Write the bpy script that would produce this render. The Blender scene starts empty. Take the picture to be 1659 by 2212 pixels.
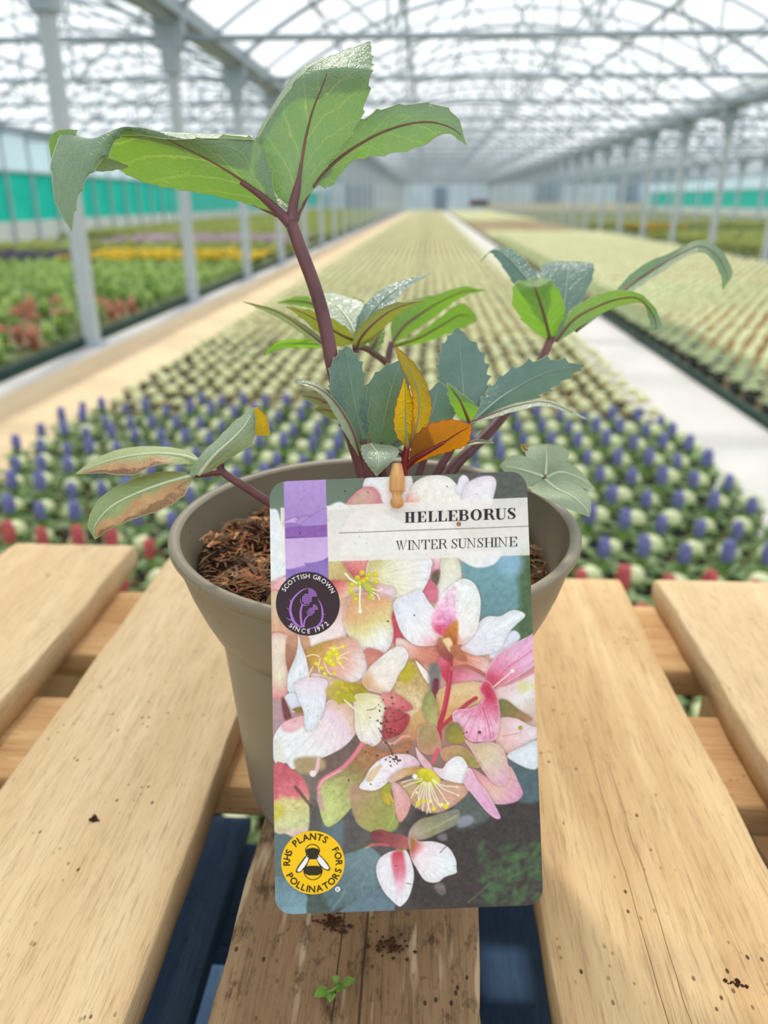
import bpy, math, random
import numpy as np
from mathutils import Vector, Matrix
random.seed(7)
rng = np.random.default_rng(11)

# ------------------------------------------------------------------ camera, sky, sun, exposure
scene = bpy.context.scene
COL = scene.collection
W, H = 1659.0, 2212.0
F = 1660.0                      # focal length in pixels of the 1659 x 2212 frame
EYE = 1.15
PITCH, YAW = math.radians(22.1), math.radians(3.15)
cam_data = bpy.data.cameras.new('camera')
cam = bpy.data.objects.new('camera', cam_data)
COL.objects.link(cam)
cam.location = (0, 0, EYE)
cam.rotation_euler = (math.pi / 2 - PITCH, 0, YAW)
cam_data.sensor_fit = 'VERTICAL'
cam_data.sensor_height = 36.0
cam_data.lens = F / H * 36.0
cam_data.clip_start = 0.01
cam_data.clip_end = 400
cam_data.dof.use_dof = True
cam_data.dof.focus_distance = 0.275
cam_data.dof.aperture_fstop = 8.8
scene.camera = cam

world = bpy.data.worlds.new('hazy_sky')
scene.world = world
world.use_nodes = True
wn = world.node_tree
wn.nodes['Background'].inputs['Color'].default_value = (0.93, 0.965, 1.0, 1)
wn.nodes['Background'].inputs['Strength'].default_value = 1.45

sun_data = bpy.data.lights.new('sun', 'SUN')
sun_data.energy = 3.6
sun_data.angle = math.radians(3.6)
sun_data.color = (1.0, 0.93, 0.80)
sun = bpy.data.objects.new('sun', sun_data)
COL.objects.link(sun)
SUN_EL, SUN_AZ = math.radians(47), math.radians(-6)      # azimuth from +Y towards +X
sd = Vector((math.sin(SUN_AZ) * math.cos(SUN_EL), math.cos(SUN_AZ) * math.cos(SUN_EL), math.sin(SUN_EL)))
sun.rotation_euler = sd.to_track_quat('Z', 'Y').to_euler()
sun.location = (0, 20, 30)

vs = scene.view_settings
vs.view_transform = 'Standard'
vs.look = 'None'
vs.gamma = 1.0
vs.use_curve_mapping = False
vs.exposure = 0.0
scene.cycles.transparent_max_bounces = 24
scene.cycles.max_bounces = 10
scene.cycles.transmission_bounces = 8
scene.cycles.sample_clamp_indirect = 6.0
scene.cycles.caustics_reflective = False
scene.cycles.caustics_refractive = False

# ------------------------------------------------------------------ geometry helpers
RT = Matrix.Rotation(YAW, 3, 'Z') @ Matrix.Rotation(math.pi / 2 - PITCH, 3, 'X')
RIGHT, UP, FWD = RT @ Vector((1, 0, 0)), RT @ Vector((0, 1, 0)), RT @ Vector((0, 0, -1))
CAM = Vector((0, 0, EYE))

def ray(px, py):
    return RIGHT * ((px - W / 2) / F) + UP * (-(py - H / 2) / F) + FWD

def P(px, py, d):
    """the point of the place seen at pixel (px, py) at depth d metres"""
    return CAM + ray(px, py) * d

def at_z(px, py, z):
    r = ray(px, py)
    return CAM + r * ((z - EYE) / r.z)

def at_y(px, py, y):
    r = ray(px, py)
    return CAM + r * (y / r.y)

def srgb(r, g, b):
    def c(v):
        v /= 255.0
        return v / 12.92 if v <= 0.04045 else ((v + 0.055) / 1.055) ** 2.4
    return (c(r), c(g), c(b), 1.0)

def obj(name, me, parent=None):
    o = bpy.data.objects.new(name, me)
    COL.objects.link(o)
    if parent is not None:
        o.parent = parent
    return o

def mesh(name, verts, faces, mat=None, parent=None, smooth=False, loc=None):
    me = bpy.data.meshes.new(name)
    me.from_pydata([tuple(v) for v in verts], [], faces)
    if mat is not None:
        me.materials.append(mat)
    if smooth:
        me.polygons.foreach_set('use_smooth', [True] * len(me.polygons))
    me.update()
    o = obj(name, me, parent)
    if loc is not None:
        o.location = loc
    return o

def npmesh(name, V, quads, mat, smooth=False):
    """big mesh from numpy arrays (n,3) and (m,k)"""
    me = bpy.data.meshes.new(name)
    k = quads.shape[1]
    me.vertices.add(len(V)); me.vertices.foreach_set('co', V.astype(np.float32).ravel())
    me.loops.add(quads.size); me.loops.foreach_set('vertex_index', quads.astype(np.int32).ravel())
    me.polygons.add(len(quads))
    me.polygons.foreach_set('loop_start', np.arange(0, quads.size, k, dtype=np.int32))
    if smooth:
        me.polygons.foreach_set('use_smooth', np.ones(len(quads), dtype=bool))
    me.update(calc_edges=True)
    if mat is not None:
        me.materials.append(mat)
    return me

def tag(o, label=None, cat=None, group=None, kind=None):
    if label: o['label'] = label
    if cat: o['category'] = cat
    if group: o['group'] = group
    if kind: o['kind'] = kind
    return o

def empty(name, loc=(0, 0, 0)):
    o = obj(name, None)
    o.empty_display_size = 0.02
    o.location = loc
    return o

def box_data(x0, x1, y0, y1, z0, z1):
    v = [(x0, y0, z0), (x1, y0, z0), (x1, y1, z0), (x0, y1, z0), (x0, y0, z1), (x1, y0, z1), (x1, y1, z1), (x0, y1, z1)]
    f = [(3, 2, 1, 0), (4, 5, 6, 7), (0, 1, 5, 4), (1, 2, 6, 5), (2, 3, 7, 6), (3, 0, 4, 7)]
    return v, f

def box(name, x0, x1, y0, y1, z0, z1, mat, parent=None):
    v, f = box_data(x0, x1, y0, y1, z0, z1)
    return mesh(name, v, f, mat, parent)

class MB:
    """collects shapes into one mesh"""
    def __init__(s): s.v, s.f = [], []
    def add(s, v, f):
        n = len(s.v); s.v += [tuple(p) for p in v]; s.f += [tuple(i + n for i in q) for q in f]
    def box(s, *a): s.add(*box_data(*a))
    def tube(s, pts, r, n=6, caps=True):
        v, f = tube_data(pts, r, n, caps); s.add(v, f)
    def build(s, name, mat, parent=None, smooth=False):
        return mesh(name, s.v, s.f, mat, parent, smooth)

def tube_data(pts, r, n=8, caps=True):
    pts = [Vector(p) for p in pts]
    m = len(pts)
    rs = r if hasattr(r, '__len__') else [r] * m
    v, f = [], []
    prev = None
    for i, p in enumerate(pts):
        t = (pts[min(i + 1, m - 1)] - pts[max(i - 1, 0)]).normalized()
        if prev is None:
            a = Vector((0, 0, 1)) if abs(t.z) < 0.9 else Vector((1, 0, 0))
            u = t.cross(a).normalized()
        else:
            u = (prev - t * prev.dot(t)).normalized()
        prev = u
        w = t.cross(u)
        for k in range(n):
            a = 2 * math.pi * k / n
            v.append(p + (u * math.cos(a) + w * math.sin(a)) * rs[i])
    for i in range(m - 1):
        for k in range(n):
            f.append((i * n + k, i * n + (k + 1) % n, (i + 1) * n + (k + 1) % n, (i + 1) * n + k))
    if caps:
        f.append(tuple(range(n - 1, -1, -1)))
        f.append(tuple((m - 1) * n + k for k in range(n)))
    return v, f

def crom(pts, n):
    """Catmull-Rom resample of a list of tuples/vectors to n points"""
    A = np.array([tuple(p) for p in pts], dtype=float)
    m = len(A)
    if m == 2:
        t = np.linspace(0, 1, n)[:, None]
        return A[0] * (1 - t) + A[1] * t
    E = np.vstack([2 * A[0] - A[1], A, 2 * A[-1] - A[-2]])
    out = []
    for s in np.linspace(0, m - 1, n):
        i = min(int(s), m - 2); t = s - i
        p0, p1, p2, p3 = E[i], E[i + 1], E[i + 2], E[i + 3]
        out.append(0.5 * ((2 * p1) + (-p0 + p2) * t + (2 * p0 - 5 * p1 + 4 * p2 - p3) * t * t + (-p0 + 3 * p1 - 3 * p2 + p3) * t ** 3))
    return np.array(out)

def crom_closed(pts, per=6):
    A = np.array(pts, dtype=float)
    m = len(A); out = []
    for i in range(m):
        p0, p1, p2, p3 = A[i - 1], A[i], A[(i + 1) % m], A[(i + 2) % m]
        for k in range(per):
            t = k / per
            out.append(0.5 * ((2 * p1) + (-p0 + p2) * t + (2 * p0 - 5 * p1 + 4 * p2 - p3) * t * t + (-p0 + 3 * p1 - 3 * p2 + p3) * t ** 3))
    return np.array(out)

def lathe_data(prof, n=64):
    v, f = [], []
    for (r, z) in prof:
        for k in range(n):
            a = 2 * math.pi * k / n
            v.append((r * math.cos(a), r * math.sin(a), z))
    for i in range(len(prof) - 1):
        for k in range(n):
            f.append((i * n + k, i * n + (k + 1) % n, (i + 1) * n + (k + 1) % n, (i + 1) * n + k))
    return v, f

# ------------------------------------------------------------------ material helpers
class NT:
    def __init__(s, name):
        s.m = bpy.data.materials.new(name); s.m.use_nodes = True
        s.t = s.m.node_tree; s.t.nodes.clear()
        s.out = s.n('ShaderNodeOutputMaterial')
    def n(s, typ, **kw):
        nd = s.t.nodes.new(typ)
        for k, v in kw.items(): setattr(nd, k, v)
        return nd
    def l(s, a, b): s.t.links.new(a, b)
    def val(s, sock, v):
        if hasattr(v, 'is_linked') or hasattr(v, 'links'): s.l(v, sock)
        else: sock.default_value = v
    def coord(s, which='Object'):
        return s.n('ShaderNodeTexCoord').outputs[which]
    def mapping(s, vec, scale=(1, 1, 1), rot=(0, 0, 0), loc=(0, 0, 0)):
        m = s.n('ShaderNodeMapping'); s.l(vec, m.inputs[0])
        m.inputs['Scale'].default_value = scale; m.inputs['Rotation'].default_value = rot
        s.val(m.inputs['Location'], loc)
        return m.outputs[0]
    def noise(s, vec, scale, detail=3.0, rough=0.55, dist=0.0):
        nd = s.n('ShaderNodeTexNoise')
        if vec is not None: s.l(vec, nd.inputs['Vector'])
        nd.inputs['Scale'].default_value = scale; nd.inputs['Detail'].default_value = detail
        nd.inputs['Roughness'].default_value = rough; nd.inputs['Distortion'].default_value = dist
        return nd.outputs['Fac']
    def voronoi(s, vec, scale, feature='F1'):
        nd = s.n('ShaderNodeTexVoronoi', feature=feature)
        if vec is not None: s.l(vec, nd.inputs['Vector'])
        nd.inputs['Scale'].default_value = scale
        return nd.outputs['Distance']
    def ramp(s, fac, stops, interp='LINEAR'):
        nd = s.n('ShaderNodeValToRGB'); s.l(fac, nd.inputs[0])
        cr = nd.color_ramp; cr.interpolation = interp
        while len(cr.elements) > 1: cr.elements.remove(cr.elements[-1])
        for i, (p, c) in enumerate(stops):
            e = cr.elements[0] if i == 0 else cr.elements.new(p)
            e.position = p; e.color = c if hasattr(c, '__len__') else (c, c, c, 1)
        return nd.outputs[0]
    def mix(s, fac, a, b, mode='MIX'):
        nd = s.n('ShaderNodeMix', data_type='RGBA', blend_type=mode)
        s.val(nd.inputs[0], fac); s.val(nd.inputs[6], a); s.val(nd.inputs[7], b)
        return nd.outputs[2]
    def math(s, op, a, b=0.0, c=0.0):
        nd = s.n('ShaderNodeMath', operation=op)
        s.val(nd.inputs[0], a); s.val(nd.inputs[1], b); s.val(nd.inputs[2], c)
        return nd.outputs[0]
    def bump(s, h, strength=0.3, dist=0.001):
        nd = s.n('ShaderNodeBump'); s.l(h, nd.inputs['Height'])
        nd.inputs['Strength'].default_value = strength; nd.inputs['Distance'].default_value = dist
        return nd.outputs[0]
    def bsdf(s, col, rough=0.6, spec=0.4, normal=None, **kw):
        b = s.n('ShaderNodeBsdfPrincipled')
        s.val(b.inputs['Base Color'], col); s.val(b.inputs['Roughness'], rough)
        b.inputs['Specular IOR Level'].default_value = spec
        for k, v in kw.items(): s.val(b.inputs[k], v)
        if normal is not None: s.l(normal, b.inputs['Normal'])
        return b.outputs[0]
    def done(s, sh):
        s.l(sh, s.out.inputs['Surface']); return s.m

def flat(name, col, rough=0.6, spec=0.35, var=0.12, scale=8.0, metal=0.0, bump=0.0):
    t = NT(name)
    nz = t.noise(t.coord(), scale, 3.0)
    lo = tuple(c * (1 - var) for c in col[:3]) + (1,); hi = tuple(min(1, c * (1 + var)) for c in col[:3]) + (1,)
    c = t.ramp(nz, [(0.3, lo), (0.7, hi)])
    nrm = t.bump(nz, bump, 0.002) if bump else None
    return t.done(t.bsdf(c, rough, spec, nrm, Metallic=metal))

def leafy(name, col, trans, fac=0.4, rough=0.5, var=0.25, scale=30.0, spec=0.35):
    """thin foliage: reflects col, lets light through as trans"""
    t = NT(name)
    oi = t.n('ShaderNodeObjectInfo')
    geo = t.n('ShaderNodeNewGeometry')
    nz = t.noise(geo.outputs['Position'], scale, 2.0)
    k = t.ramp(nz, [(0.3, 1 - var), (0.7, 1 + var)])
    a = t.mix(1.0, col, k, 'MULTIPLY'); b = t.mix(1.0, trans, k, 'MULTIPLY')
    tr = t.n('ShaderNodeBsdfTranslucent'); t.l(b, tr.inputs[0])
    mx = t.n('ShaderNodeMixShader'); mx.inputs[0].default_value = fac
    t.l(t.bsdf(a, rough, spec), mx.inputs[1]); t.l(tr.outputs[0], mx.inputs[2])
    return t.done(mx.outputs[0])

# ------------------------------------------------------------------ greenhouse: measures
X_WALL_L, X_COL_L, X_COL_R, X_COL_RR, X_WALL_R = -11.93, -2.83, 6.27, 15.37, 24.47
BAYS = [(X_WALL_L, X_COL_L), (X_COL_L, X_COL_R), (X_COL_R, X_COL_RR), (X_COL_RR, X_WALL_R)]
Y_NEAR, Y_FAR = -8.0, 94.0
Z_GUT, RISE, HALF = 2.95, 1.52, 4.55
Z_TIE = 2.76
ARC_R = (HALF ** 2 + RISE ** 2) / (2 * RISE)
def arc_z(dx):                                   # height of the roof bow at dx from the bay's middle
    return Z_GUT + math.sqrt(max(0, ARC_R ** 2 - dx * dx)) - (ARC_R - RISE)
FRAME_Y = [6.44 + 3.0 * k for k in range(-3, 29)]

M_STEEL = flat('galvanised_steel', srgb(184, 194, 200), 0.5, 0.4, 0.08, 5.0)
M_STEEL_D = flat('weathered_steel', srgb(162, 176, 188), 0.55, 0.35, 0.10, 4.0)

def film_material(name, clear, col):
    t = NT(name)
    tp = t.n('ShaderNodeBsdfTransparent'); tp.inputs[0].default_value = (1, 1, 1, 1)
    tl = t.n('ShaderNodeBsdfTranslucent'); tl.inputs[0].default_value = col
    df = t.n('ShaderNodeBsdfDiffuse'); df.inputs[0].default_value = col
    m1 = t.n('ShaderNodeMixShader'); m1.inputs[0].default_value = 0.35
    t.l(tl.outputs[0], m1.inputs[1]); t.l(df.outputs[0], m1.inputs[2])
    # sheet laps and folds: slightly milkier bands
    geo = t.coord('Object')
    nz = t.noise(t.mapping(geo, (2.2, 0.05, 0.05)), 1.0, 3.0)
    f = t.ramp(nz, [(0.35, clear - 0.10), (0.65, clear + 0.06)])
    m2 = t.n('ShaderNodeMixShader'); t.l(f, m2.inputs[0])
    t.l(m1.outputs[0], m2.inputs[1]); t.l(tp.outputs[0], m2.inputs[2])
    return t.done(m2.outputs[0])
M_FILM = film_material('clear_polythene', 0.80, srgb(240, 243, 246))
M_FILM_SIDE = film_material('milky_polythene', 0.35, srgb(205, 228, 232))

# roof sheets (one per bay) -------------------------------------------------
for i, (xa, xb) in enumerate(BAYS):
    xc = (xa + xb) / 2
    v, f = [], []
    N = 20
    for y in (Y_NEAR, Y_FAR):
        for k in range(N + 1):
            dx = -HALF + 2 * HALF * k / N
            v.append((xc + dx, y, arc_z(dx) + 0.05))
    for k in range(N):
        f.append((k, k + 1, N + 2 + k, N + 1 + k))
    o = mesh('ceiling', v, f, M_FILM, None, True)
    tag(o, kind='structure')

# floor ---------------------------------------------------------------------
def ground_material(name, a, b, scale, streak=(1, 1, 1), bump=0.2):
    t = NT(name)
    c = t.mapping(t.coord(), streak)
    n1 = t.noise(c, scale, 5.0, 0.6)
    n2 = t.noise(t.coord(), scale * 12, 2.0)
    col = t.mix(t.math('MULTIPLY', n2, 0.35), t.ramp(n1, [(0.3, a), (0.7, b)]), tuple(x * 0.7 for x in a[:3]) + (1,))
    return t.done(t.bsdf(col, 0.85, 0.2, t.bump(n2, bump, 0.003)))
M_GROUND = ground_material('earth_floor', srgb(150, 142, 112), srgb(186, 176, 146), 1.5)
M_PATH = ground_material('sandy_path', srgb(206, 182, 146), srgb(222, 200, 166), 2.2, (1.0, 0.25, 1.0))
M_TRACK = ground_material('path_track', srgb(184, 158, 128), srgb(206, 182, 148), 3.0, (3.0, 0.3, 1.0))
M_SHEET = ground_material('white_ground_sheet', srgb(192, 190, 187), srgb(208, 206, 203), 1.2, (1.0, 0.4, 1.0), 0.05)
M_CLOTH = ground_material('bed_cloth', srgb(120, 108, 78), srgb(165, 142, 104), 3.0)
M_CLOTH_G = ground_material('green_bed_cloth', srgb(74, 88, 58), srgb(116, 124, 84), 3.0)
M_EDGE = flat('dark_edging', srgb(44, 66, 60), 0.8, 0.2)
def slab(name, x0, x1, y0, y1, z0, z1, m):
    return tag(box(name, x0, x1, y0, y1, z0, z1, m), kind='structure')
slab('floor', -14, 27, Y_NEAR, 97, -0.10, 0.0, M_GROUND)
BED_L, BED_R = -1.84, 1.23
slab('floor_path', -2.66, BED_L, Y_NEAR, 92, 0.0, 0.006, M_PATH)
slab('floor_path_track', -2.44, -2.33, Y_NEAR, 92, 0.006, 0.0075, M_TRACK)
slab('floor_path_edge', -2.86, -2.66, Y_NEAR, 92, 0.0, 0.005, M_SHEET)
slab('floor_bed', BED_L, BED_R, Y_NEAR, 91, 0.0, 0.012, M_CLOTH)
slab('floor_sheet', BED_R, 1.83, Y_NEAR, 91, 0.0, 0.006, M_SHEET)
slab('trim_1', 1.83, 1.86, Y_NEAR, 91, 0.0, 0.06, M_EDGE)
slab('floor_bed_right', 1.87, 6.1, Y_NEAR, 91, 0.0, 0.012, M_CLOTH)
slab('trim_2', -2.91, -2.87, Y_NEAR, 91, 0.0, 0.08, M_EDGE)
slab('floor_bed_left', -11.4, -2.91, Y_NEAR, 91, 0.0, 0.012, M_CLOTH_G)
slab('floor_bed_far', 6.5, 24.0, Y_NEAR, 91, 0.0, 0.012, M_CLOTH_G)

# walls -----------------------------------------------------------------------
M_TEAL = flat('teal_wind_mesh', srgb(40, 218, 198), 0.7, 0.2, 0.10, 2.0)
M_SKIRT = flat('white_skirting_board', srgb(226, 230, 226), 0.6, 0.3, 0.05, 2.0)
M_ENDWALL = flat('pale_end_wall_sheet', srgb(205, 222, 236), 0.6, 0.3, 0.06, 0.6)
M_GREYDOOR = flat('grey_door_panel', srgb(132, 152, 172), 0.6, 0.3, 0.06)
M_CREAM = flat('cream_end_wall_base', srgb(228, 220, 196), 0.7, 0.2, 0.06)
for nm, xw, s in (('wall_left', X_WALL_L, -1), ('wall_right', X_WALL_R, 1)):
    r = tag(empty(nm, (xw, 0, 0)), kind='structure')
    a, b = (xw + s * 0.05, xw + s * 0.09) if s > 0 else (xw - 0.09, xw - 0.05)
    def part(name, z0, z1, m, x0=a, x1=b):
        o = box(name, x0 - xw, x1 - xw, Y_NEAR, Y_FAR, z0, z1, m, r); return o
    part('skirting_board', 0.0, 0.58, M_SKIRT)
    part('wind_mesh', 0.58, 1.90, M_TEAL)
    part('side_sheet', 1.90, Z_GUT, M_FILM_SIDE)
    for k in range(0, 62):
        y = 1.94 + 1.5 * k
        o = box('wall_post', -0.035, 0.035, -0.03, 0.03, 0, Z_GUT, M_STEEL, r) if k == 0 else obj('wall_post', pm, r)
        if k == 0: pm = o.data
        o.location = (-s * 0.03, y, 0)
    box('wall_rail', -0.03 - s * 0.02, 0.03 - s * 0.02, Y_NEAR, Y_FAR, 1.88, 1.94, M_STEEL, r)
# far end wall, gables filled up to the bows
r = tag(empty('wall_back', (0, Y_FAR, 0)), kind='structure')
for i, (xa, xb) in enumerate(BAYS):
    xc = (xa + xb) / 2
    v, f = [(xa, 0, 0.9)], []
    N = 16
    for k in range(N + 1):
        dx = -HALF + 2 * HALF * k / N
        v.append((xc + dx, 0, arc_z(dx)))
    v.append((xb, 0, 0.9))
    n = len(v)
    v2 = v + [(x, 0.06, z) for x, y, z in v]
    f = [tuple(range(n))[::-1], tuple(range(n, 2 * n))] + [(k, (k + 1) % n, n + (k + 1) % n, n + k) for k in range(n)]
    mesh('gable_panel', v2, f, M_ENDWALL, r)
    box('base_board', xa, xb, -0.03, 0.05, 0, 0.92, M_CREAM if i > 1 else M_ENDWALL, r)
    for k in range(8):
        x = xa + (k + 0.5) * 9.1 / 8
        box('wall_stud', x - 0.05, x + 0.05, -0.08, 0.0, 0.9, 3.4, M_STEEL, r)
nd = 0
for x0, x1, z0, z1 in ((-9.6, -6.3, 0, 2.7), (0.5, 1.9, 0, 2.5), (11.8, 14.4, 0.9, 3.0), (21.0, 23.2, 0.9, 3.0)):
    nd += 1
    d = tag(empty('door_%d' % nd, (0, Y_FAR - 0.1, 0)), kind='structure')
    box('door_leaf', x0, (x0 + x1) / 2 - 0.01, -0.04, 0.0, z0, z1, M_GREYDOOR, d)
    box('door_leaf', (x0 + x1) / 2 + 0.01, x1, -0.04, 0.0, z0, z1, M_GREYDOOR, d)
    box('door_frame', x0 - 0.08, x1 + 0.08, -0.02, 0.03, z1, z1 + 0.08, M_STEEL, d)

def nth(i):
    a = ['first', 'second', 'third', 'fourth', 'fifth', 'sixth', 'seventh', 'eighth', 'ninth', 'tenth', 'eleventh', 'twelfth', 'thirteenth', 'fourteenth', 'fifteenth', 'sixteenth', 'seventeenth', 'eighteenth', 'nineteenth']
    b = {20: ('twentieth', 'twenty-'), 30: ('thirtieth', 'thirty-'), 40: ('fortieth', 'forty-'), 50: ('fiftieth', 'fifty-')}
    n = i + 1
    if n < 20: return a[n - 1]
    t = b[min(50, n // 10 * 10)]
    return t[0] if n % 10 == 0 else t[1] + a[n % 10 - 1]
# columns with head brackets ----------------------------------------------------
def col_proto():
    r = empty('steel_column')
    p = MB(); p.box(-0.055, 0.055, -0.05, 0.05, 0, Z_TIE + 0.02)
    p.build('post', M_STEEL, r)
    b = MB(); b.box(-0.16, 0.16, -0.07, 0.07, Z_TIE - 0.10, Z_GUT + 0.02); b.box(-0.09, 0.09, -0.09, 0.09, Z_TIE - 0.34, Z_TIE - 0.08)
    b.build('head_bracket', M_STEEL_D, r)
    b = MB(); b.box(-0.09, 0.09, -0.09, 0.09, 0.0, 0.03)
    b.build('foot_plate', M_STEEL_D, r)
    return r
def copy_tree(o, parent=None):
    c = o.copy(); COL.objects.link(c)
    if parent is not None: c.parent = parent
    for ch in list(o.children): copy_tree(ch, c)
    return c
cp = col_proto(); first = True
for li, (xl, lab, grp) in enumerate(((X_COL_L, 'grey steel column beside the sandy path', 'columns along the sandy path'),
                                    (X_COL_R, 'grey steel column between rosette bed and side bay', 'columns along the rosette bed'),
                                    (X_COL_RR, 'grey steel column far across the side bay', 'columns across the side bay'))):
    for y in FRAME_Y:
        c = cp if first else copy_tree(cp)
        first = False
        c.location = (xl, y, 0)
        tag(c, lab + ', ' + nth(FRAME_Y.index(y)) + ' of its row from the pallet end', 'column', grp)

# roof trusses: bow, tie bar, hangers, diagonals ---------------------------------
def truss_proto():
    r = empty('roof_truss')
    N = 28
    pts = [(-HALF + 2 * HALF * k / N, 0, arc_z(-HALF + 2 * HALF * k / N)) for k in range(N + 1)]
    v, f = tube_data(pts, 0.040, 6); mesh('bow', v, f, M_STEEL_D, r, True)
    v, f = tube_data([(-HALF, 0, Z_TIE), (HALF, 0, Z_TIE)], 0.038, 6); mesh('tie_bar', v, f, M_STEEL_D, r, True)
    xs = [-3.4, -2.2, -1.1, 0, 1.1, 2.2, 3.4]
    for x in xs[1::2]:
        v, f = tube_data([(x, 0, Z_TIE), (x, 0, arc_z(x))], 0.026, 6); mesh('hanger', v, f, M_STEEL, r)
    for a, b in ((-2.2, -3.4), (-2.2, -1.1), (0, -1.1), (0, 1.1), (2.2, 1.1), (2.2, 3.4)):
        v, f = tube_data([(a, 0, Z_TIE), (b, 0, arc_z(b))], 0.022, 6); mesh('diagonal_brace', v, f, M_STEEL, r)
    return r
def truss_simple(root):
    """far copy: the same truss as one mesh"""
    V, Fc = [], []
    for ch in root.children:
        n = len(V); V += [tuple(q.co) for q in ch.data.vertices]; Fc += [tuple(i + n for i in p.vertices) for p in ch.data.polygons]
    me = bpy.data.meshes.new('roof_truss'); me.from_pydata(V, [], Fc); me.materials.append(M_STEEL_D); return me
tp = truss_proto(); far_me = truss_simple(tp); first = True
TL = ['curved steel roof truss over the left side bay', 'curved steel roof truss over the main bay',
      'curved steel roof truss over the right side bay', 'curved steel roof truss over the outermost right bay']
TG = ['trusses of the left bay', 'trusses of the main bay', 'trusses of the right bay', 'trusses of the outermost bay']
for bi, (xa, xb) in enumerate(BAYS):
    for y in FRAME_Y:
        near = (y < 34 and bi == 1) or (y < 20 and bi == 0) or (8 < y < 20 and bi == 2)
        if near:
            c = tp if first else copy_tree(tp)
            first = False
        else:
            c = obj('roof_truss', far_me)
        c.location = ((xa + xb) / 2, y, 0)
        tag(c, nth(FRAME_Y.index(y)) + ' ' + TL[bi] + ' from the pallet end', 'roof truss', TG[bi])
# light bows halfway between the trusses
pts = [(-HALF + 2 * HALF * k / 24, 0, arc_z(-HALF + 2 * HALF * k / 24) + 0.01) for k in range(25)]
v, f = tube_data(pts, 0.028, 5)
bm_ = mesh('roof_hoop', v, f, M_STEEL_D, None, True); hm = bm_.data; first = True
for bi, (xa, xb) in enumerate(BAYS[:3]):
    for y in FRAME_Y:
        o = bm_ if first else obj('roof_hoop', hm)
        first = False
        o.location = ((xa + xb) / 2, y + 1.5, 0)
        tag(o, nth(FRAME_Y.index(y)) + ' thin roof hoop from the pallet end over ' + ['the left side bay', 'the main bay', 'the right side bay'][bi], 'roof hoop', ['hoops of the left bay', 'hoops of the main bay', 'hoops of the right bay'][bi])
# purlins
plab = {-3.4: 'thin roof purlin low on the column side', -2.2: 'thick roof purlin on the path side', -1.1: 'thin roof purlin just off the ridge on the path side', 0: 'ridge purlin along the top of the bay',
        1.1: 'thin roof purlin just off the ridge on the far side', 2.2: 'thick roof purlin on the far side', 3.4: 'thin roof purlin low on the far side'}
for bi, (xa, xb) in enumerate(BAYS[:3]):
    xc = (xa + xb) / 2
    for dx in plab:
        rr = 0.045 if abs(dx) == 2.2 else 0.024
        z = arc_z(dx) - (0.06 if abs(dx) == 2.2 else 0.0)
        v, f = tube_data([(xc + dx, Y_NEAR, z), (xc + dx, Y_FAR - 0.2, z)], rr, 6)
        o = mesh('roof_purlin', v, f, M_STEEL_D, None, True)
        tag(o, plab[dx] + [' of the left bay', ' of the main bay', ' of the right bay'][bi], 'purlin', 'roof purlins')
# gutters along the column lines
for xl, lab in ((X_WALL_L, 'grey steel gutter along the teal side wall'), (X_COL_L, 'wide grey steel gutter over the sandy path columns'),
                (X_COL_R, 'wide grey steel gutter over the columns by the rosette bed'), (X_COL_RR, 'grey steel gutter over the far side bay columns')):
    m = MB()
    m.box(xl - 0.15, xl + 0.15, Y_NEAR, Y_FAR - 0.2, Z_GUT + 0.0, Z_GUT + 0.03)
    for s in (-1, 1):
        m.box(xl + s * 0.15 - 0.015, xl + s * 0.15 + 0.015, Y_NEAR, Y_FAR - 0.2, Z_GUT, Z_GUT + 0.16)
    m.box(xl - 0.05, xl + 0.05, Y_NEAR, Y_FAR - 0.2, Z_GUT - 0.06, Z_GUT)
    tag(m.build('gutter_beam', M_STEEL_D), lab, 'gutter')

# ------------------------------------------------------------------ bedding plants
M_ROS = leafy('pale_rosette_leaf', srgb(228, 236, 192), srgb(236, 242, 182), 0.42, 0.4, 0.12)
M_ROS2 = leafy('sage_rosette_leaf', srgb(186, 200, 166), srgb(204, 214, 150), 0.4, 0.45, 0.15)
M_GRN = leafy('dark_green_foliage', srgb(116, 146, 90), srgb(156, 190, 84), 0.38, 0.45, 0.25)
M_HEAD = leafy('pale_heart_leaves', srgb(246, 250, 216), srgb(248, 251, 206), 0.50, 0.35, 0.04)
M_GRN2 = leafy('light_green_foliage', srgb(164, 190, 130), srgb(186, 210, 118), 0.4, 0.5, 0.25)
M_BRZ = leafy('bronze_foliage', srgb(190, 138, 118), srgb(212, 156, 124), 0.35, 0.45, 0.3)
M_OLV = leafy('olive_foliage', srgb(166, 174, 116), srgb(184, 194, 104), 0.35, 0.5, 0.3, 6.0)
M_TAN = leafy('tan_seedling_leaf', srgb(178, 170, 122), srgb(190, 184, 112), 0.35, 0.6, 0.3)
M_BLUE = leafy('violet_blue_petals', srgb(136, 138, 192), srgb(140, 142, 206), 0.3, 0.6, 0.2, 60)
M_RED = leafy('crimson_petals', srgb(206, 106, 110), srgb(226, 112, 114), 0.3, 0.6, 0.2, 60)
M_PINK = leafy('pink_petals', srgb(226, 120, 130), srgb(236, 130, 140), 0.3, 0.6, 0.2, 60)
M_YEL = leafy('yellow_petals', srgb(254, 222, 20), srgb(254, 216, 10), 0.35, 0.6, 0.1, 40)
M_ORA = leafy('orange_petals', srgb(238, 172, 40), srgb(240, 170, 40), 0.35, 0.6, 0.15, 40)
M_VIO = leafy('purple_petals', srgb(96, 66, 140), srgb(110, 70, 160), 0.35, 0.6, 0.2, 40)
M_LIL = leafy('lilac_petals', srgb(206, 180, 210), srgb(216, 180, 220), 0.35, 0.6, 0.15, 40)
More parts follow.
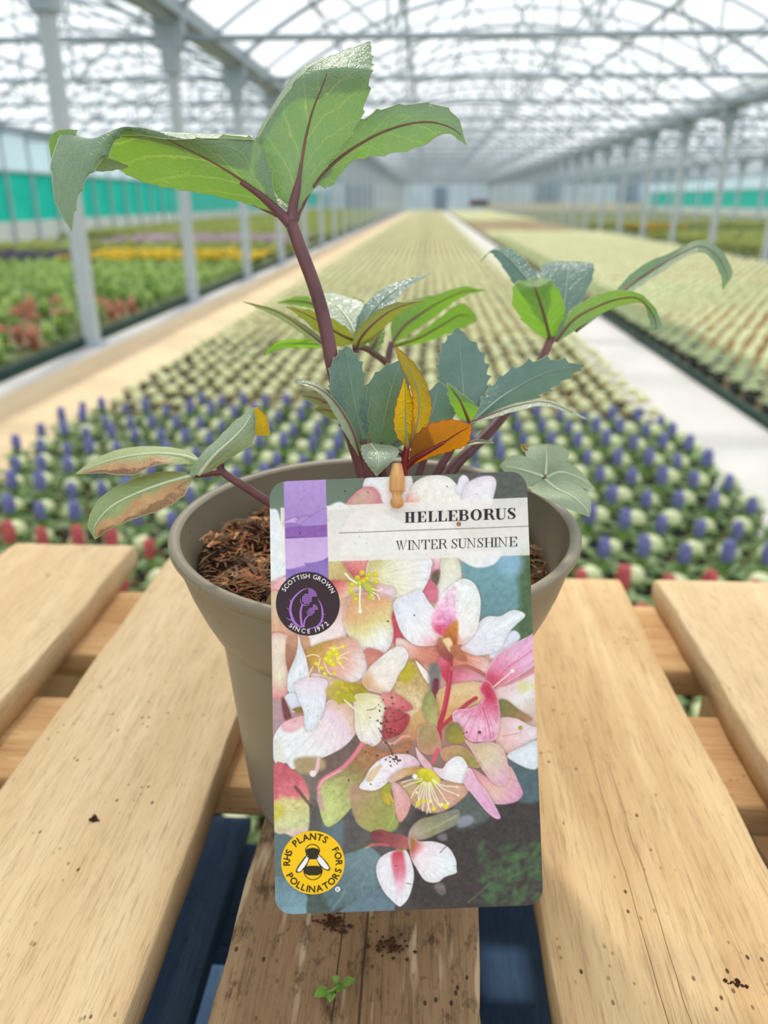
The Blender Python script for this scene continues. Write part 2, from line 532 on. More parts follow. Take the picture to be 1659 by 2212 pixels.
M_POT = flat('black_plastic_pot', srgb(52, 54, 50), 0.5, 0.4)
M_TERRA = flat('terracotta_pot', srgb(204, 134, 82), 0.8, 0.2)

def leaf_quads(n, r, z0, rise, w, droop=0.0, seed=0, twist=0.3):
    """n leaves around a centre; each leaf 2 x 2 quads -> arrays V, Q"""
    rr = np.random.default_rng(seed)
    V, Q = [], []
    for i in range(n):
        a = 2 * math.pi * (i + rr.uniform(-twist, twist)) / n
        L = r * rr.uniform(0.8, 1.12); wi = w * rr.uniform(0.85, 1.15); up = rise * rr.uniform(0.7, 1.25)
        ca, sa = math.cos(a), math.sin(a)
        rows = ((0.06, 0.25, 0.0), (0.55, 1.0, 0.75), (1.0, 0.18, 1.0 - droop))
        n0 = len(V)
        for (t, ww, hh) in rows:
            for s in (-1, 0, 1):
                x = L * t; y = s * wi * ww; z = z0 + up * hh + (0.12 * wi if s else 0)
                V.append((x * ca - y * sa, x * sa + y * ca, z))
        for j in range(2):
            for k in range(2):
                b = n0 + j * 3 + k
                Q.append((b, b + 1, b + 4, b + 3))
    return np.array(V), np.array(Q)

def merge(parts):
    V, Q, n = [], [], 0
    for v, q in parts:
        V.append(v); Q.append(q + n); n += len(v)
    return np.vstack(V), np.vstack(Q)

def spike(h, r, z0, seed=0):
    rr = np.random.default_rng(seed)
    V, Q = [], []
    rings = 9; n = 8
    for i in range(rings):
        t = i / (rings - 1)
        rad = r * (0.72 + 0.40 * math.sin(math.pi * min(1, t * 0.85 + 0.12))) * (1.15 if i % 2 else 0.82)
        if i == rings - 1: rad *= 0.45
        for k in range(n):
            a = 2 * math.pi * (k + 0.5 * (i % 2)) / n
            q = rad * rr.uniform(0.85, 1.15)
            V.append((q * math.cos(a), q * math.sin(a), z0 + h * t))
    for i in range(rings - 1):
        for k in range(n):
            Q.append((i * n + k, i * n + (k + 1) % n, (i + 1) * n + (k + 1) % n, (i + 1) * n + k))
    return np.array(V), np.array(Q)

def blob_flowers(n, r, z, size, seed):
    """small five-ish petal discs spread over a dome"""
    rr = np.random.default_rng(seed); parts = []
    for i in range(n):
        a = rr.uniform(0, 6.28); q = r * math.sqrt(rr.uniform(0, 1))
        v, f = leaf_quads(5, size, 0, size * 0.3, size * 0.42, 0, seed * 50 + i)
        v = v + np.array((q * math.cos(a), q * math.sin(a), z - 0.25 * q + rr.uniform(0, 0.02)))
        parts.append((v, f))
    return merge(parts)

def pot_arr(r, h, n=8):
    V, Q = [], []
    for (rr, z) in ((r * 0.75, 0.0), (r, h), (r * 0.9, h), (r * 0.9, h - 0.012)):
        for k in range(n):
            a = 2 * math.pi * k / n; V.append((rr * math.cos(a), rr * math.sin(a), z))
    for i in range(3):
        for k in range(n):
            Q.append((i * n + k, i * n + (k + 1) % n, (i + 1) * n + (k + 1) % n, (i + 1) * n + k))
    Q.append((24, 25, 26, 27)); Q.append((24, 27, 28, 31)); Q.append((28, 29, 30, 31))
    return np.array(V), np.array(Q)

def stuff(name, variants, spots, mat, label, smin=0.9, smax=1.12, cat='plants'):
    """very many alike plants merged into one object; spots (n,3)"""
    spots = np.asarray(spots)
    if not len(spots): return
    V, Q, base = [], [], 0
    vi = rng.integers(0, len(variants), len(spots))
    for k, (v, q) in enumerate(variants):
        S = spots[vi == k]
        if not len(S): continue
        m = len(S)
        a = rng.uniform(0, 6.283, m); sc = rng.uniform(smin, smax, m)
        c, s = np.cos(a) * sc, np.sin(a) * sc
        X = v[None, :, 0] * c[:, None] - v[None, :, 1] * s[:, None] + S[:, 0:1]
        Y = v[None, :, 0] * s[:, None] + v[None, :, 1] * c[:, None] + S[:, 1:2]
        Z = v[None, :, 2] * sc[:, None] + S[:, 2:3]
        V.append(np.stack([X, Y, Z], -1).reshape(-1, 3))
        Q.append((q[None] + (np.arange(m) * len(v))[:, None, None]).reshape(-1, q.shape[1]) + base)
        base += m * len(v)
    o = obj(name, npmesh(name, np.vstack(V), np.vstack(Q), mat))
    tag(o, label, cat, kind='stuff')
    return o

def split_near(spots, n=300):
    """the n spots that show largest from the bench, and the rest"""
    S = np.asarray(spots)
    D = S - np.array(CAM)
    dep = D @ np.array(FWD); u = (D @ np.array(RIGHT)) / dep; w = (D @ np.array(UP)) / dep
    vis = (dep > 0.5) & (np.abs(u) < 0.54) & (np.abs(w) < 0.72)
    key = np.where(vis, dep, 1e6)
    order = np.argsort(key)
    near = [i for i in order[:n] if key[i] < 1e5]
    rest = np.setdiff1d(np.arange(len(S)), near)
    keep = rest[(dep[rest] > 0.2) & (np.abs(D[rest] @ np.array(RIGHT)) < 0.7 * dep[rest] + 2.0)]
    return S[near], S[keep]

def individuals(name, meshes, spots, label, cat, group, parts=(), lab=None):
    """meshes: list of mesh datablocks for the thing; parts: list of (part name, [mesh variants])"""
    for i, s in enumerate(spots):
        o = obj(name, meshes[i % len(meshes)])
        o.location = s
        o.rotation_euler.z = random.uniform(0, 6.28)
        k = random.uniform(0.9, 1.12); o.scale = (k, k, k)
        tag(o, lab(s) if lab else label, cat, group)
        for pn, pm in parts:
            obj(pn, pm[i % len(pm)], o)

PH = 0.075                                     # height of the small pots
pot_me = npmesh('pot', *pot_arr(0.045, PH), M_POT)
terra_me = npmesh('pot', *pot_arr(0.045, PH), M_TERRA)
ros_v = [merge([leaf_quads(8, 0.055, PH, 0.014, 0.024, 0.2, s), leaf_quads(6, 0.036, PH + 0.008, 0.022, 0.018, 0.1, s + 9)]) for s in range(4)]
fol_v = [merge([leaf_quads(8, 0.076, PH, 0.034, 0.019, 0.55, s + 20), leaf_quads(5, 0.04, PH, 0.055, 0.013, 0.1, s + 40)]) for s in range(4)]
low_v = [leaf_quads(5, 0.045, PH * 0.8, 0.012, 0.016, 0.2, s + 60) for s in range(3)]
def head(r, z, seed, n=8, rings=4):
    """round heart of tightly folded pale leaves"""
    rr = np.random.default_rng(seed); V, Q = [], []
    for i in range(rings):
        t = i / (rings - 1); a = t * 1.45 - 0.25
        for k in range(n):
            q = r * math.cos(a) * (1.0 + 0.10 * (1 if k % 2 else -1)) * rr.uniform(0.95, 1.05)
            b = 2 * math.pi * (k + 0.3 * i) / n
            V.append((q * math.cos(b), q * math.sin(b), z + r * 0.8 * math.sin(a)))
    for i in range(rings - 1):
        for k in range(n): Q.append((i * n + k, i * n + (k + 1) % n, (i + 1) * n + (k + 1) % n, (i + 1) * n + k))
    b = (rings - 1) * n
    for k in range(0, n - 2, 2): Q.append((b, b + k + 1, b + k + 2, b + (k + 3) % n))
    return np.array(V), np.array(Q)
HZ = PH + 0.034
head_v = [head(0.034, HZ, s) for s in range(4)]
head_me = [npmesh('leaf_heart', v, q, M_HEAD, True) for v, q in head_v]
low_fol = [leaf_quads(7, 0.066, PH, 0.022, 0.018, 0.4, s + 80) for s in range(3)]
lowfol_me = [npmesh('foliage', v, q, M_GRN) for v, q in low_fol]
sage_me = [npmesh('foliage', v, q, M_ROS2) for v, q in low_fol]

fol_me = [npmesh('foliage', v, q, M_GRN) for v, q in fol_v]
blue_me = [npmesh('flower_spike', *spike(0.068, 0.0175, PH + 0.045, s), M_BLUE, True) for s in range(4)]
red_me = [npmesh('flower_spike', *spike(0.072, 0.0175, PH + 0.045, s + 5), M_RED, True) for s in range(3)]

# middle bed: quincunx of flowering spikes and pale rosettes
DX, DY, SKEW = 0.117, 0.228, -0.11
def col_of(s, off=0.0): return nth(max(0, nx - 1 - int(round((s[0] - off - BED_L - 0.06) / DX))))
def row_of(s): return int(round((s[1] - SKEW * (s[0] - BED_L) - 1.53) / DY))
ros, spk_b, spk_r, low = [], [], [], []
nx = int((BED_R - BED_L) / DX)
Y0 = 1.53
for j in range(-3, 420):
    y = Y0 + j * DY
    if y > 90: break
    for i in range(nx):
        x = BED_L + 0.06 + i * DX
        jit = lambda: random.uniform(-0.008, 0.008)
        ys = y + SKEW * (x - BED_L)
        ros.append((x + DX / 2 + jit(), ys + DY / 2 + jit(), 0.012))
        p = (x + jit(), ys + jit(), 0.012)
        if j < 4: spk_r.append(p)
        elif ys < 3.86 - 0.09 * x: spk_b.append(p)
        else: low.append(p)
near, rest = split_near(ros)
far_ = [q for q in near if q[1] >= 3.9]; near = [q for q in near if q[1] < 3.9]
ROSLAB = lambda s: 'pale rosette plant, %s rosette row from the pallet, %s from white sheet' % (nth(max(0, 3 + int(round((s[1] - DY / 2 - SKEW * (s[0] - DX / 2 - BED_L) - 1.53) / DY)))), col_of(s, DX / 2))
individuals('rosette_plant', [npmesh('foliage', v, q, M_TAN) for v, q in low_fol], far_, '', 'plant', 'pale rosettes of the middle bed', [('leaf_heart', head_me), ('pot', [pot_me])], ROSLAB)
individuals('rosette_plant', lowfol_me, near, 'potted plant with a pale green leaf rosette in the middle bed', 'plant', 'pale rosettes of the middle bed', [('leaf_heart', head_me), ('pot', [pot_me])], ROSLAB)
r_near = [q for q in rest if q[1] < 16]; r_far = [q for q in rest if q[1] >= 16]
rp = stuff('rosette_plants', head_v, r_near, M_HEAD, 'rows of pale green rosette plants filling the middle bed')
stuff('foliage', low_fol, [q for q in r_near if q[1] < 12], M_TAN, None, cat=None).parent = rp
stuff('rosette_plants', [head(0.032, HZ, 3, 6, 3)], r_far, M_HEAD, 'distant rows of pale green rosettes at the far end of the middle bed')
near, rest = split_near(spk_b)
individuals('flowering_plant', fol_me, near, 'potted plant with a violet blue flower spike above green leaves', 'plant', 'blue flower spikes of the middle bed', [('flower_spike', blue_me), ('pot', [pot_me])], lambda s: 'violet blue spike plant, %s blue row from the crimson, %s from white sheet' % (nth(max(0, row_of(s) - 4)), col_of(s)))
individuals('flowering_plant', fol_me, split_near(spk_r)[0], 'potted plant with a crimson flower spike at the bed end behind the pallet', 'plant', 'red flower spikes of the middle bed', [('flower_spike', red_me), ('pot', [pot_me])], lambda s: 'crimson flower spike plant, %s row before the blue, %s from white sheet' % (nth(max(0, 3 - row_of(s))), col_of(s)))
near, rest = split_near(low)
seed_me = [npmesh('seedling', v, q, M_TAN) for v, q in low_v]
individuals('seedling_plant', seed_me, near, 'low tan potted seedling between the pale rosettes', 'plant', 'tan seedlings of the middle bed', [('pot', [pot_me])], lambda s: 'low tan seedling between rosettes, %s row from the pallet, %s from white sheet' % (nth(max(0, row_of(s) + 3)), col_of(s)))
stuff('seedling_plants', [leaf_quads(4, 0.05, PH * 0.8, 0.015, 0.02, 0.2, 2)], [q for q in rest if q[1] < 40], M_TAN, 'low tan seedlings between the rosette rows')

# right bed: sage rosettes in square rows, orange pots showing between them
rb, tp_ = [], []
for j in range(0, 460):
    y = 2.2 + j * 0.135 * (1 if j < 200 else 1.6)
    if y > 87.2: break
    for i in range(32):
        x = 1.94 + i * 0.132
        if x > 6.0: break
        rb.append((x + random.uniform(-.01, .01) + (0.066 if j % 2 else 0), y + random.uniform(-.01, .01), 0.012))
def sage_rc(s):
    j = int(round((s[1] - 2.2) / 0.135)); return nth(max(0, j)), nth(max(0, int(round((s[0] - 1.94 - (0.066 if j % 2 else 0)) / 0.132))))
near, rest = split_near(rb)
edge = [q for q in near if q[0] < 2.25]; inner = [q for q in near if q[0] >= 2.25]
individuals('sage_plant', [npmesh('foliage', v, q, M_ROS2) for v, q in fol_v], edge, 'dark leafy edging plant beside the white ground sheet', 'plant', 'edging plants of the right bed', [('pot', [pot_me])], lambda s: 'sage green leafy edging plant, %s along the white sheet, %s from it' % (sage_rc(s)))
individuals('sage_plant', sage_me, inner, 'sage green rosette plant in an orange pot in the right bed', 'plant', 'sage rosettes of the right bed', [('leaf_heart', head_me), ('pot', [terra_me])], lambda s: 'sage rosette in an orange pot, %s row of its bed, %s from white sheet' % (sage_rc(s)))
stuff('edging_plants', fol_v, [q for q in rest if q[0] < 2.25 and q[1] < 25], M_ROS2, 'dark leafy edging plants along the white ground sheet')
sg = stuff('sage_plants', head_v, [q for q in rest if q[0] >= 2.25 and q[1] < 14], M_HEAD, 'rows of sage green rosette plants filling the right bed')
stuff('sage_plants', [head(0.034, HZ, 4, 6, 3)], [q for q in rest if (q[0] >= 2.25 and q[1] >= 14) or q[1] >= 25], M_HEAD, 'distant rows of sage rosettes in the right bed')
stuff('foliage', low_fol, [q for q in rest if q[0] >= 2.25 and q[1] < 11], M_ROS2, None, cat=None).parent = sg
stuff('terracotta_pots', [pot_arr(0.05, PH)], [q for q in rest if q[0] >= 2.25 and q[1] < 9], M_TERRA, None, cat=None).parent = sg

# left bay: leafy clumps, flower bands
def clump(seed, r=0.118, h=0.17, w=0.030, n=(9, 8, 6)):
    return merge([leaf_quads(n[0], r, 0.03, h * 0.55, w, 0.45, seed), leaf_quads(n[1], r * 0.8, 0.05, h * 0.85, w * 0.9, 0.3, seed + 1), leaf_quads(n[2], r * 0.5, 0.06, h, w * 0.8, 0.1, seed + 2)])
cl_v = [clump(s * 7 + 100) for s in range(4)]
def clump_me(mat): return [npmesh('leafy_clump', v, q, mat) for v, q in cl_v]
PINKS = ((-3.2, 4.95), (-3.45, 5.3), (-3.2, 5.7), (-3.75, 4.9), (-3.9, 5.6), (-4.3, 6.2), (-3.7, 6.4), (-4.6, 5.9), (-3.2, 6.7))
z1 = {'bronze': [], 'green': [], 'light': []}
for x in np.arange(-10.5, -3.05, 0.265):
    for y in np.arange(3.01, 13.4, 0.265):
        p = (x + random.uniform(-.02, .02), y + random.uniform(-.02, .02), 0.012)
        if any(abs(x - a) < 0.2 and abs(y - b) < 0.2 for a, b in PINKS): continue
        k = random.random()
        if y < 8.2: z1['bronze' if k < 0.42 else ('green' if k < 0.7 else 'light')].append(p)
        elif y < 9.3: z1['green' if k < 0.5 else 'light'].append(p)
        else: z1['light' if k < 0.85 else 'green'].append(p)
for key, mat, lab in (('bronze', M_BRZ, 'bronze red leafy potted plant in the left bay'), ('green', M_GRN, 'dark green leafy potted plant in the left bay'), ('light', M_GRN2, 'light green leafy potted plant in the left bay')):
    near, rest = split_near(z1[key], 300)
    individuals('bedding_plant', clump_me(mat), near, lab, 'plant', key + ' plants of the left bay', (), lambda s, lab=lab: lab.replace(' potted', '').replace(' in the left bay', '') + ', ' + nth(max(0, int(round((13.35 - s[1]) / 0.265)))) + ' row before yellow, ' + nth(max(0, int(round((-3.08 - s[0]) / 0.265)))) + ' from path')
    if len(rest) > 40: stuff('bedding_plants', cl_v, rest, mat, lab.replace('potted plant', 'plants').replace('leafy', 'leafy crowded'))
pk = [npmesh('flower_head', *blob_flowers(7, 0.07, 0.22, 0.03, s + 3), M_PINK) for s in range(3)]
pinks = [(x, y, 0.012) for x, y in PINKS]
individuals('pink_plant', clump_me(M_GRN), pinks, 'green leafy plant with pink flower heads near the dark edging', 'plant', 'pink flowers of the left bay', [('flower_head', pk)], lambda s: 'green leafy plant with pink flowers, %s pink one along the dark edging' % nth(sorted(PINKS, key=lambda q: q[1]).index((s[0], s[1]))))
def band(name, x0, x1, y0, y1, mat, lab, grp, step=0.265):
    S = [(x + random.uniform(-.02, .02), y + random.uniform(-.02, .02), 0.012) for x in np.arange(x0, x1, step) for y in np.arange(y0, y1, step)]
    fl = [npmesh('flower_head', *blob_flowers(9, 0.09, 0.20, 0.045, s + 11), mat) for s in range(3)]
    near, rest = split_near(S, 70)
    individuals(name, clump_me(M_GRN), near, lab, 'plant', grp, [('flower_head', fl)], lambda s: '%s, %s row, %s from the middle bay' % (lab, nth(max(0, int(round((s[1] - y0) / step)))), nth(max(0, int(round((x1 - s[0] if x1 < 0 else s[0] - x0) / step))))))
    if len(rest):
        stuff('bedding_flowers', [blob_flowers(6, 0.14, 0.21, 0.06, 71)], rest, mat, 'more flowers: ' + lab, cat='flowers')
band('pansy_plant', -6.3, -3.05, 13.6, 15.9, M_YEL, 'yellow flowered bedding plant', 'yellow flower band')
band('pansy_plant', -11.0, -6.4, 13.8, 15.6, M_VIO, 'dark purple flowered bedding plant', 'purple flower band')
band('pansy_plant', -8.2, -3.2, 19.0, 23.5, M_LIL, 'lilac flowered bedding plant', 'lilac flower band', 0.32)
band('marigold_plant', 7.7, 9.4, 30.0, 33.0, M_ORA, 'orange flowered plant', 'orange flowers of the right bay', 0.3)
S = [(x + random.uniform(-.1, .1), y + random.uniform(-.1, .1), 0.012) for x in np.arange(-11.0, -3.1, 0.30) for y in np.concatenate([np.arange(16.2, 18.8, 0.3), np.arange(23.8, 50, 0.34), np.arange(50, 88, 0.6)])]
stuff('olive_plants', cl_v[:2], S, M_OLV, 'distant olive green plants filling the left bay', 1.0, 1.4)
S = [(x + random.uniform(-.1, .1), y + random.uniform(-.1, .1), 0.012) for x in np.arange(6.95, 20, 0.34) for y in np.concatenate([np.arange(8, 26.5, 0.34), np.arange(34, 38, 0.5)]) if abs(x - X_COL_RR) > 0.4]
stuff('olive_plants', cl_v[:2], S, M_OLV, 'olive green plants on the ground of the right side bay', 1.0, 1.4)

# ------------------------------------------------------------------ pallet stack
Z_TOP = 0.88                                     # top of the upper pallet's boards
def wood(name, light, dark, fleck, cracks=(), knots=0.02, scratch=0.0, stain=None, grain=1.0, dirt=0.0):
    t = NT(name)
    oc = t.coord('Object')
    oi = t.n('ShaderNodeObjectInfo')
    off = t.math('MULTIPLY', oi.outputs['Random'], 37.0)
    cmb = t.n('ShaderNodeCombineXYZ'); t.l(off, cmb.inputs[0]); t.l(off, cmb.inputs[1]); t.l(off, cmb.inputs[2])
    base = t.mapping(oc, (1, 1, 1), (0, 0, 0), cmb.outputs[0])
    broad = t.noise(t.mapping(base, (26, 3.0, 26)), 1.0, 4.0, 0.6, 0.6)
    fine = t.noise(t.mapping(base, (900, 44, 900), (0, 0, 0.04)), 1.0, 4.0, 0.7)
    rings = t.noise(t.mapping(base, (70, 2.2, 70)), 1.0, 2.0, 0.5, 1.5)
    col = t.ramp(broad, [(0.25, dark), (0.50, tuple((a + b) / 2 for a, b in zip(light, dark))), (0.72, light)])
    col = t.mix(t.ramp(rings, [(0.45, 0.0), (0.62, 0.35)]), col, dark)
    col = t.mix(t.ramp(fine, [(0.30, 0.55 * grain), (0.5, 0.0)]), col, tuple(c * 0.45 for c in dark[:3]) + (1,))
    # short saw-torn fibres, crossing the grain a little
    scr = t.noise(t.mapping(base, (1300, 100, 1300), (0, 0, -0.5)), 1.0, 3.0, 0.65)
    col = t.mix(t.ramp(scr, [(0.28, 0.5 * scratch), (0.42, 0.0)]), col, tuple(c * 0.35 for c in dark[:3]) + (1,))
    # dirt specks
    sp = t.voronoi(t.mapping(base, (1, 0.6, 1)), 240.0)
    gate = t.noise(base, 38.0, 2.0)
    speck = t.math('MULTIPLY', t.ramp(sp, [(0.12, 1.0), (0.20, 0.0)]), t.ramp(gate, [(0.54 - dirt, 0.0), (0.66 - dirt, 0.9)]))
    col = t.mix(speck, col, fleck)
    kn = t.voronoi(t.mapping(base, (9, 4.2, 9)), 1.0)
    col = t.mix(t.ramp(kn, [(knots, 0.85), (knots + 0.05, 0.0)]), col, tuple(c * 0.35 for c in dark[:3]) + (1,))
    if stain:
        blot = t.noise(base, 16.0, 4.0, 0.6)
        col = t.mix(t.ramp(blot, [(0.5, 0.0), (0.68, 0.65)]), col, stain)
        pale = t.noise(t.mapping(base, (170, 22, 170)), 1.0, 2.0)
        col = t.mix(t.ramp(pale, [(0.60, 0.0), (0.70, 0.6)]), col, srgb(206, 182, 150))
        grime = t.noise(t.mapping(base, (1, 0.5, 1)), 130.0, 5.0, 0.75)
        col = t.mix(t.ramp(grime, [(0.52, 0.0), (0.66, 0.7)]), col, fleck)
    h = t.math('ADD', t.math('MULTIPLY', fine, 0.6), t.math('MULTIPLY', scr, 0.5))
    sx = t.n('ShaderNodeSeparateXYZ'); t.l(oc, sx.inputs[0])
    for (cx, wob, wid, y0, y1) in cracks:
        wn_ = t.noise(t.mapping(oc, (0.0, 14, 0.0), (0, 0, 0), (cx * 9, 0, 0)), 1.0, 3.0)
        d = t.math('ABSOLUTE', t.math('SUBTRACT', t.math('SUBTRACT', sx.outputs[0], cx), t.math('MULTIPLY', t.math('SUBTRACT', wn_, 0.5), wob)))
        m = t.math('LESS_THAN', d, wid)
        m = t.math('MULTIPLY', m, t.math('MULTIPLY', t.math('GREATER_THAN', sx.outputs[1], y0), t.math('LESS_THAN', sx.outputs[1], y1)))
        col = t.mix(t.math('MULTIPLY', m, 0.8), col, tuple(c * 0.2 for c in dark[:3]) + (1,))
        h = t.math('SUBTRACT', h, m)
    return t.done(t.bsdf(col, 0.78, 0.2, t.bump(h, 0.45, 0.0008)))
M_WOOD_A = wood('pale_pallet_wood', srgb(226, 203, 166), srgb(196, 166, 124), srgb(70, 48, 30), scratch=0.9, knots=0.035)
M_WOOD_B = wood('tan_pallet_wood', srgb(226, 198, 152), srgb(190, 152, 106), srgb(64, 42, 26), cracks=((-0.004, 0.006, 0.00018, -0.3, 0.20), (-0.012, 0.004, 0.00018, 0.0, 0.22)), scratch=0.35, knots=0.03)
M_WOOD_C = wood('weathered_shaded_pallet_wood', srgb(170, 140, 106), srgb(124, 96, 68), srgb(50, 34, 24), cracks=((0.008, 0.003, 0.00045, 0.14, 0.3), (0.0035, 0.004, 0.0005, -0.3, 0.245), (-0.006, 0.004, 0.0003, -0.3, 0.2)), scratch=0.3, stain=srgb(140, 108, 78), grain=1.3, dirt=0.10)  # weathered and grimy; tones also darkened to hold the shade of pot and label
M_WOOD_D = wood('rough_stringer_wood', srgb(224, 188, 138), srgb(176, 130, 84), srgb(60, 40, 26), scratch=0.4)
M_BLUEW = wood('blue_painted_wood', srgb(92, 124, 152), srgb(58, 86, 130), srgb(30, 42, 62), scratch=0.3)

def board(name, x0, x1, y0, y1, zt, th, mat, parent, seed=0, rough=0.0011, end_skew=0.0, edge=0.0016, seg=44, worn=0.012):
    """sawn plank along y; rounded worn arrises, uneven edges, dropped end"""
    rr = np.random.default_rng(seed)
    w = (x1 - x0) / 2; xc = (x0 + x1) / 2; yc = (y0 + y1) / 2
    nc = 9
    top = [(-w, -edge), (-w + edge * 0.35, -edge * 0.3), (-w + edge * 1.3, 0.0)] + [(-w + edge * 1.3 + (2 * w - 2.6 * edge) * k / nc, 0.0) for k in range(1, nc)] + [(w - edge * 1.3, 0.0), (w - edge * 0.35, -edge * 0.3), (w, -edge)]
    sec = top + [(w, -th * 0.55), (w - 0.001, -th + 0.0015), (w - 0.003, -th), (-w + 0.003, -th), (-w + 0.001, -th + 0.0015), (-w, -th * 0.55)]
    m = len(sec)
    ts = np.concatenate([[0, 0.006, 0.02], np.linspace(0.05, 0.95, seg), [0.975, 0.988, 0.996, 1.0]])
    el = np.cumsum(rr.normal(0, 1, len(ts))); el -= np.linspace(el[0], el[-1], len(el)); el *= rough / 2
    er = np.cumsum(rr.normal(0, 1, len(ts))); er -= np.linspace(er[0], er[-1], len(er)); er *= rough / 2
    V, Fc = [], []
    for i, t in enumerate(ts):
        for (x, z) in sec:
            s = x / w
            dx = el[i] * max(0, -s) ** 3 + er[i] * max(0, s) ** 3
            y = y0 + (y1 - y0) * t + end_skew * s * t
            dz = 0.0
            if z > -edge * 1.01:
                q = max(0.0, (y - (y1 - worn)) / worn)
                dz = -0.006 * min(1, q) ** 2 + rr.normal(0, 0.00018)
            V.append((x + dx, y - yc, z + dz))
    for i in range(len(ts) - 1):
        for k in range(m):
            Fc.append((i * m + k, (i + 1) * m + k, (i + 1) * m + (k + 1) % m, i * m + (k + 1) % m))
    Fc.append(tuple(range(m))); Fc.append(tuple((len(ts) - 1) * m + k for k in range(m - 1, -1, -1)))
    o = mesh(name, V, Fc, mat, parent, True)
    o.location = (xc - parent.location.x, yc - parent.location.y, zt - parent.location.z)
    md = o.modifiers.new('split', 'EDGE_SPLIT'); md.split_angle = math.radians(50)
    return o
Y_PAL0, Y_PAL1 = -0.30, 0.552
TH = 0.023
pal = tag(empty('wooden_pallet', (0.0, 0.1, Z_TOP - 0.146)), 'pale wooden pallet with wide sawn boards carrying the potted plant', 'pallet')
board('deck_board', -0.346, -0.243, Y_PAL0, 0.586, Z_TOP, TH, M_WOOD_A, pal, 1, 0.0012, -0.004)
board('deck_board', -0.206, -0.1045, Y_PAL0, 0.578, Z_TOP, TH, M_WOOD_A, pal, 2, 0.0010)
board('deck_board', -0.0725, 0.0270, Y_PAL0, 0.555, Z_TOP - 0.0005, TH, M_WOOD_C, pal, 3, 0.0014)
board('deck_board', 0.0525, 0.1525, Y_PAL0, 0.545, Z_TOP, TH, M_WOOD_B, pal, 4, 0.0010, -0.003)
board('deck_board', 0.1800, 0.2820, Y_PAL0, 0.545, Z_TOP + 0.001, TH, M_WOOD_A, pal, 5, 0.0012)
def cross(name, y0, y1, zt, th, mat, parent, x0=-0.345, x1=0.281, seed=9):
    o = board(name, -(y1 - y0) / 2, (y1 - y0) / 2, x0, x1, 0, th, mat, parent, seed, 0.001, 0, 0.002, 24, 0.004)
    o.rotation_euler.z = -math.pi / 2
    o.location = ((x0 + x1) / 2 - parent.location.x, (y0 + y1) / 2 - parent.location.y, zt - parent.location.z)
    return o
for (a, b, s) in ((0.448, 0.540, 31), (0.322, 0.398, 32), (-0.29, -0.2, 34)):
    cross('stringer_board', a, b, Z_TOP - TH, 0.021, M_WOOD_D, pal, seed=s)
ZB = Z_TOP - TH - 0.021
for bx in (-0.316, -0.03, 0.256):
    for by in (0.495, 0.25, -0.25):
        box('block', bx - 0.028 - pal.location.x, bx + 0.028 - pal.location.x, by - 0.038 - pal.location.y, by + 0.038 - pal.location.y, Z_TOP - 0.130 - pal.location.z, ZB - pal.location.z, M_WOOD_D, pal)
for bx, s in ((-0.316, 41), (-0.03, 42), (0.256, 43)):
    board('skid_board', bx - 0.028, bx + 0.028, Y_PAL0, 0.535, Z_TOP - 0.130, 0.016, M_WOOD_D, pal, s)

def blue_pallet(ztop, label, group=None, y1=0.43):
    p = tag(empty('blue_pallet', (0.0, 0.05, ztop - 0.146)), label, 'pallet', group)
    for i, (a, b) in enumerate(((-0.355, -0.262), (-0.218, -0.122), (-0.075, 0.010), (0.030, 0.130), (0.165, 0.262))):
        board('deck_board', a, b, -0.36, y1 + (0.0, 0.004, -0.006, 0.002, 0.0)[i], ztop, 0.020, M_BLUEW, p, 50 + i, 0.001, seg=16)
    for (a, b) in ((0.34, y1 - 0.005), (-0.02, 0.07), (-0.355, -0.27)):
        cross('stringer_board', a, b, ztop - 0.020, 0.020, M_BLUEW, p, -0.355, 0.262, 60)
    for bx in (-0.31, -0.045, 0.215):
        for by in (0.385, 0.02, -0.31):
            box('block', bx - 0.045, bx + 0.045, by - 0.038 - 0.05, by + 0.038 - 0.05, 0.016, 0.106, M_BLUEW, p)
        board('skid_board', bx - 0.045, bx + 0.045, -0.36, y1, ztop - 0.130, 0.016, M_BLUEW, p, 70, seg=8)
    return p
zt = Z_TOP - 0.146
blue_pallet(zt, 'blue painted pallet lying directly under the pale wooden pallet')
NB = 5
hstep = (zt - 0.012) / NB
p2 = None
for k in range(1, NB):
    z = 0.012 + 0.146 + (zt - 0.146 - 0.012) / (NB - 1) * (NB - 1 - k)
    if p2 is None:
        p2 = blue_pallet(z, 'blue painted pallet, second blue one from the top of the stack', 'lower pallets of the stack')
    else:
        c = copy_tree(p2); c.location.z = z - 0.146; c['label'] = 'blue painted pallet, %s blue one from the top of the stack' % nth(k)

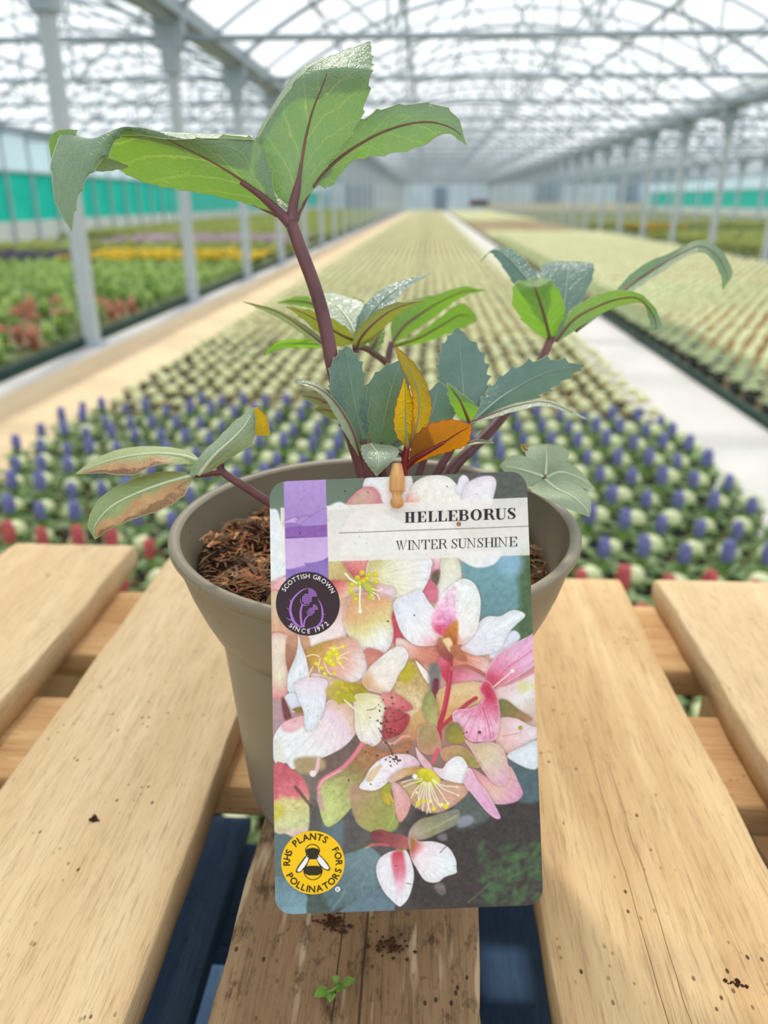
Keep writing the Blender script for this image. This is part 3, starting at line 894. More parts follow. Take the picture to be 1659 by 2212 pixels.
# ------------------------------------------------------------------ pot
def pot_material():
    t = NT('taupe_plastic')
    oc = t.coord('Object')
    big = t.noise(oc, 9.0, 3.0)
    col = t.ramp(big, [(0.3, srgb(128, 118, 100)), (0.7, srgb(144, 134, 116))])
    sp = t.voronoi(oc, 330.0); g = t.noise(oc, 45.0, 3.0)
    sxz = t.n('ShaderNodeSeparateXYZ'); t.l(oc, sxz.inputs[0])
    up = t.ramp(t.math('MULTIPLY', sxz.outputs[2], 7.0), [(0.45, 0.35), (0.9, 1.0)])
    m = t.math('MULTIPLY', t.math('MULTIPLY', t.ramp(sp, [(0.16, 1.0), (0.26, 0.0)]), t.ramp(g, [(0.58, 0.0), (0.66, 1.0)])), up)
    col = t.mix(m, col, srgb(62, 48, 36))
    fine = t.noise(oc, 600.0, 2.0)
    tr = t.n('ShaderNodeBsdfTranslucent'); tr.inputs[0].default_value = srgb(150, 138, 112)
    mx = t.n('ShaderNodeMixShader'); mx.inputs[0].default_value = 0.06
    t.l(t.bsdf(col, 0.38, 0.4, t.bump(fine, 0.05, 0.0004)), mx.inputs[1]); t.l(tr.outputs[0], mx.inputs[2])
    return t.done(mx.outputs[0])
M_TAUPE = pot_material()
PX, PY, PZ = -0.0212, 0.315, Z_TOP
PH_POT = 0.1385
RS = 1.03
prof_out = [(0.0, 0.004), (0.052, 0.004), (0.0575, 0.0), (0.0612, 0.002), (0.0622, 0.006), (0.0690, 0.0945), (0.0693, 0.0958),
            (0.0705, 0.0960), (0.0722, 0.0972), (0.0765, 0.1065), (0.0805, 0.1175), (0.0838, 0.1295), (0.0846, 0.1330), (0.0862, 0.1338), (0.0870, 0.1352), (0.0870, 0.1372), (0.0860, PH_POT), (0.0836, PH_POT), (0.0822, 0.1372)]
prof_in = [(0.0822, 0.1372), (0.0815, 0.1325), (0.0745, 0.1080), (0.0690, 0.0970), (0.0670, 0.0930), (0.0560, 0.006), (0.0, 0.006)]
prof_out = [(r * RS, z) for r, z in prof_out]; prof_in = [(r * RS, z) for r, z in prof_in]
pot = tag(empty('plant_pot', (PX, PY, PZ)), 'round taupe grey plastic plant pot standing on the middle pallet board', 'plant pot')
v, f = lathe_data(prof_out[:7], 96); mesh('pot_wall', v, f, M_TAUPE, pot, True)
v, f = lathe_data(prof_out[6:14], 96); mesh('collar', v, f, M_TAUPE, pot, True)
v, f = lathe_data(prof_out[13:], 96); mesh('rim', v, f, M_TAUPE, pot, True)
v, f = lathe_data(prof_in, 96); mesh('inner_wall', v, f, M_TAUPE, pot, True)

# ------------------------------------------------------------------ compost with bark fibres
def compost_material():
    t = NT('bark_compost')
    g = t.n('ShaderNodeNewGeometry')
    oc = t.coord('Object')
    at = t.n('ShaderNodeAttribute'); at.attribute_name = 'tone'
    n = t.noise(oc, 300.0, 3.0)
    col = t.mix(t.math('MULTIPLY', n, 0.5), at.outputs['Color'], srgb(40, 26, 18))
    return t.done(t.bsdf(col, 0.8, 0.2, t.bump(n, 0.4, 0.0006)))
M_COMP = compost_material()
SOIL_Z, SOIL_R = 0.1215, 0.0792
def soil_h(x, y):
    return 0.0035 * math.sin(70 * x + 1.2) * math.cos(60 * y + 0.4) + 0.0022 * math.sin(160 * x - 90 * y) + 0.002 * math.cos(210 * y + 60 * x) - 0.006 * max(0, (x - 0.02) / 0.06)
V, Fc, T = [], [], []
NR, NA = 26, 84
V.append((0, 0, SOIL_Z + soil_h(0, 0)))
for i in range(1, NR + 1):
    r_ = SOIL_R * i / NR
    for k in range(NA):
        a = 2 * math.pi * k / NA
        x, y = r_ * math.cos(a), r_ * math.sin(a)
        V.append((x, y, SOIL_Z + soil_h(x, y) + random.uniform(-0.0012, 0.0012) - (0.0 if i < NR else 0.004)))
for k in range(NA):
    Fc.append((0, 1 + k, 1 + (k + 1) % NA))
for i in range(NR - 1):
    for k in range(NA):
        a, b = 1 + i * NA + k, 1 + i * NA + (k + 1) % NA
        Fc.append((a, a + NA, b + NA, b))
T = [srgb(70, 46, 30)] * len(V)
tones = [srgb(182, 112, 66), srgb(160, 96, 58), srgb(140, 92, 60), srgb(112, 80, 54), srgb(88, 66, 44), srgb(200, 150, 104), srgb(140, 114, 82), srgb(74, 56, 40), srgb(166, 106, 70), srgb(104, 84, 60), srgb(124, 100, 70)]
for i in range(6500):                                   # flat fibres and flakes lying every way
    r_ = (SOIL_R - 0.003) * math.sqrt(random.random()); a = random.uniform(0, 6.283)
    x, y = r_ * math.cos(a), r_ * math.sin(a)
    big = random.random() < 0.10
    L = random.uniform(0.003, 0.008) if not big else random.uniform(0.007, 0.014)
    w_ = random.uniform(0.0005, 0.0013) if not big else random.uniform(0.0015, 0.0034)
    th = random.uniform(0, 6.283); tilt = random.gauss(0.0, 0.28); z = SOIL_Z + soil_h(x, y) + random.uniform(0.0002, 0.0042)
    d = Vector((math.cos(th) * math.cos(tilt), math.sin(th) * math.cos(tilt), math.sin(tilt)))
    s = Vector((-math.sin(th), math.cos(th), random.uniform(-.5, .5))).normalized()
    u = d.cross(s).normalized() * w_ * 0.35
    c = Vector((x, y, z)); n0 = len(V)
    lim = SOIL_R - 0.001
    pts = []
    for (q, ww) in ((-0.5, 0.5), (0.0, 1.0), (0.5, 0.4)):
        for sg in (-1, 1):
            p = c + d * L * q + s * w_ * ww * sg * 0.5 + (u if q == 0 else u * 0)
            rad = math.hypot(p.x, p.y)
            if rad > lim: p.x *= lim / rad; p.y *= lim / rad
            pts.append(p)
    V += [tuple(p) for p in pts]
    Fc += [(n0, n0 + 1, n0 + 3, n0 + 2), (n0 + 2, n0 + 3, n0 + 5, n0 + 4)]
    tn = random.choice(tones)
    pk_ = 0.5 + 0.5 * math.sin(25 * x + 2) * math.cos(30 * y)
    tn = tuple(cc * (0.65 + 0.6 * pk_) for cc in tn[:3]) + (1,)
    T += [tn] * 6
for i in range(26):                                     # grey-white perlite crumbs
    r_ = 0.07 * math.sqrt(random.random()); a = random.uniform(1.8, 3.9)
    x, y = r_ * math.cos(a), r_ * math.sin(a); c = Vector((x, y, SOIL_Z + soil_h(x, y) + 0.003)); n0 = len(V)
    q = random.uniform(0.0008, 0.0024)
    for dv in ((1, 0, 0), (0, 1, 0), (-1, 0, 0), (0, -1, 0), (0, 0, 1), (0, 0, -1)):
        V.append(tuple(c + Vector(dv) * q * random.uniform(0.7, 1.2)))
    Fc += [(n0, n0 + 1, n0 + 4), (n0 + 1, n0 + 2, n0 + 4), (n0 + 2, n0 + 3, n0 + 4), (n0 + 3, n0, n0 + 4), (n0 + 1, n0, n0 + 5), (n0 + 2, n0 + 1, n0 + 5), (n0 + 3, n0 + 2, n0 + 5), (n0, n0 + 3, n0 + 5)]
    T += [srgb(190, 180, 170)] * 6
me = bpy.data.meshes.new('compost'); me.from_pydata(V, [], Fc); me.materials.append(M_COMP)
ca = me.color_attributes.new('tone', 'FLOAT_COLOR', 'POINT'); ca.data.foreach_set('color', np.array(T, dtype=np.float32).ravel())
o = obj('compost', me); o.location = (PX, PY, PZ)
tag(o, 'brown bark fibre compost filling the taupe pot', 'compost', kind='stuff')

# ------------------------------------------------------------------ the hellebore
def leaf_material(name, refl, refl2, trans, fac=0.45, rough=0.42, vein_pale=srgb(190, 206, 120), vein_refl=0.25, aged=None, blue_sheen=0.0, edge_trans=None):
    t = NT(name)
    uv = t.n('ShaderNodeUVMap'); uv.uv_map = 'leaf'
    sx = t.n('ShaderNodeSeparateXYZ'); t.l(uv.outputs[0], sx.inputs[0])
    T_, S_ = sx.outputs[0], sx.outputs[1]
    oc = t.coord('Object')
    a = t.math('ABSOLUTE', S_)
    wob = t.noise(oc, 160.0, 2.0)
    # arching side veins
    ph = t.math('ADD', t.math('SUBTRACT', t.math('MULTIPLY', T_, 6.5), t.math('MULTIPLY', t.math('POWER', a, 0.8), 2.1)), t.math('MULTIPLY', wob, 0.55))
    ph = t.math('ADD', ph, t.math('MULTIPLY', t.math('SIGN', S_), 0.22))
    fr = t.math('ABSOLUTE', t.math('SUBTRACT', t.math('FRACT', ph), 0.5))
    side = t.ramp(fr, [(0.0, 1.0), (0.035, 0.8), (0.075, 0.0)])
    side = t.math('MULTIPLY', side, t.ramp(a, [(0.05, 1.0), (0.95, 0.25)]))
    net_v = t.voronoi(oc, 260.0, 'DISTANCE_TO_EDGE')
    net = t.ramp(net_v, [(0.0, 1.0), (0.06, 0.0)])
    fine_v = t.voronoi(oc, 900.0, 'DISTANCE_TO_EDGE')
    vein = t.math('MAXIMUM', side, t.math('MULTIPLY', net, 0.30))
    blot = t.noise(oc, 55.0, 4.0, 0.6)
    col = t.mix(t.ramp(blot, [(0.3, 0.0), (0.7, 1.0)]), refl, refl2)
    tcol = t.mix(t.ramp(blot, [(0.3, 0.0), (0.75, 0.35)]), trans, tuple(c * 0.7 for c in trans[:3]) + (1,))
    if edge_trans is not None:
        tcol = t.mix(t.ramp(t.math('ADD', a, t.math('MULTIPLY', blot, 0.3)), [(0.55, 0.0), (1.1, 0.9)]), tcol, edge_trans)
    tcol = t.mix(t.math('MULTIPLY', vein, 0.55), tcol, vein_pale)
    col = t.mix(t.math('MULTIPLY', vein, vein_refl), col, vein_pale)
    if aged:                                   # withered brown patch towards one margin
        c1, c2, (t0, t1), s0 = aged
        edge = t.math('ADD', t.math('MULTIPLY', S_, s0), t.math('MULTIPLY', t.math('SUBTRACT', t.noise(oc, 70.0, 4.0, 0.65), 0.5), 1.5))
        win = t.math('MULTIPLY', t.ramp(T_, [(max(0, t0 - 0.1), 0.0), (t0 + 0.05, 1.0)]), t.ramp(T_, [(t1 - 0.05, 1.0), (min(1, t1 + 0.1), 0.0)]))
        m = t.math('MULTIPLY', t.ramp(edge, [(0.05, 0.0), (0.40, 1.0)]), win)
        pale = t.ramp(t.noise(oc, 120.0, 3.0), [(0.3, c1), (0.7, c2)])
        col = t.mix(m, col, pale); tcol = t.mix(m, tcol, srgb(190, 140, 70))
        dk = t.math('MULTIPLY', t.ramp(edge, [(0.62, 0.0), (0.74, 0.75)]), win)
        col = t.mix(dk, col, srgb(96, 68, 48))
    h = t.math('ADD', t.math('MULTIPLY', t.ramp(net_v, [(0.0, 0.0), (0.12, 1.0)]), 0.5), t.math('MULTIPLY', t.ramp(fine_v, [(0.0, 0.0), (0.2, 1.0)]), 0.25))
    h = t.math('SUBTRACT', h, t.math('MULTIPLY', side, 0.8))
    nrm = t.bump(h, 0.42, 0.0008)
    tr = t.n('ShaderNodeBsdfTranslucent'); t.l(tcol, tr.inputs[0]); t.l(nrm, tr.inputs['Normal'])
    mx = t.n('ShaderNodeMixShader'); mx.inputs[0].default_value = fac
    t.l(t.bsdf(col, rough, 0.5, nrm), mx.inputs[1]); t.l(tr.outputs[0], mx.inputs[2])
    return t.done(mx.outputs[0])

G1, G2 = srgb(104, 134, 116), srgb(126, 152, 130)
ML = {
    'big': leaf_material('leaf_mature', srgb(132, 158, 142), srgb(152, 174, 156), srgb(118, 170, 22), 0.48, 0.40, srgb(196, 216, 110)),
    'blue': leaf_material('leaf_glaucous', srgb(88, 120, 116), srgb(112, 142, 136), srgb(108, 150, 60), 0.26, 0.32, srgb(136, 166, 152), 0.22),
    'bright': leaf_material('leaf_fresh', srgb(112, 150, 90), srgb(132, 166, 104), srgb(140, 200, 10), 0.55, 0.42, srgb(200, 224, 90)),
    'olive': leaf_material('leaf_olive', srgb(128, 138, 84), srgb(146, 150, 96), srgb(160, 170, 40), 0.40, 0.45, srgb(196, 196, 110)),
    'pale': leaf_material('leaf_silvery', srgb(150, 170, 150), srgb(176, 190, 170), srgb(150, 176, 70), 0.30, 0.34, srgb(206, 214, 180)),
    'yellow': leaf_material('leaf_young_yellow', srgb(150, 150, 60), srgb(176, 160, 50), srgb(250, 200, 0), 0.62, 0.42, srgb(250, 226, 90), 0.3, edge_trans=srgb(250, 180, 0)),
    'orange': leaf_material('leaf_young_orange', srgb(150, 104, 44), srgb(130, 92, 48), srgb(200, 134, 10), 0.52, 0.42, srgb(240, 110, 40), 0.4, edge_trans=srgb(214, 134, 0)),
    'matte': leaf_material('leaf_matte', srgb(146, 166, 138), srgb(168, 184, 156), srgb(150, 170, 90), 0.26, 0.5, srgb(176, 190, 150)),
    'aged1': leaf_material('leaf_withered', srgb(150, 172, 118), srgb(178, 190, 140), srgb(190, 190, 70), 0.30, 0.5, srgb(206, 206, 150), 0.35, (srgb(206, 170, 128), srgb(178, 132, 96), (0.30, 0.95), 1.0)),
    'aged2': leaf_material('leaf_withered_edge', srgb(124, 156, 108), srgb(166, 182, 130), srgb(180, 190, 80), 0.30, 0.5, srgb(206, 206, 150), 0.35, (srgb(214, 180, 128), srgb(190, 140, 100), (0.10, 0.98), 1.0)),
    'curl': leaf_material('leaf_rolled', srgb(128, 154, 116), srgb(158, 176, 138), srgb(214, 200, 10), 0.42, 0.5, srgb(190, 200, 140), 0.3),
}
def stem_material(name, a, b):
    t = NT(name)
    n = t.noise(t.mapping(t.coord(), (1, 1, 0.3)), 120.0, 3.0)
    return t.done(t.bsdf(t.ramp(n, [(0.3, a), (0.7, b)]), 0.42, 0.45, t.bump(n, 0.15, 0.0005), **{'Subsurface Weight': 0.1, 'Subsurface Scale': 0.002}))
M_STEM = stem_material('purple_stem', srgb(86, 52, 58), srgb(118, 76, 80))
M_STEMR = stem_material('red_stem', srgb(150, 46, 50), srgb(118, 40, 44))
M_RIB = stem_material('midrib_purple', srgb(100, 66, 60), srgb(126, 88, 76))
M_RIBG = stem_material('midrib_pale', srgb(116, 142, 126), srgb(136, 160, 140))
M_RIBP = stem_material('midrib_silvery', srgb(176, 190, 160), srgb(196, 206, 176))
M_MARG = flat('leaf_margin', srgb(168, 178, 132), 0.5, 0.4, 0.1, 200)
M_MARGR = flat('leaf_margin_red', srgb(150, 70, 44), 0.5, 0.4, 0.1, 200)

HZ0 = PZ + SOIL_Z
plant = tag(empty('hellebore_plant', (PX, PY, HZ0)), 'potted hellebore with serrated leathery leaves on purple stems', 'plant')
PL = Vector((PX, PY, HZ0))
def leaf(A, Mid, B, mat, rows=64, teeth=9, depth=0.0011, rib=M_RIB, marg=M_MARG, ribr=0.0008, crease=0.45, marg_r=0.00011, cols=5, rib_end=0.93, lip=None):
    """A, Mid, B: control points (px, py, depth) from base to tip along one margin, the midrib, the other margin"""
    m = max(len(A), len(Mid), len(B))
    cv = []
    for C in (A, Mid, B):
        w3 = [P(*c) for c in C]
        cv.append(crom(w3, rows + 1))
    a, mid, b = cv
    V, UVs = [], []
    ncol = 2 * cols + 1
    for i in range(rows + 1):
        t = i / rows
        fade = min(1, t * 7, (1 - t) * 9)
        saw = ((t * teeth) % 1.0)
        tooth = (saw ** 3.0) * fade * depth
        pa, pm, pb = a[i], mid[i], b[i]
        la, lb = np.linalg.norm(pa - pm) + 1e-9, np.linalg.norm(pb - pm) + 1e-9
        saw2 = (((t * teeth) + 0.37) % 1.0) ** 2.2 * fade * depth
        pa = pa + (pa - pm) / la * (tooth - depth * 0.3 * fade)
        pb = pb + (pb - pm) / lb * (saw2 - depth * 0.3 * fade)
        for j in range(ncol):
            s = -1 + 2 * j / (ncol - 1)
            quad = pa * (s * (s - 1) / 2) + pm * (1 - s * s) + pb * (s * (s + 1) / 2)
            lin = pm + (pa - pm) * (-s) if s < 0 else pm + (pb - pm) * s
            V.append(quad * (1 - crease) + lin * crease)
            UVs.append((t, s))
    Fc = []
    for i in range(rows):
        for j in range(ncol - 1):
            q = i * ncol + j
            Fc.append((q, q + 1, q + ncol + 1, q + ncol))
    me = bpy.data.meshes.new('leaf')
    base = Vector(mid[0])
    V = [tuple(Vector(p) - base) for p in V]
    nf = len(Fc)
    # margin bead gives the leaf its thickness at the rim
    edge = [V[i * ncol] for i in range(rows + 1)] + [V[i * ncol + ncol - 1] for i in range(rows, -1, -1)]
    tv, tf = tube_data(edge, marg_r, 4, False)
    n0 = len(V)
    V2 = V + [tuple(p) for p in tv]; F2 = Fc + [tuple(k + n0 for k in q) for q in tf]
    me.from_pydata(V2, [], F2)
    me.materials.append(ML[mat]); me.materials.append(marg)
    mi = np.zeros(len(F2), dtype=np.int32); mi[nf:] = 1
    me.polygons.foreach_set('material_index', mi)
    me.polygons.foreach_set('use_smooth', np.ones(len(F2), dtype=bool))
    uvl = me.uv_layers.new(name='leaf')
    UVs += [(0, 0)] * len(tv)
    li = np.zeros(len(me.loops), dtype=np.int32); me.loops.foreach_get('vertex_index', li)
    uvl.data.foreach_set('uv', np.array(UVs, dtype=np.float32)[li].ravel())
    me.update()
    o = obj('leaf', me, plant); o.location = base - PL
    # midrib standing a little proud on both faces
    n_ = int(rows * rib_end)
    pts = [Vector(mid[i]) - base for i in range(0, n_ + 1, 2)]
    rr = [ribr * (1 - 0.8 * k / (len(pts) - 1)) for k in range(len(pts))]
    v, f = tube_data(pts, rr, 6)
    rb_ = mesh('midrib', v, f, rib, o, True)
    return o
def stem(pts, r0, r1, mat=M_STEM, name='stem', n=28):
    w0 = [P(*p) for p in pts]
    if pts[0][1] >= 1105:                     # grows out of the compost near the crown
        f0 = w0[0]
        w0 = [Vector((PX + 0.55 * (f0.x - PX), PY + 0.55 * (f0.y - PY), HZ0 - 0.006))] + w0
    w3 = crom(w0, n)
    base = Vector(w3[0])
    rr = [r0 + (r1 - r0) * k / (n - 1) for k in range(n)]
    v, f = tube_data([Vector(p) - base for p in w3], rr, 10)
    o = mesh(name, v, f, mat, plant, True); o.location = base - PL
    return o

# --- tall stem and its three big backlit leaves
stem([(800, 1120, .322), (788, 1030, .315), (764, 950, .310), (738, 870, .305), (717, 780, .300), (702, 700, .297), (680, 620, .294), (650, 540, .291), (628, 478, .290)], .0034, .0024)
stem([(628, 482, .290), (634, 440, .290), (644, 395, .290), (650, 350, .289)], .0023, .0008)
stem([(628, 484, .290), (596, 452, .289), (560, 420, .287), (520, 393, .285)], .0022, .0009)
stem([(634, 478, .292), (655, 425, .296), (682, 385, .300), (715, 355, .303)], .0018, .0006)
stem([(600, 462, .293), (560, 445, .300), (520, 428, .306)], .0014, .0006)
leaf([(632, 448, .292), (592, 415, .291), (566, 350, .289), (553, 308, .287), (580, 262, .285), (618, 205, .282), (652, 160, .281), (700, 128, .287), (752, 106, .293), (798, 90, .298)],
     [(636, 460, .290), (640, 420, .290), (650, 360, .288), (660, 300, .286), (675, 240, .283), (695, 190, .280), (712, 150, .278), (742, 132, .284), (775, 112, .292), (799, 91, .298)],
     [(640, 462, .291), (662, 425, .292), (700, 365, .293), (735, 320, .293), (768, 275, .292), (792, 215, .290), (801, 158, .286), (805, 140, .290), (803, 118, .294), (800, 92, .298)], 'big', 110, 11, .0014, crease=.3, rib_end=.64)
leaf([(556, 306, .2868), (580, 260, .2848), (618, 203, .2818), (652, 158, .2808), (700, 126, .2868)], [(554, 303, .289), (577, 257, .287), (614, 200, .284), (650, 155, .283), (700, 124, .288)], [(552, 300, .292), (574, 254, .290), (610, 196, .287), (647, 151, .286), (700, 122, .290)], 'pale', 40, 8, .0003, rib=M_RIBP, ribr=.0001)
leaf([(604, 452, .289), (592, 410, .286), (575, 330, .283), (530, 294, .279), (450, 298, .275), (370, 300, .271), (310, 292, .268), (266, 288, .264), (232, 335, .258), (190, 385, .252), (166, 440, .248), (155, 500, .246)],
     [(602, 457, .290), (575, 432, .288), (545, 405, .286), (500, 375, .284), (440, 340, .281), (375, 308, .277), (315, 284, .271), (245, 283, .264), (190, 315, .257), (160, 380, .252), (152, 440, .248), (155, 500, .246)],
     [(600, 462, .292), (565, 450, .295), (520, 436, .300), (450, 420, .304), (390, 410, .306), (335, 400, .306), (285, 382, .304), (235, 352, .300), (150, 285, .283), (112, 345, .264), (122, 440, .252), (155, 500, .246)], 'big', 130, 15, .0013, crease=.3, rib_end=.52)
leaf([(548, 302, .2796), (450, 299, .2748), (370, 301, .2708), (310, 293, .2678), (262, 292, .2638)], [(545, 297, .284), (450, 292, .280), (370, 291, .276), (310, 286, .273), (262, 286, .268)], [(542, 292, .289), (450, 289, .286), (370, 285, .282), (310, 281, .278), (262, 283, .273)], 'pale', 48, 8, .0004, rib=M_RIBP, ribr=.0001)
leaf([(168, 281, .278), (130, 281, .279), (107, 300, .280), (112, 350, .280)], [(164, 290, .275), (138, 298, .276), (122, 320, .277), (113, 350, .280)], [(166, 302, .273), (150, 314, .273), (134, 334, .275), (114, 350, .280)], 'bright', 28, 5, .0004, rib=M_RIBG, ribr=.0001)
leaf([(205, 336, .272), (240, 344, .276), (276, 358, .280)], [(198, 352, .270), (236, 356, .274), (276, 360, .280)], [(192, 370, .268), (232, 369, .273), (276, 362, .280)], 'pale', 28, 4, .0004, rib=M_RIBP, ribr=.0001)
leaf([(642, 462, .293), (668, 410, .297), (700, 352, .300), (735, 302, .302), (785, 256, .304), (840, 231, .306), (930, 223, .306), (985, 250, .303), (1006, 308, .300)],
     [(646, 460, .294), (676, 402, .298), (712, 360, .301), (760, 322, .304), (820, 288, .306), (880, 268, .306), (935, 264, .304), (985, 282, .302), (1007, 311, .300)],
     [(650, 455, .295), (682, 404, .300), (712, 404, .304), (740, 370, .307), (768, 345, .309), (830, 335, .310), (905, 318, .309), (962, 288, .304), (1008, 314, .300)], 'big', 100, 12, .0014, crease=.3)
leaf([(622, 452, .300), (604, 445, .304), (592, 425, .308), (590, 404, .312)], [(622, 450, .300), (612, 440, .304), (602, 425, .308), (592, 403, .312)], [(624, 448, .300), (622, 432, .304), (612, 418, .308), (594, 402, .312)], 'pale', 24, 3, .0004, rib=M_RIBP, ribr=.0003)

# --- second whorl, just behind the tall stem
stem([(806, 1110, .345), (800, 1000, .345), (785, 900, .348), (772, 830, .350), (768, 745, .352)], .0026, .0016)
leaf([(722, 768, .352), (660, 725, .352), (590, 680, .350), (525, 652, .346)], [(720, 762, .349), (664, 716, .347), (600, 674, .346), (525, 652, .346)], [(718, 752, .342), (668, 708, .340), (600, 670, .342), (525, 651, .346)], 'pale', 48, 7, .0008, rib=M_RIB)
leaf([(766, 742, .352), (728, 748, .350), (690, 722, .348), (655, 690, .346), (618, 662, .344)], [(764, 735, .350), (735, 722, .346), (698, 700, .344), (660, 678, .343), (618, 662, .344)], [(764, 728, .348), (745, 705, .340), (708, 685, .338), (668, 670, .340), (618, 661, .344)], 'olive', 48, 6, .0009)
leaf([(768, 728, .356), (722, 706, .362), (692, 668, .370), (668, 642, .380)], [(770, 725, .356), (752, 690, .364), (722, 655, .374), (690, 634, .382)], [(774, 722, .356), (794, 690, .364), (785, 655, .374), (720, 632, .384)], 'pale', 48, 6, .0008, rib=M_RIBP)
leaf([(768, 735, .352), (772, 688, .356), (800, 645, .360), (850, 612, .366), (930, 590, .374)], [(768, 735, .352), (790, 692, .352), (820, 655, .356), (862, 622, .362), (930, 590, .374)], [(770, 735, .352), (812, 694, .350), (850, 655, .354), (880, 622, .362), (930, 591, .374)], 'blue', 52, 7, .0010, rib=M_RIBG)
leaf([(766, 752, .350), (764, 725, .346), (790, 690, .342), (840, 658, .340), (920, 648, .342)], [(768, 752, .350), (785, 722, .344), (815, 692, .341), (855, 666, .340), (920, 648, .342)], [(772, 752, .352), (805, 735, .350), (838, 700, .348), (872, 670, .346), (920, 649, .342)], 'olive', 52, 6, .0010)
leaf([(795, 755, .372), (800, 730, .376), (815, 708, .380), (828, 692, .384)], [(800, 757, .372), (812, 735, .375), (822, 712, .379), (829, 692, .384)], [(806, 758, .372), (826, 742, .374), (832, 715, .378), (831, 692, .384)], 'bright', 30, 4, .0006)
stem([(768, 748, .352), (790, 752, .365), (812, 766, .385), (835, 784, .400)], .0014, .0018)
# --- third whorl, farthest back
stem([(820, 1090, .400), (830, 960, .410), (835, 860, .412), (838, 780, .414), (846, 738, .416)], .0028, .0016)
leaf([(846, 738, .416), (846, 690, .420), (880, 652, .424), (945, 636, .430), (1000, 619, .436), (1046, 627, .440)], [(848, 740, .416), (872, 705, .420), (905, 680, .426), (945, 655, .431), (1000, 630, .437), (1046, 627, .440)], [(852, 742, .418), (898, 712, .426), (935, 688, .432), (965, 664, .436), (1000, 640, .438), (1046, 628, .440)], 'bright', 56, 7, .0008)
leaf([(850, 745, .420), (900, 722, .428), (950, 685, .436), (996, 655, .442), (1028, 680, .446)], [(852, 748, .422), (905, 730, .430), (955, 702, .438), (995, 680, .444), (1030, 690, .446)], [(856, 750, .424), (915, 740, .434), (965, 722, .442), (1005, 706, .446), (1032, 692, .446)], 'bright', 48, 6, .0008)
leaf([(712, 752, .405), (660, 752, .405), (610, 752, .402), (572, 768, .398)], [(712, 745, .402), (660, 742, .400), (610, 744, .399), (570, 767, .398)], [(712, 738, .398), (650, 732, .396), (600, 738, .396), (570, 765, .398)], 'bright', 40, 5, .0006, rib=M_RIBG)
leaf([(720, 690, .400), (680, 668, .405), (640, 660, .410), (600, 655, .415)], [(720, 685, .398), (680, 658, .404), (640, 650, .410), (600, 654, .415)], [(722, 678, .396), (690, 648, .402), (650, 640, .408), (600, 652, .415)], 'bright', 32, 5, .0006)
leaf([(735, 672, .392), (755, 660, .396), (785, 655, .402)], [(735, 668, .390), (756, 650, .396), (786, 654, .402)], [(738, 662, .388), (760, 643, .396), (788, 652, .402)], 'bright', 24, 4, .0006)

# --- leaves of the centre, standing in front of the tall stem
stem([(812, 1110, .318), (800, 1040, .314), (790, 990, .310), (782, 950, .307)], .0028, .0018)
stem([(838, 1110, .322), (828, 1030, .318), (818, 985, .314), (820, 950, .312)], .0024, .0014)
leaf([(785, 968, .306), (742, 930, .300), (716, 862, .296), (712, 800, .295), (728, 765, .297), (748, 746, .300)], [(788, 968, .308), (776, 915, .304), (764, 860, .301), (755, 805, .299), (750, 770, .300), (748, 746, .300)], [(794, 968, .308), (797, 915, .304), (792, 850, .301), (785, 800, .300), (772, 768, .300), (748, 745, .300)], 'blue', 70, 8, .0015, rib=M_RIBG, ribr=.0005)
leaf([(812, 965, .310), (788, 925, .306), (776, 878, .303), (790, 835, .302), (825, 795, .304), (868, 776, .308)], [(816, 968, .311), (828, 915, .307), (838, 870, .305), (848, 830, .305), (858, 800, .306), (868, 776, .308)], [(822, 970, .313), (862, 940, .314), (880, 895, .314), (885, 845, .312), (880, 800, .310), (869, 775, .308)], 'blue', 70, 8, .0015, rib=M_RIBG, ribr=.0005)
leaf([(822, 972, .314), (850, 968, .316), (885, 955, .318), (905, 930, .320)], [(822, 970, .314), (850, 955, .316), (880, 935, .318), (905, 925, .320)], [(824, 966, .314), (850, 940, .316), (880, 920, .318), (905, 922, .320)], 'blue', 30, 4, .0006, rib=M_RIBG)
leaf([(775, 985, .300), (742, 930, .294), (705, 865, .290), (672, 838, .289), (638, 828, .290)], [(776, 982, .302), (758, 925, .298), (722, 868, .294), (682, 836, .291), (638, 824, .290)], [(780, 980, .305), (770, 930, .306), (738, 872, .302), (690, 830, .296), (638, 819, .290)], 'pale', 52, 7, .0007, rib=M_RIB)
leaf([(742, 905, .330), (715, 905, .332), (680, 886, .335)], [(742, 898, .328), (712, 886, .331), (680, 884, .335)], [(742, 892, .328), (710, 874, .331), (680, 882, .335)], 'olive', 24, 3, .0006)
leaf([(715, 878, .335), (685, 876, .338), (650, 856, .342)], [(712, 872, .334), (685, 860, .338), (650, 854, .342)], [(712, 866, .334), (688, 850, .338), (650, 852, .342)], 'olive', 24, 3, .0006)
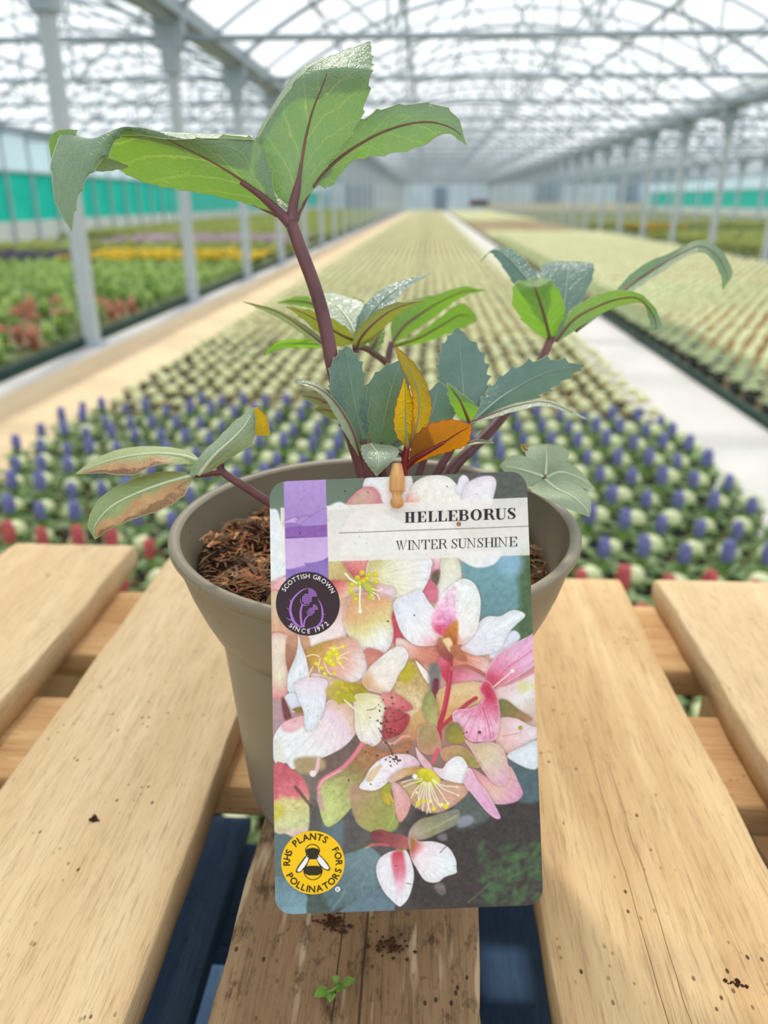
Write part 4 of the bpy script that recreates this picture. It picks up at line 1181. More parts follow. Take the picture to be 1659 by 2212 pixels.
# young yellow and orange leaves
stem([(868, 1110, .312), (872, 1040, .306), (874, 1000, .302), (880, 960, .298)], .0024, .0012, M_STEMR)
stem([(872, 1012, .304), (895, 992, .300), (925, 975, .296), (960, 955, .293)], .0016, .0007, M_STEMR)
leaf([(884, 968, .298), (890, 915, .294), (892, 870, .291), (885, 830, .288), (866, 790, .286), (853, 750, .286)], [(886, 968, .299), (900, 920, .297), (906, 875, .296), (900, 835, .294), (880, 795, .290), (854, 749, .286)], [(888, 968, .301), (918, 930, .303), (932, 880, .304), (922, 832, .302), (897, 788, .296), (855, 748, .286)], 'yellow', 60, 9, .0010, rib=M_RIBG, marg=M_MARGR, ribr=.0005)
leaf([(880, 970, .297), (858, 945, .292), (850, 912, .289), (856, 870, .287), (866, 838, .286), (872, 815, .286)], [(882, 968, .298), (878, 935, .296), (876, 905, .294), (876, 872, .292), (875, 840, .289), (872, 816, .286)], [(884, 966, .300), (895, 930, .299), (896, 895, .297), (890, 860, .295), (880, 832, .291), (873, 815, .286)], 'yellow', 54, 9, .0011, rib=M_RIBG, marg=M_MARGR, ribr=.0005)
leaf([(884, 1000, .300), (893, 948, .296), (925, 918, .293), (975, 906, .291), (1018, 916, .290)], [(886, 1002, .301), (920, 978, .299), (955, 958, .297), (990, 935, .294), (1019, 920, .290)], [(892, 1004, .303), (935, 986, .303), (975, 974, .302), (1010, 958, .298), (1020, 925, .291)], 'orange', 56, 9, .0010, rib=M_STEMR, marg=M_MARGR, ribr=.0007)
leaf([(890, 1000, .312), (888, 978, .314), (892, 958, .316), (900, 945, .318)], [(894, 1000, .313), (898, 980, .315), (902, 960, .317), (902, 945, .318)], [(900, 1000, .314), (910, 982, .316), (912, 960, .318), (904, 944, .318)], 'orange', 20, 3, .0004)
# leaves right of the centre
stem([(880, 1110, .330), (905, 1020, .326), (925, 975, .324), (955, 930, .324)], .0022, .0012)
stem([(905, 1110, .336), (945, 1020, .330), (972, 975, .328), (1000, 920, .326)], .0026, .0013)
leaf([(905, 955, .322), (895, 915, .320), (905, 870, .320), (945, 826, .322)], [(915, 955, .322), (925, 920, .320), (938, 875, .320), (948, 826, .322)], [(925, 955, .323), (965, 925, .322), (986, 880, .322), (970, 842, .322), (950, 825, .322)], 'blue', 48, 8, .0009, rib=M_RIBG)
leaf([(1012, 912, .320), (990, 898, .316), (972, 868, .313), (965, 828, .312)], [(1014, 912, .320), (1005, 890, .315), (992, 862, .312), (967, 828, .312)], [(1018, 910, .320), (1032, 885, .318), (1012, 862, .315), (968, 829, .312)], 'bright', 40, 6, .0009)
leaf([(1005, 905, .330), (962, 858, .334), (944, 800, .338), (955, 745, .342), (985, 708, .346)], [(1008, 905, .330), (1002, 860, .334), (998, 810, .338), (994, 760, .342), (987, 707, .346)], [(1012, 905, .330), (1045, 862, .334), (1055, 815, .338), (1040, 760, .342), (990, 708, .346)], 'blue', 72, 9, .0022, rib=M_RIBG, ribr=.0005)
leaf([(1018, 912, .326), (1048, 850, .332), (1095, 802, .336), (1175, 774, .340), (1262, 788, .346)], [(1020, 912, .326), (1070, 868, .330), (1120, 835, .334), (1185, 803, .339), (1263, 789, .346)], [(1022, 912, .326), (1090, 888, .332), (1160, 858, .338), (1215, 826, .342), (1263, 791, .346)], 'blue', 80, 9, .0026, rib=M_RIBG, ribr=.0006)
leaf([(1018, 914, .324), (1068, 902, .320), (1115, 888, .318), (1180, 878, .318), (1266, 906, .320)], [(1020, 912, .326), (1070, 892, .324), (1120, 876, .323), (1185, 870, .321), (1266, 905, .320)], [(1022, 910, .328), (1075, 884, .330), (1130, 868, .330), (1190, 866, .326), (1266, 903, .320)], 'pale', 48, 8, .0010, rib=M_RIB)
leaf([(1010, 962, .318), (1035, 958, .318), (1066, 957, .320)], [(1010, 958, .320), (1035, 952, .321), (1066, 956, .320)], [(1012, 954, .322), (1036, 949, .324), (1066, 955, .320)], 'pale', 20, 3, .0003)
# --- right whorl on a leaning stem
stem([(930, 1110, .345), (975, 1015, .345), (1040, 950, .352), (1085, 900, .358), (1130, 840, .366), (1165, 785, .372), (1190, 732, .378)], .0030, .0020)
leaf([(1186, 738, .378), (1142, 706, .374), (1110, 662, .370), (1112, 612, .366), (1140, 605, .376), (1160, 600, .384)], [(1188, 732, .378), (1178, 690, .373), (1166, 650, .369), (1156, 622, .366), (1155, 610, .374), (1160, 602, .384)], [(1190, 735, .378), (1214, 700, .376), (1219, 655, .372), (1192, 607, .367), (1180, 602, .376), (1162, 600, .384)], 'bright', 54, 7, .0010)
leaf([(1190, 728, .382), (1155, 655, .390), (1110, 612, .398), (1080, 568, .404), (1058, 546, .408), (1037, 566, .410)], [(1192, 725, .382), (1165, 640, .390), (1128, 590, .398), (1095, 555, .404), (1065, 540, .407), (1037, 566, .410)], [(1194, 722, .382), (1172, 630, .392), (1150, 580, .400), (1110, 542, .406), (1070, 536, .408), (1038, 566, .410)], 'blue', 54, 7, .0008, rib=M_RIBG)
leaf([(1198, 722, .384), (1192, 660, .392), (1168, 600, .400), (1172, 572, .406), (1205, 564, .412)], [(1200, 722, .384), (1218, 660, .392), (1226, 600, .400), (1228, 575, .406), (1232, 566, .412)], [(1202, 722, .384), (1248, 665, .392), (1278, 605, .400), (1282, 572, .406), (1262, 566, .412)], 'blue', 54, 7, .0008, rib=M_RIBG)
leaf([(1196, 738, .376), (1215, 690, .372), (1262, 650, .368), (1320, 628, .366), (1375, 632, .366), (1412, 662, .366), (1430, 705, .364), (1404, 718, .360)], [(1200, 738, .377), (1240, 690, .375), (1290, 662, .373), (1340, 645, .372), (1380, 645, .370), (1408, 675, .368), (1418, 708, .364), (1403, 718, .360)], [(1206, 738, .378), (1262, 700, .380), (1310, 672, .380), (1350, 658, .378), (1388, 655, .374), (1402, 688, .369), (1404, 712, .364), (1402, 719, .360)], 'big', 66, 8, .0007)
leaf([(1240, 715, .392), (1318, 640, .398), (1380, 578, .404), (1450, 545, .410), (1510, 519, .414), (1556, 540, .414), (1582, 588, .412), (1563, 625, .410)], [(1244, 716, .392), (1335, 636, .398), (1400, 590, .404), (1462, 552, .409), (1512, 532, .410), (1548, 552, .410), (1570, 595, .410), (1562, 625, .410)], [(1248, 716, .392), (1362, 632, .396), (1425, 590, .400), (1478, 556, .404), (1515, 545, .406), (1540, 562, .407), (1558, 598, .408), (1560, 625, .410)], 'big', 66, 8, .0006)
stem([(1190, 736, .378), (1215, 716, .384), (1250, 700, .392)], .0018, .0008)
# --- low right rosette hanging over the rim
stem([(1010, 1110, .345), (1080, 1060, .345), (1140, 1040, .340), (1178, 1030, .336)], .0018, .0012)
leaf([(1176, 1034, .336), (1145, 1050, .332), (1112, 1040, .330), (1080, 1008, .330)], [(1175, 1030, .336), (1145, 1020, .334), (1115, 1012, .333), (1080, 1006, .330)], [(1172, 1026, .337), (1148, 992, .340), (1110, 984, .338), (1080, 1004, .330)], 'matte', 40, 5, .0004, rib=M_RIBP)
leaf([(1174, 1028, .337), (1146, 1000, .342), (1135, 975, .348), (1150, 961, .353)], [(1178, 1027, .337), (1180, 1000, .343), (1180, 978, .349), (1178, 959, .354)], [(1182, 1027, .337), (1212, 1008, .342), (1230, 978, .348), (1205, 959, .353)], 'matte', 40, 5, .0004, rib=M_RIBP)
leaf([(1180, 1030, .337), (1205, 998, .340), (1245, 1010, .338), (1286, 1056, .332)], [(1180, 1032, .336), (1210, 1020, .336), (1250, 1032, .335), (1286, 1057, .332)], [(1180, 1036, .335), (1212, 1042, .333), (1252, 1054, .332), (1286, 1058, .332)], 'matte', 40, 5, .0004, rib=M_RIBP)
leaf([(1180, 1034, .335), (1225, 1036, .332), (1270, 1066, .327), (1276, 1100, .322), (1273, 1116, .319)], [(1177, 1036, .335), (1202, 1056, .329), (1238, 1074, .324), (1265, 1098, .320), (1273, 1116, .319)], [(1172, 1036, .335), (1148, 1058, .328), (1190, 1082, .320), (1240, 1104, .318), (1272, 1116, .319)], 'matte', 48, 5, .0004, rib=M_RIBP)
leaf([(1134, 976, .348), (1128, 972, .350), (1124, 962, .352)], [(1138, 974, .349), (1134, 966, .351), (1126, 960, .352)], [(1144, 970, .350), (1140, 962, .352), (1127, 959, .352)], 'yellow', 12, 2, .0002)
# --- left whorl leaning over the rim, partly withered
stem([(640, 1130, .312), (585, 1088, .306), (530, 1052, .302), (492, 1028, .300), (478, 1015, .299), (476, 1000, .298)], .0020, .0014)
stem([(480, 1018, .299), (455, 1022, .297), (425, 1026, .295), (405, 1024, .294)], .0014, .0009)
leaf([(408, 1026, .292), (432, 985, .290), (470, 948, .289), (505, 912, .288), (545, 883, .287)], [(430, 1026, .288), (462, 985, .284), (500, 950, .283), (528, 920, .284), (548, 886, .287)], [(452, 1020, .292), (495, 990, .289), (540, 962, .288), (552, 925, .288), (550, 887, .288)], 'matte', 44, 5, .0005, rib=M_RIBP, crease=.1)
leaf([(548, 940, .288), (548, 920, .288), (547, 900, .288), (545, 882, .288)], [(566, 941, .294), (562, 922, .293), (558, 900, .291), (550, 881, .289)], [(584, 940, .301), (580, 916, .299), (572, 895, .295), (556, 880, .290)], 'yellow', 24, 4, .0005, rib=M_RIBG, ribr=.00005)
leaf([(432, 992, .296), (400, 972, .300), (330, 964, .304), (262, 970, .304), (205, 992, .302), (165, 1022, .299)], [(430, 996, .295), (390, 984, .294), (330, 980, .293), (265, 988, .293), (210, 1004, .295), (164, 1023, .299)], [(428, 1002, .295), (385, 1003, .290), (335, 1005, .287), (285, 1026, .286), (225, 1022, .290), (165, 1024, .299)], 'aged1', 52, 6, .0006, rib=M_RIBP)
leaf([(420, 1022, .294), (350, 1019, .294), (275, 1040, .292), (215, 1078, .289), (190, 1130, .286), (204, 1163, .284)], [(420, 1026, .293), (355, 1044, .288), (295, 1066, .285), (240, 1095, .283), (206, 1134, .283), (204, 1164, .284)], [(418, 1030, .293), (395, 1072, .284), (345, 1102, .280), (285, 1122, .279), (238, 1142, .280), (206, 1165, .284)], 'aged2', 56, 8, .0006, rib=M_RIBP)
# --- small downy leaf in front, just above the label
leaf([(780, 962, .296), (783, 985, .291), (795, 1005, .288), (812, 1027, .287)], [(800, 958, .298), (815, 978, .290), (818, 1002, .286), (813, 1027, .287)], [(845, 962, .298), (862, 975, .294), (845, 998, .289), (815, 1027, .287)], 'pale', 36, 7, .0005, rib=M_RIBP, ribr=.0004)
stem([(862, 975, .297), (872, 985, .302), (874, 1000, .306)], .0010, .0012)

# ------------------------------------------------------------------ printed plant label leaning on the rim
TLc, TRc, BRc, BLc = (582, 1041), (1137, 1017.5), (1174, 1955), (595, 1976)
LA, LB_, LC = P(*TLc, .2600), P(*TRc, .2600), P(*BLc, .2495)
LN = (LB_ - LA).cross(LC - LA).normalized()
if LN.dot(FWD) > 0: LN = -LN
def on_label(px, py, off=0.0):
    r = ray(px, py)
    t = (LA - CAM).dot(LN) / r.dot(LN)
    return CAM + r * t + LN * off
LORG = on_label(880, 1960)
label = tag(empty('plant_label', LORG), 'printed picture label of white and pink hellebore flowers leaning against the pot', 'plant label')
# homography from the unit square to pixels (bilinear is exact enough for this near-parallelogram)
def uv_px(u, v):
    a = np.array(TLc) * (1 - u)[..., None] + np.array(TRc) * u[..., None]
    b = np.array(BLc) * (1 - u)[..., None] + np.array(BRc) * u[..., None]
    return a * (1 - v)[..., None] + b * v[..., None]
NXL, NYL = 372, 600
RC_U, RC_V = 36 / 560.0, 37 / 935.0
vv = np.linspace(0, 1, NYL)
k = np.minimum(vv, 1 - vv) / RC_V
ins = np.where(k < 1, RC_U * (1 - np.sqrt(np.clip(1 - (1 - k) ** 2, 0, 1))), 0)
uu = ins[:, None] + (1 - 2 * ins)[:, None] * np.linspace(0, 1, NXL)[None, :]
GP = uv_px(uu, np.repeat(vv[:, None], NXL, 1))            # (NY, NX, 2) pixel of every grid vertex
X_, Y_ = GP[..., 0], GP[..., 1]
IMG = np.zeros((NYL, NXL, 3))
prn = np.random.default_rng(5)
def vnoise(scale, seed):
    r = np.random.default_rng(seed); g = r.random((64, 64))
    x = (X_ - 560) / scale; y = (Y_ - 1000) / scale
    xi, yi = np.floor(x).astype(int), np.floor(y).astype(int)
    fx, fy = x - xi, y - yi
    fx, fy = fx * fx * (3 - 2 * fx), fy * fy * (3 - 2 * fy)
    q = lambda a, b: g[(yi + b) % 64, (xi + a) % 64]
    return (q(0, 0) * (1 - fx) + q(1, 0) * fx) * (1 - fy) + (q(0, 1) * (1 - fx) + q(1, 1) * fx) * fy
NZ1, NZ2, NZ3 = vnoise(26, 1), vnoise(9, 2), vnoise(3.2, 3)
def window(pts, pad):
    x0, y0 = pts.min(0) - pad; x1, y1 = pts.max(0) + pad
    m = (X_ >= x0) & (X_ <= x1) & (Y_ >= y0) & (Y_ <= y1)
    rows = np.where(m.any(1))[0]; cols = np.where(m.any(0))[0]
    if not len(rows) or not len(cols): return None
    return slice(rows[0], rows[-1] + 1), slice(cols[0], cols[-1] + 1)
def sdist(pts, x, y):
    """signed distance to a polygon, positive inside"""
    a = pts; b = np.roll(pts, -1, 0)
    d2 = np.full(x.shape, 1e9); ins_ = np.zeros(x.shape, bool)
    for (ax, ay), (bx, by) in zip(a, b):
        ex, ey = bx - ax, by - ay
        L = ex * ex + ey * ey + 1e-9
        t = np.clip(((x - ax) * ex + (y - ay) * ey) / L, 0, 1)
        d2 = np.minimum(d2, (x - ax - t * ex) ** 2 + (y - ay - t * ey) ** 2)
        c = (ay > y) != (by > y)
        ins_ ^= c & (x < ex * (y - ay) / (by - ay + 1e-12) + ax)
    d = np.sqrt(d2)
    return np.where(ins_, d, -d)
def lerp_stops(t, stops):
    out = np.empty(t.shape + (3,))
    ts = [s[0] for s in stops]
    for c in range(3): out[..., c] = np.interp(t, ts, [s[1][c] for s in stops])
    return out
def pet(pts, stops, p0=None, p1=None, rim=None, soft=1.6, alpha=1.0, smooth=True, tex=9.0, veins=None):
    """one printed petal: colour ramp from p0 to p1, optional rim (colour, width), veins (colour, count)"""
    Q = crom_closed(pts, 5) if smooth else np.array(pts, float)
    w_ = window(Q, soft + 10)
    if w_ is None: return
    x, y = X_[w_], Y_[w_]
    d = sdist(Q, x, y)
    al = np.clip(d / soft + 0.5, 0, 1) * alpha
    if soft < 3.2 and smooth and alpha > .9:            # printed petals darken what lies just behind them
        sh = (np.clip(1 + d / 8.0, 0, 1) ** 2 * 0.24 * (d < 0))[..., None]
        IMG[w_] = IMG[w_] * (1 - sh) + np.array((96, 52, 46)) * sh
    if not isinstance(stops, list): stops = [(0, stops), (1, stops)]
    if p0 is None:
        t = np.clip(d / (d.max() + 1e-6), 0, 1)
    else:
        ax = np.array(p1, float) - np.array(p0, float)
        t = np.clip(((x - p0[0]) * ax[0] + (y - p0[1]) * ax[1]) / (ax @ ax), 0, 1)
        t = np.clip(t + (NZ1[w_] - 0.5) * 0.16, 0, 1)
    c = lerp_stops(t, stops)
    if veins and p0 is not None:
        ax = np.array(p1, float) - np.array(p0, float)
        ang = np.arctan2((x - p0[0]) * ax[1] - (y - p0[1]) * ax[0], (x - p0[0]) * ax[0] + (y - p0[1]) * ax[1] + 12)
        f = np.abs(((ang * veins[1] + NZ1[w_] * 0.5) % 1) - 0.5)
        k_ = (np.clip(1 - f / 0.10, 0, 1) * veins[2])[..., None]
        c = c * (1 - k_) + np.array(veins[0]) * k_
    if p0 is not None and soft < 3.2 and smooth:      # fine streaks running out along the petal, soft falling-off at its edge
        ax = np.array(p1, float) - np.array(p0, float)
        ang = np.arctan2((x - p0[0]) * ax[1] - (y - p0[1]) * ax[0], (x - p0[0]) * ax[0] + (y - p0[1]) * ax[1] + 25)
        st = np.abs(((ang * 7.3 + NZ2[w_] * 0.25) % 1) - 0.5)
        c = c * (1 - 0.055 * np.clip(1 - st / 0.16, 0, 1) - 0.075 * (1 - np.clip(d / 13.0, 0, 1)) * (0.4 + NZ1[w_]))[..., None]
    if rim:
        kk = (np.exp(-np.maximum(d, 0) / rim[1]) * (rim[2] if len(rim) > 2 else 1.0))[..., None]
        c = c * (1 - kk) + np.array(rim[0]) * kk
    c = c + ((NZ2[w_] - 0.5) * tex * 1.5 + (NZ3[w_] - 0.5) * tex * 1.3 + (NZ1[w_] - 0.5) * tex * 0.5)[..., None]
    IMG[w_] = IMG[w_] * (1 - al[..., None]) + c * al[..., None]
def ln(pts, col, w=1.6, alpha=1.0, n=14):
    C = crom(pts, n) if len(pts) > 2 else np.array(pts, float)
    w_ = window(C, w + 2)
    if w_ is None: return
    x, y = X_[w_], Y_[w_]; d2 = np.full(x.shape, 1e9)
    for (ax, ay), (bx, by) in zip(C[:-1], C[1:]):
        ex, ey = bx - ax, by - ay; L = ex * ex + ey * ey + 1e-9
        t = np.clip(((x - ax) * ex + (y - ay) * ey) / L, 0, 1)
        d2 = np.minimum(d2, (x - ax - t * ex) ** 2 + (y - ay - t * ey) ** 2)
    al = (np.clip((w / 2 - np.sqrt(d2)) / 1.3 + 0.5, 0, 1) * alpha)[..., None]
    IMG[w_] = IMG[w_] * (1 - al) + np.array(col, float) * al
def dot(x, y, r, col, alpha=1.0, soft=1.3):
    w_ = window(np.array([(x - r, y - r), (x + r, y + r)], float), soft + 1)
    if w_ is None: return
    d = np.hypot(X_[w_] - x, Y_[w_] - y)
    al = (np.clip((r - d) / soft + 0.5, 0, 1) * alpha)[..., None]
    IMG[w_] = IMG[w_] * (1 - al) + np.array(col, float) * al

WHT, CRM, PNK, DPK, RED, OLV, YLG = (233, 236, 240), (236, 230, 212), (226, 168, 190), (208, 96, 120), (182, 50, 72), (176, 160, 92), (204, 200, 40)
# backdrop
IMG[:] = lerp_stops(np.clip((Y_ - 1017) / 950, 0, 1), [(0, (96, 114, 98)), (0.07, (104, 120, 104)), (0.2, (196, 176, 160)), (0.45, (204, 160, 140)), (0.6, (170, 130, 116)), (0.72, (108, 96, 86)), (0.8, (74, 74, 72)), (1, (70, 68, 64))])
pet([(1000, 1015), (1150, 1010), (1150, 1085), (1000, 1090)], (84, 88, 82), soft=30)
pet([(1010, 1190), (1160, 1190), (1165, 1425), (1085, 1425), (1030, 1345), (1000, 1250)], [(0, (120, 166, 176)), (1, (92, 128, 132))], (1120, 1200), (1060, 1400), soft=14)
pet([(1118, 1195), (1160, 1195), (1165, 1410), (1105, 1400), (1122, 1310)], (74, 100, 66), soft=16)
pet([(1085, 1195), (1128, 1200), (1120, 1240), (1080, 1235)], (140, 180, 208), soft=18, alpha=.8)
pet([(585, 1620), (700, 1620), (720, 1700), (690, 1800), (585, 1800)], (120, 108, 100), soft=20)
pet([(690, 1600), (800, 1590), (790, 1660), (700, 1690)], (112, 92, 84), soft=14)
pet([(680, 1730), (900, 1720), (980, 1760), (900, 1840), (700, 1840)], (86, 84, 82), soft=20)
pet([(900, 1750), (1175, 1700), (1180, 1960), (900, 1965)], (58, 52, 50), soft=26)
pet([(1100, 1640), (1170, 1640), (1172, 1722), (1115, 1728)], (78, 100, 106), soft=8)
pet([(985, 1700), (1050, 1690), (1062, 1760), (985, 1790)], (86, 94, 90), soft=14)
# big glaucous leaves low on the print
pet([(590, 1790), (640, 1800), (650, 1860), (612, 1905), (590, 1900)], (92, 112, 112), soft=6)
pet([(590, 1895), (650, 1922), (690, 1985), (590, 1985)], [(0, (104, 134, 144)), (1, (122, 158, 172))], (600, 1900), (640, 1980), soft=3, veins=((150, 176, 184), 3, .3))
pet([(676, 1860), (745, 1845), (800, 1830), (835, 1870), (838, 1900), (790, 1935), (735, 1962), (680, 1970)], [(0, (116, 142, 150)), (1, (78, 102, 104))], (800, 1840), (700, 1970), soft=3, veins=((140, 168, 182), 3, .35))
pet([(740, 1963), (800, 1928), (840, 1915), (852, 1965), (800, 1985), (735, 1985)], (98, 122, 134), soft=4)
pet([(668, 1930), (700, 1935), (712, 1985), (666, 1985)], (72, 88, 80), soft=5)
pet([(700, 1760), (740, 1770), (735, 1840), (700, 1830)], (100, 128, 140), soft=12, alpha=.7)
# fern
for i in range(95):
    a = prn.uniform(0, 1); cx = prn.uniform(1035, 1172); cy = prn.uniform(1822, 1955)
    if cx < 1090 and cy < 1870 and prn.random() < .6: continue
    q = prn.uniform(7, 19); th = prn.uniform(-0.9, 0.9) - 0.8
    g = prn.uniform(-14, 22)
    pet([(cx - q * math.cos(th), cy - q * math.sin(th)), (cx + q * .4 * math.sin(th), cy - q * .4 * math.cos(th)), (cx + q * math.cos(th), cy + q * math.sin(th)), (cx - q * .4 * math.sin(th), cy + q * .4 * math.cos(th))], (66 + g * .6, 98 + g, 60 + g * .4), soft=8, alpha=.62)
ln([(1010, 1950), (1040, 1925), (1060, 1905)], (96, 110, 70), 3, .7)
# strip of flowers along the top edge
pet([(787, 1095), (784, 1060), (786, 1040), (802, 1030), (880, 1024), (893, 1046), (903, 1062), (908, 1098)], [(0, WHT), (1, (238, 226, 226))], (830, 1030), (880, 1095))
pet([(884, 1098), (890, 1052), (906, 1035), (930, 1027), (965, 1029), (986, 1046), (1002, 1072), (1006, 1098)], [(0, (238, 238, 234)), (.7, (236, 232, 222)), (1, (236, 176, 164))], (950, 1030), (890, 1092))
pet([(988, 1064), (991, 1036), (1002, 1026), (1013, 1036), (1016, 1064)], (226, 222, 236), soft=3)
pet([(1000, 1098), (1004, 1052), (1030, 1032), (1060, 1028), (1072, 1040), (1067, 1070), (1054, 1098)], [(0, (232, 222, 236)), (1, (236, 238, 238))], (1020, 1035), (1050, 1095), soft=3)
pet([(748, 1096), (764, 1068), (785, 1053), (806, 1052), (819, 1065), (823, 1078), (822, 1096)], [(0, (200, 172, 148)), (1, (206, 140, 146))], (775, 1070), (822, 1085), rim=((220, 124, 150), 4))
pet([(708, 1100), (720, 1088), (738, 1085), (756, 1100)], WHT, soft=5)
pet([(578, 1112), (588, 1100), (600, 1104), (607, 1132), (617, 1160), (622, 1225), (612, 1245), (588, 1256), (580, 1240)], (228, 234, 238), soft=4)
pet([(583, 1262), (614, 1246), (626, 1262), (605, 1290), (586, 1290)], [(0, (228, 156, 160)), (1, (236, 200, 196))], (590, 1280), (620, 1250))
pet([(584, 1285), (605, 1285), (615, 1340), (640, 1372), (586, 1375)], [(0, (214, 196, 160)), (1, (214, 160, 130))], (590, 1300), (620, 1370))
# flowers seen faintly under the title panel
pet([(735, 1160), (760, 1110), (820, 1095), (830, 1130), (770, 1150), (742, 1175)], (232, 196, 206), soft=3, alpha=.8)
pet([(735, 1190), (790, 1130), (830, 1112), (880, 1130), (960, 1120), (1000, 1180), (940, 1215), (760, 1220)], (240, 238, 230), soft=4, alpha=.8)
# blurred whites upper right of the print
pet([(985, 1195), (1080, 1190), (1078, 1208), (1060, 1222), (1030, 1226), (1005, 1216)], [(0, (236, 236, 228)), (1, (228, 230, 236))], (1000, 1195), (1060, 1222), soft=4)
pet([(925, 1198), (966, 1198), (962, 1225), (945, 1245), (932, 1250)], [(0, (236, 214, 214)), (1, (214, 120, 150))], (945, 1200), (932, 1248), soft=3)
pet([(955, 1205), (985, 1200), (997, 1240), (985, 1275), (955, 1300), (943, 1280), (950, 1240)], [(0, (226, 222, 200)), (1, (236, 238, 232))], (960, 1210), (965, 1290), soft=2.5)
pet([(935, 1236), (950, 1232), (946, 1262), (932, 1258)], (104, 90, 72), soft=6)
pet([(908, 1272), (924, 1252), (945, 1268), (944, 1298), (936, 1302), (920, 1290)], (206, 112, 136), soft=1.5)
# flower with the open yellow-green middle
pet([(705, 1208), (760, 1206), (782, 1258), (742, 1264), (706, 1256)], [(0, (206, 196, 134)), (1, (190, 150, 96))], (720, 1215), (775, 1255), veins=((160, 130, 70), 3, .3))
pet([(740, 1208), (804, 1206), (794, 1252), (776, 1258)], [(0, (228, 156, 150)), (1, (206, 88, 96))], (780, 1208), (775, 1250), veins=((240, 190, 190), 3, .4))
pet([(800, 1206), (850, 1200), (926, 1204), (931, 1232), (920, 1264), (902, 1288), (870, 1298), (840, 1296), (812, 1282), (790, 1256)], [(0, (196, 176, 104)), (.35, (228, 224, 188)), (.7, (236, 234, 222)), (1, WHT)], (792, 1250), (915, 1260), rim=((240, 240, 236), 3, .7), veins=((206, 200, 160), 3, .25))
pet([(706, 1254), (776, 1262), (768, 1280), (738, 1304), (722, 1300), (706, 1285)], [(0, (206, 90, 96)), (.5, (228, 150, 132)), (1, (230, 206, 176))], (715, 1262), (745, 1295))
pet([(792, 1262), (850, 1270), (850, 1300), (842, 1296), (800, 1292)], [(0, (232, 170, 170)), (1, (232, 214, 222))], (800, 1275), (845, 1285))
pet([(735, 1300), (772, 1288), (752, 1330), (748, 1372), (722, 1403), (692, 1404), (672, 1396), (668, 1372)], [(0, (222, 176, 150)), (.5, (236, 214, 214)), (1, (238, 234, 228))], (760, 1295), (690, 1400), soft=2)
pet([(766, 1282), (842, 1290), (851, 1330), (851, 1368), (840, 1400), (824, 1415), (800, 1413), (772, 1394), (748, 1364), (742, 1325)], [(0, (208, 150, 110)), (.25, (222, 176, 124)), (.5, (222, 212, 146)), (.75, (236, 234, 216)), (1, WHT)], (780, 1285), (822, 1408), rim=((234, 206, 208), 5, .6), veins=((226, 190, 150), 4, .2))
pet([(846, 1330), (854, 1320), (862, 1358), (872, 1380), (852, 1392), (850, 1362)], (192, 76, 88), soft=1.6)
# right-hand white flower seen from behind
pet([(858, 1378), (905, 1394), (945, 1394), (966, 1418), (955, 1442), (905, 1432), (872, 1432), (858, 1412)], [(0, (238, 214, 210)), (.5, (218, 148, 128)), (1, (190, 108, 88))], (862, 1390), (960, 1415), soft=2.5)
pet([(970, 1398), (1002, 1394), (1042, 1418), (1066, 1440), (1052, 1474), (1012, 1456), (978, 1444)], [(0, (196, 116, 86)), (.5, (222, 150, 128)), (1, (236, 206, 206))], (975, 1405), (1060, 1450), soft=2.5)
pet([(1092, 1372), (1112, 1362), (1124, 1376), (1106, 1398), (1072, 1422), (1058, 1412)], (216, 222, 236), soft=4)
pet([(996, 1398), (1028, 1352), (1052, 1332), (1080, 1331), (1106, 1318), (1128, 1322), (1134, 1332), (1112, 1352), (1096, 1372), (1082, 1400), (1060, 1412), (1030, 1416), (1005, 1408)], [(0, (232, 190, 186)), (.2, (230, 226, 238)), (1, (230, 238, 242))], (1000, 1400), (1100, 1340), veins=((214, 218, 232), 3, .25))
pet([(850, 1302), (880, 1285), (908, 1275), (926, 1300), (940, 1320), (946, 1358), (951, 1384), (936, 1394), (905, 1395), (880, 1382), (861, 1352)], [(0, (226, 230, 242)), (.6, (238, 236, 240)), (.85, (238, 200, 204)), (1, (218, 128, 110))], (870, 1300), (952, 1388), rim=((240, 242, 246), 3, .5))
pet([(944, 1330), (955, 1285), (985, 1258), (1004, 1250), (1026, 1262), (1038, 1296), (1035, 1340), (1026, 1366), (1002, 1391), (984, 1388), (972, 1380), (952, 1376)], [(0, (220, 142, 110)), (.25, (240, 232, 230)), (1, (234, 240, 238))], (975, 1385), (1015, 1280), rim=((242, 246, 244), 3, .6))
pet([(930, 1345), (936, 1320), (950, 1292), (975, 1266), (990, 1262), (986, 1300), (988, 1340), (978, 1372), (956, 1376), (938, 1364)], [(0, (214, 60, 96)), (.28, (224, 140, 182)), (.7, (230, 190, 212)), (1, (238, 226, 232))], (955, 1375), (985, 1262), soft=7, tex=22, rim=((240, 232, 238), 4, .7))
pet([(956, 1378), (970, 1352), (988, 1340), (990, 1362), (986, 1392), (972, 1392)], [(0, (170, 84, 40)), (1, (206, 140, 60))], (970, 1388), (985, 1345), soft=6)
pet([(956, 1382), (972, 1378), (978, 1396), (970, 1410), (960, 1400)], (232, 204, 150), soft=4)
pet([(972, 1400), (984, 1394), (1002, 1410), (1010, 1428), (984, 1424)], (176, 104, 76), soft=5)
pet([(950, 1418), (968, 1428), (968, 1474), (954, 1458), (946, 1436)], [(0, (222, 110, 130)), (1, (200, 56, 84))], (950, 1430), (966, 1455))
pet([(974, 1446), (1010, 1448), (1042, 1462), (1010, 1488), (974, 1484)], [(0, (206, 96, 120)), (1, (224, 158, 172))], (976, 1450), (1020, 1480), soft=3)
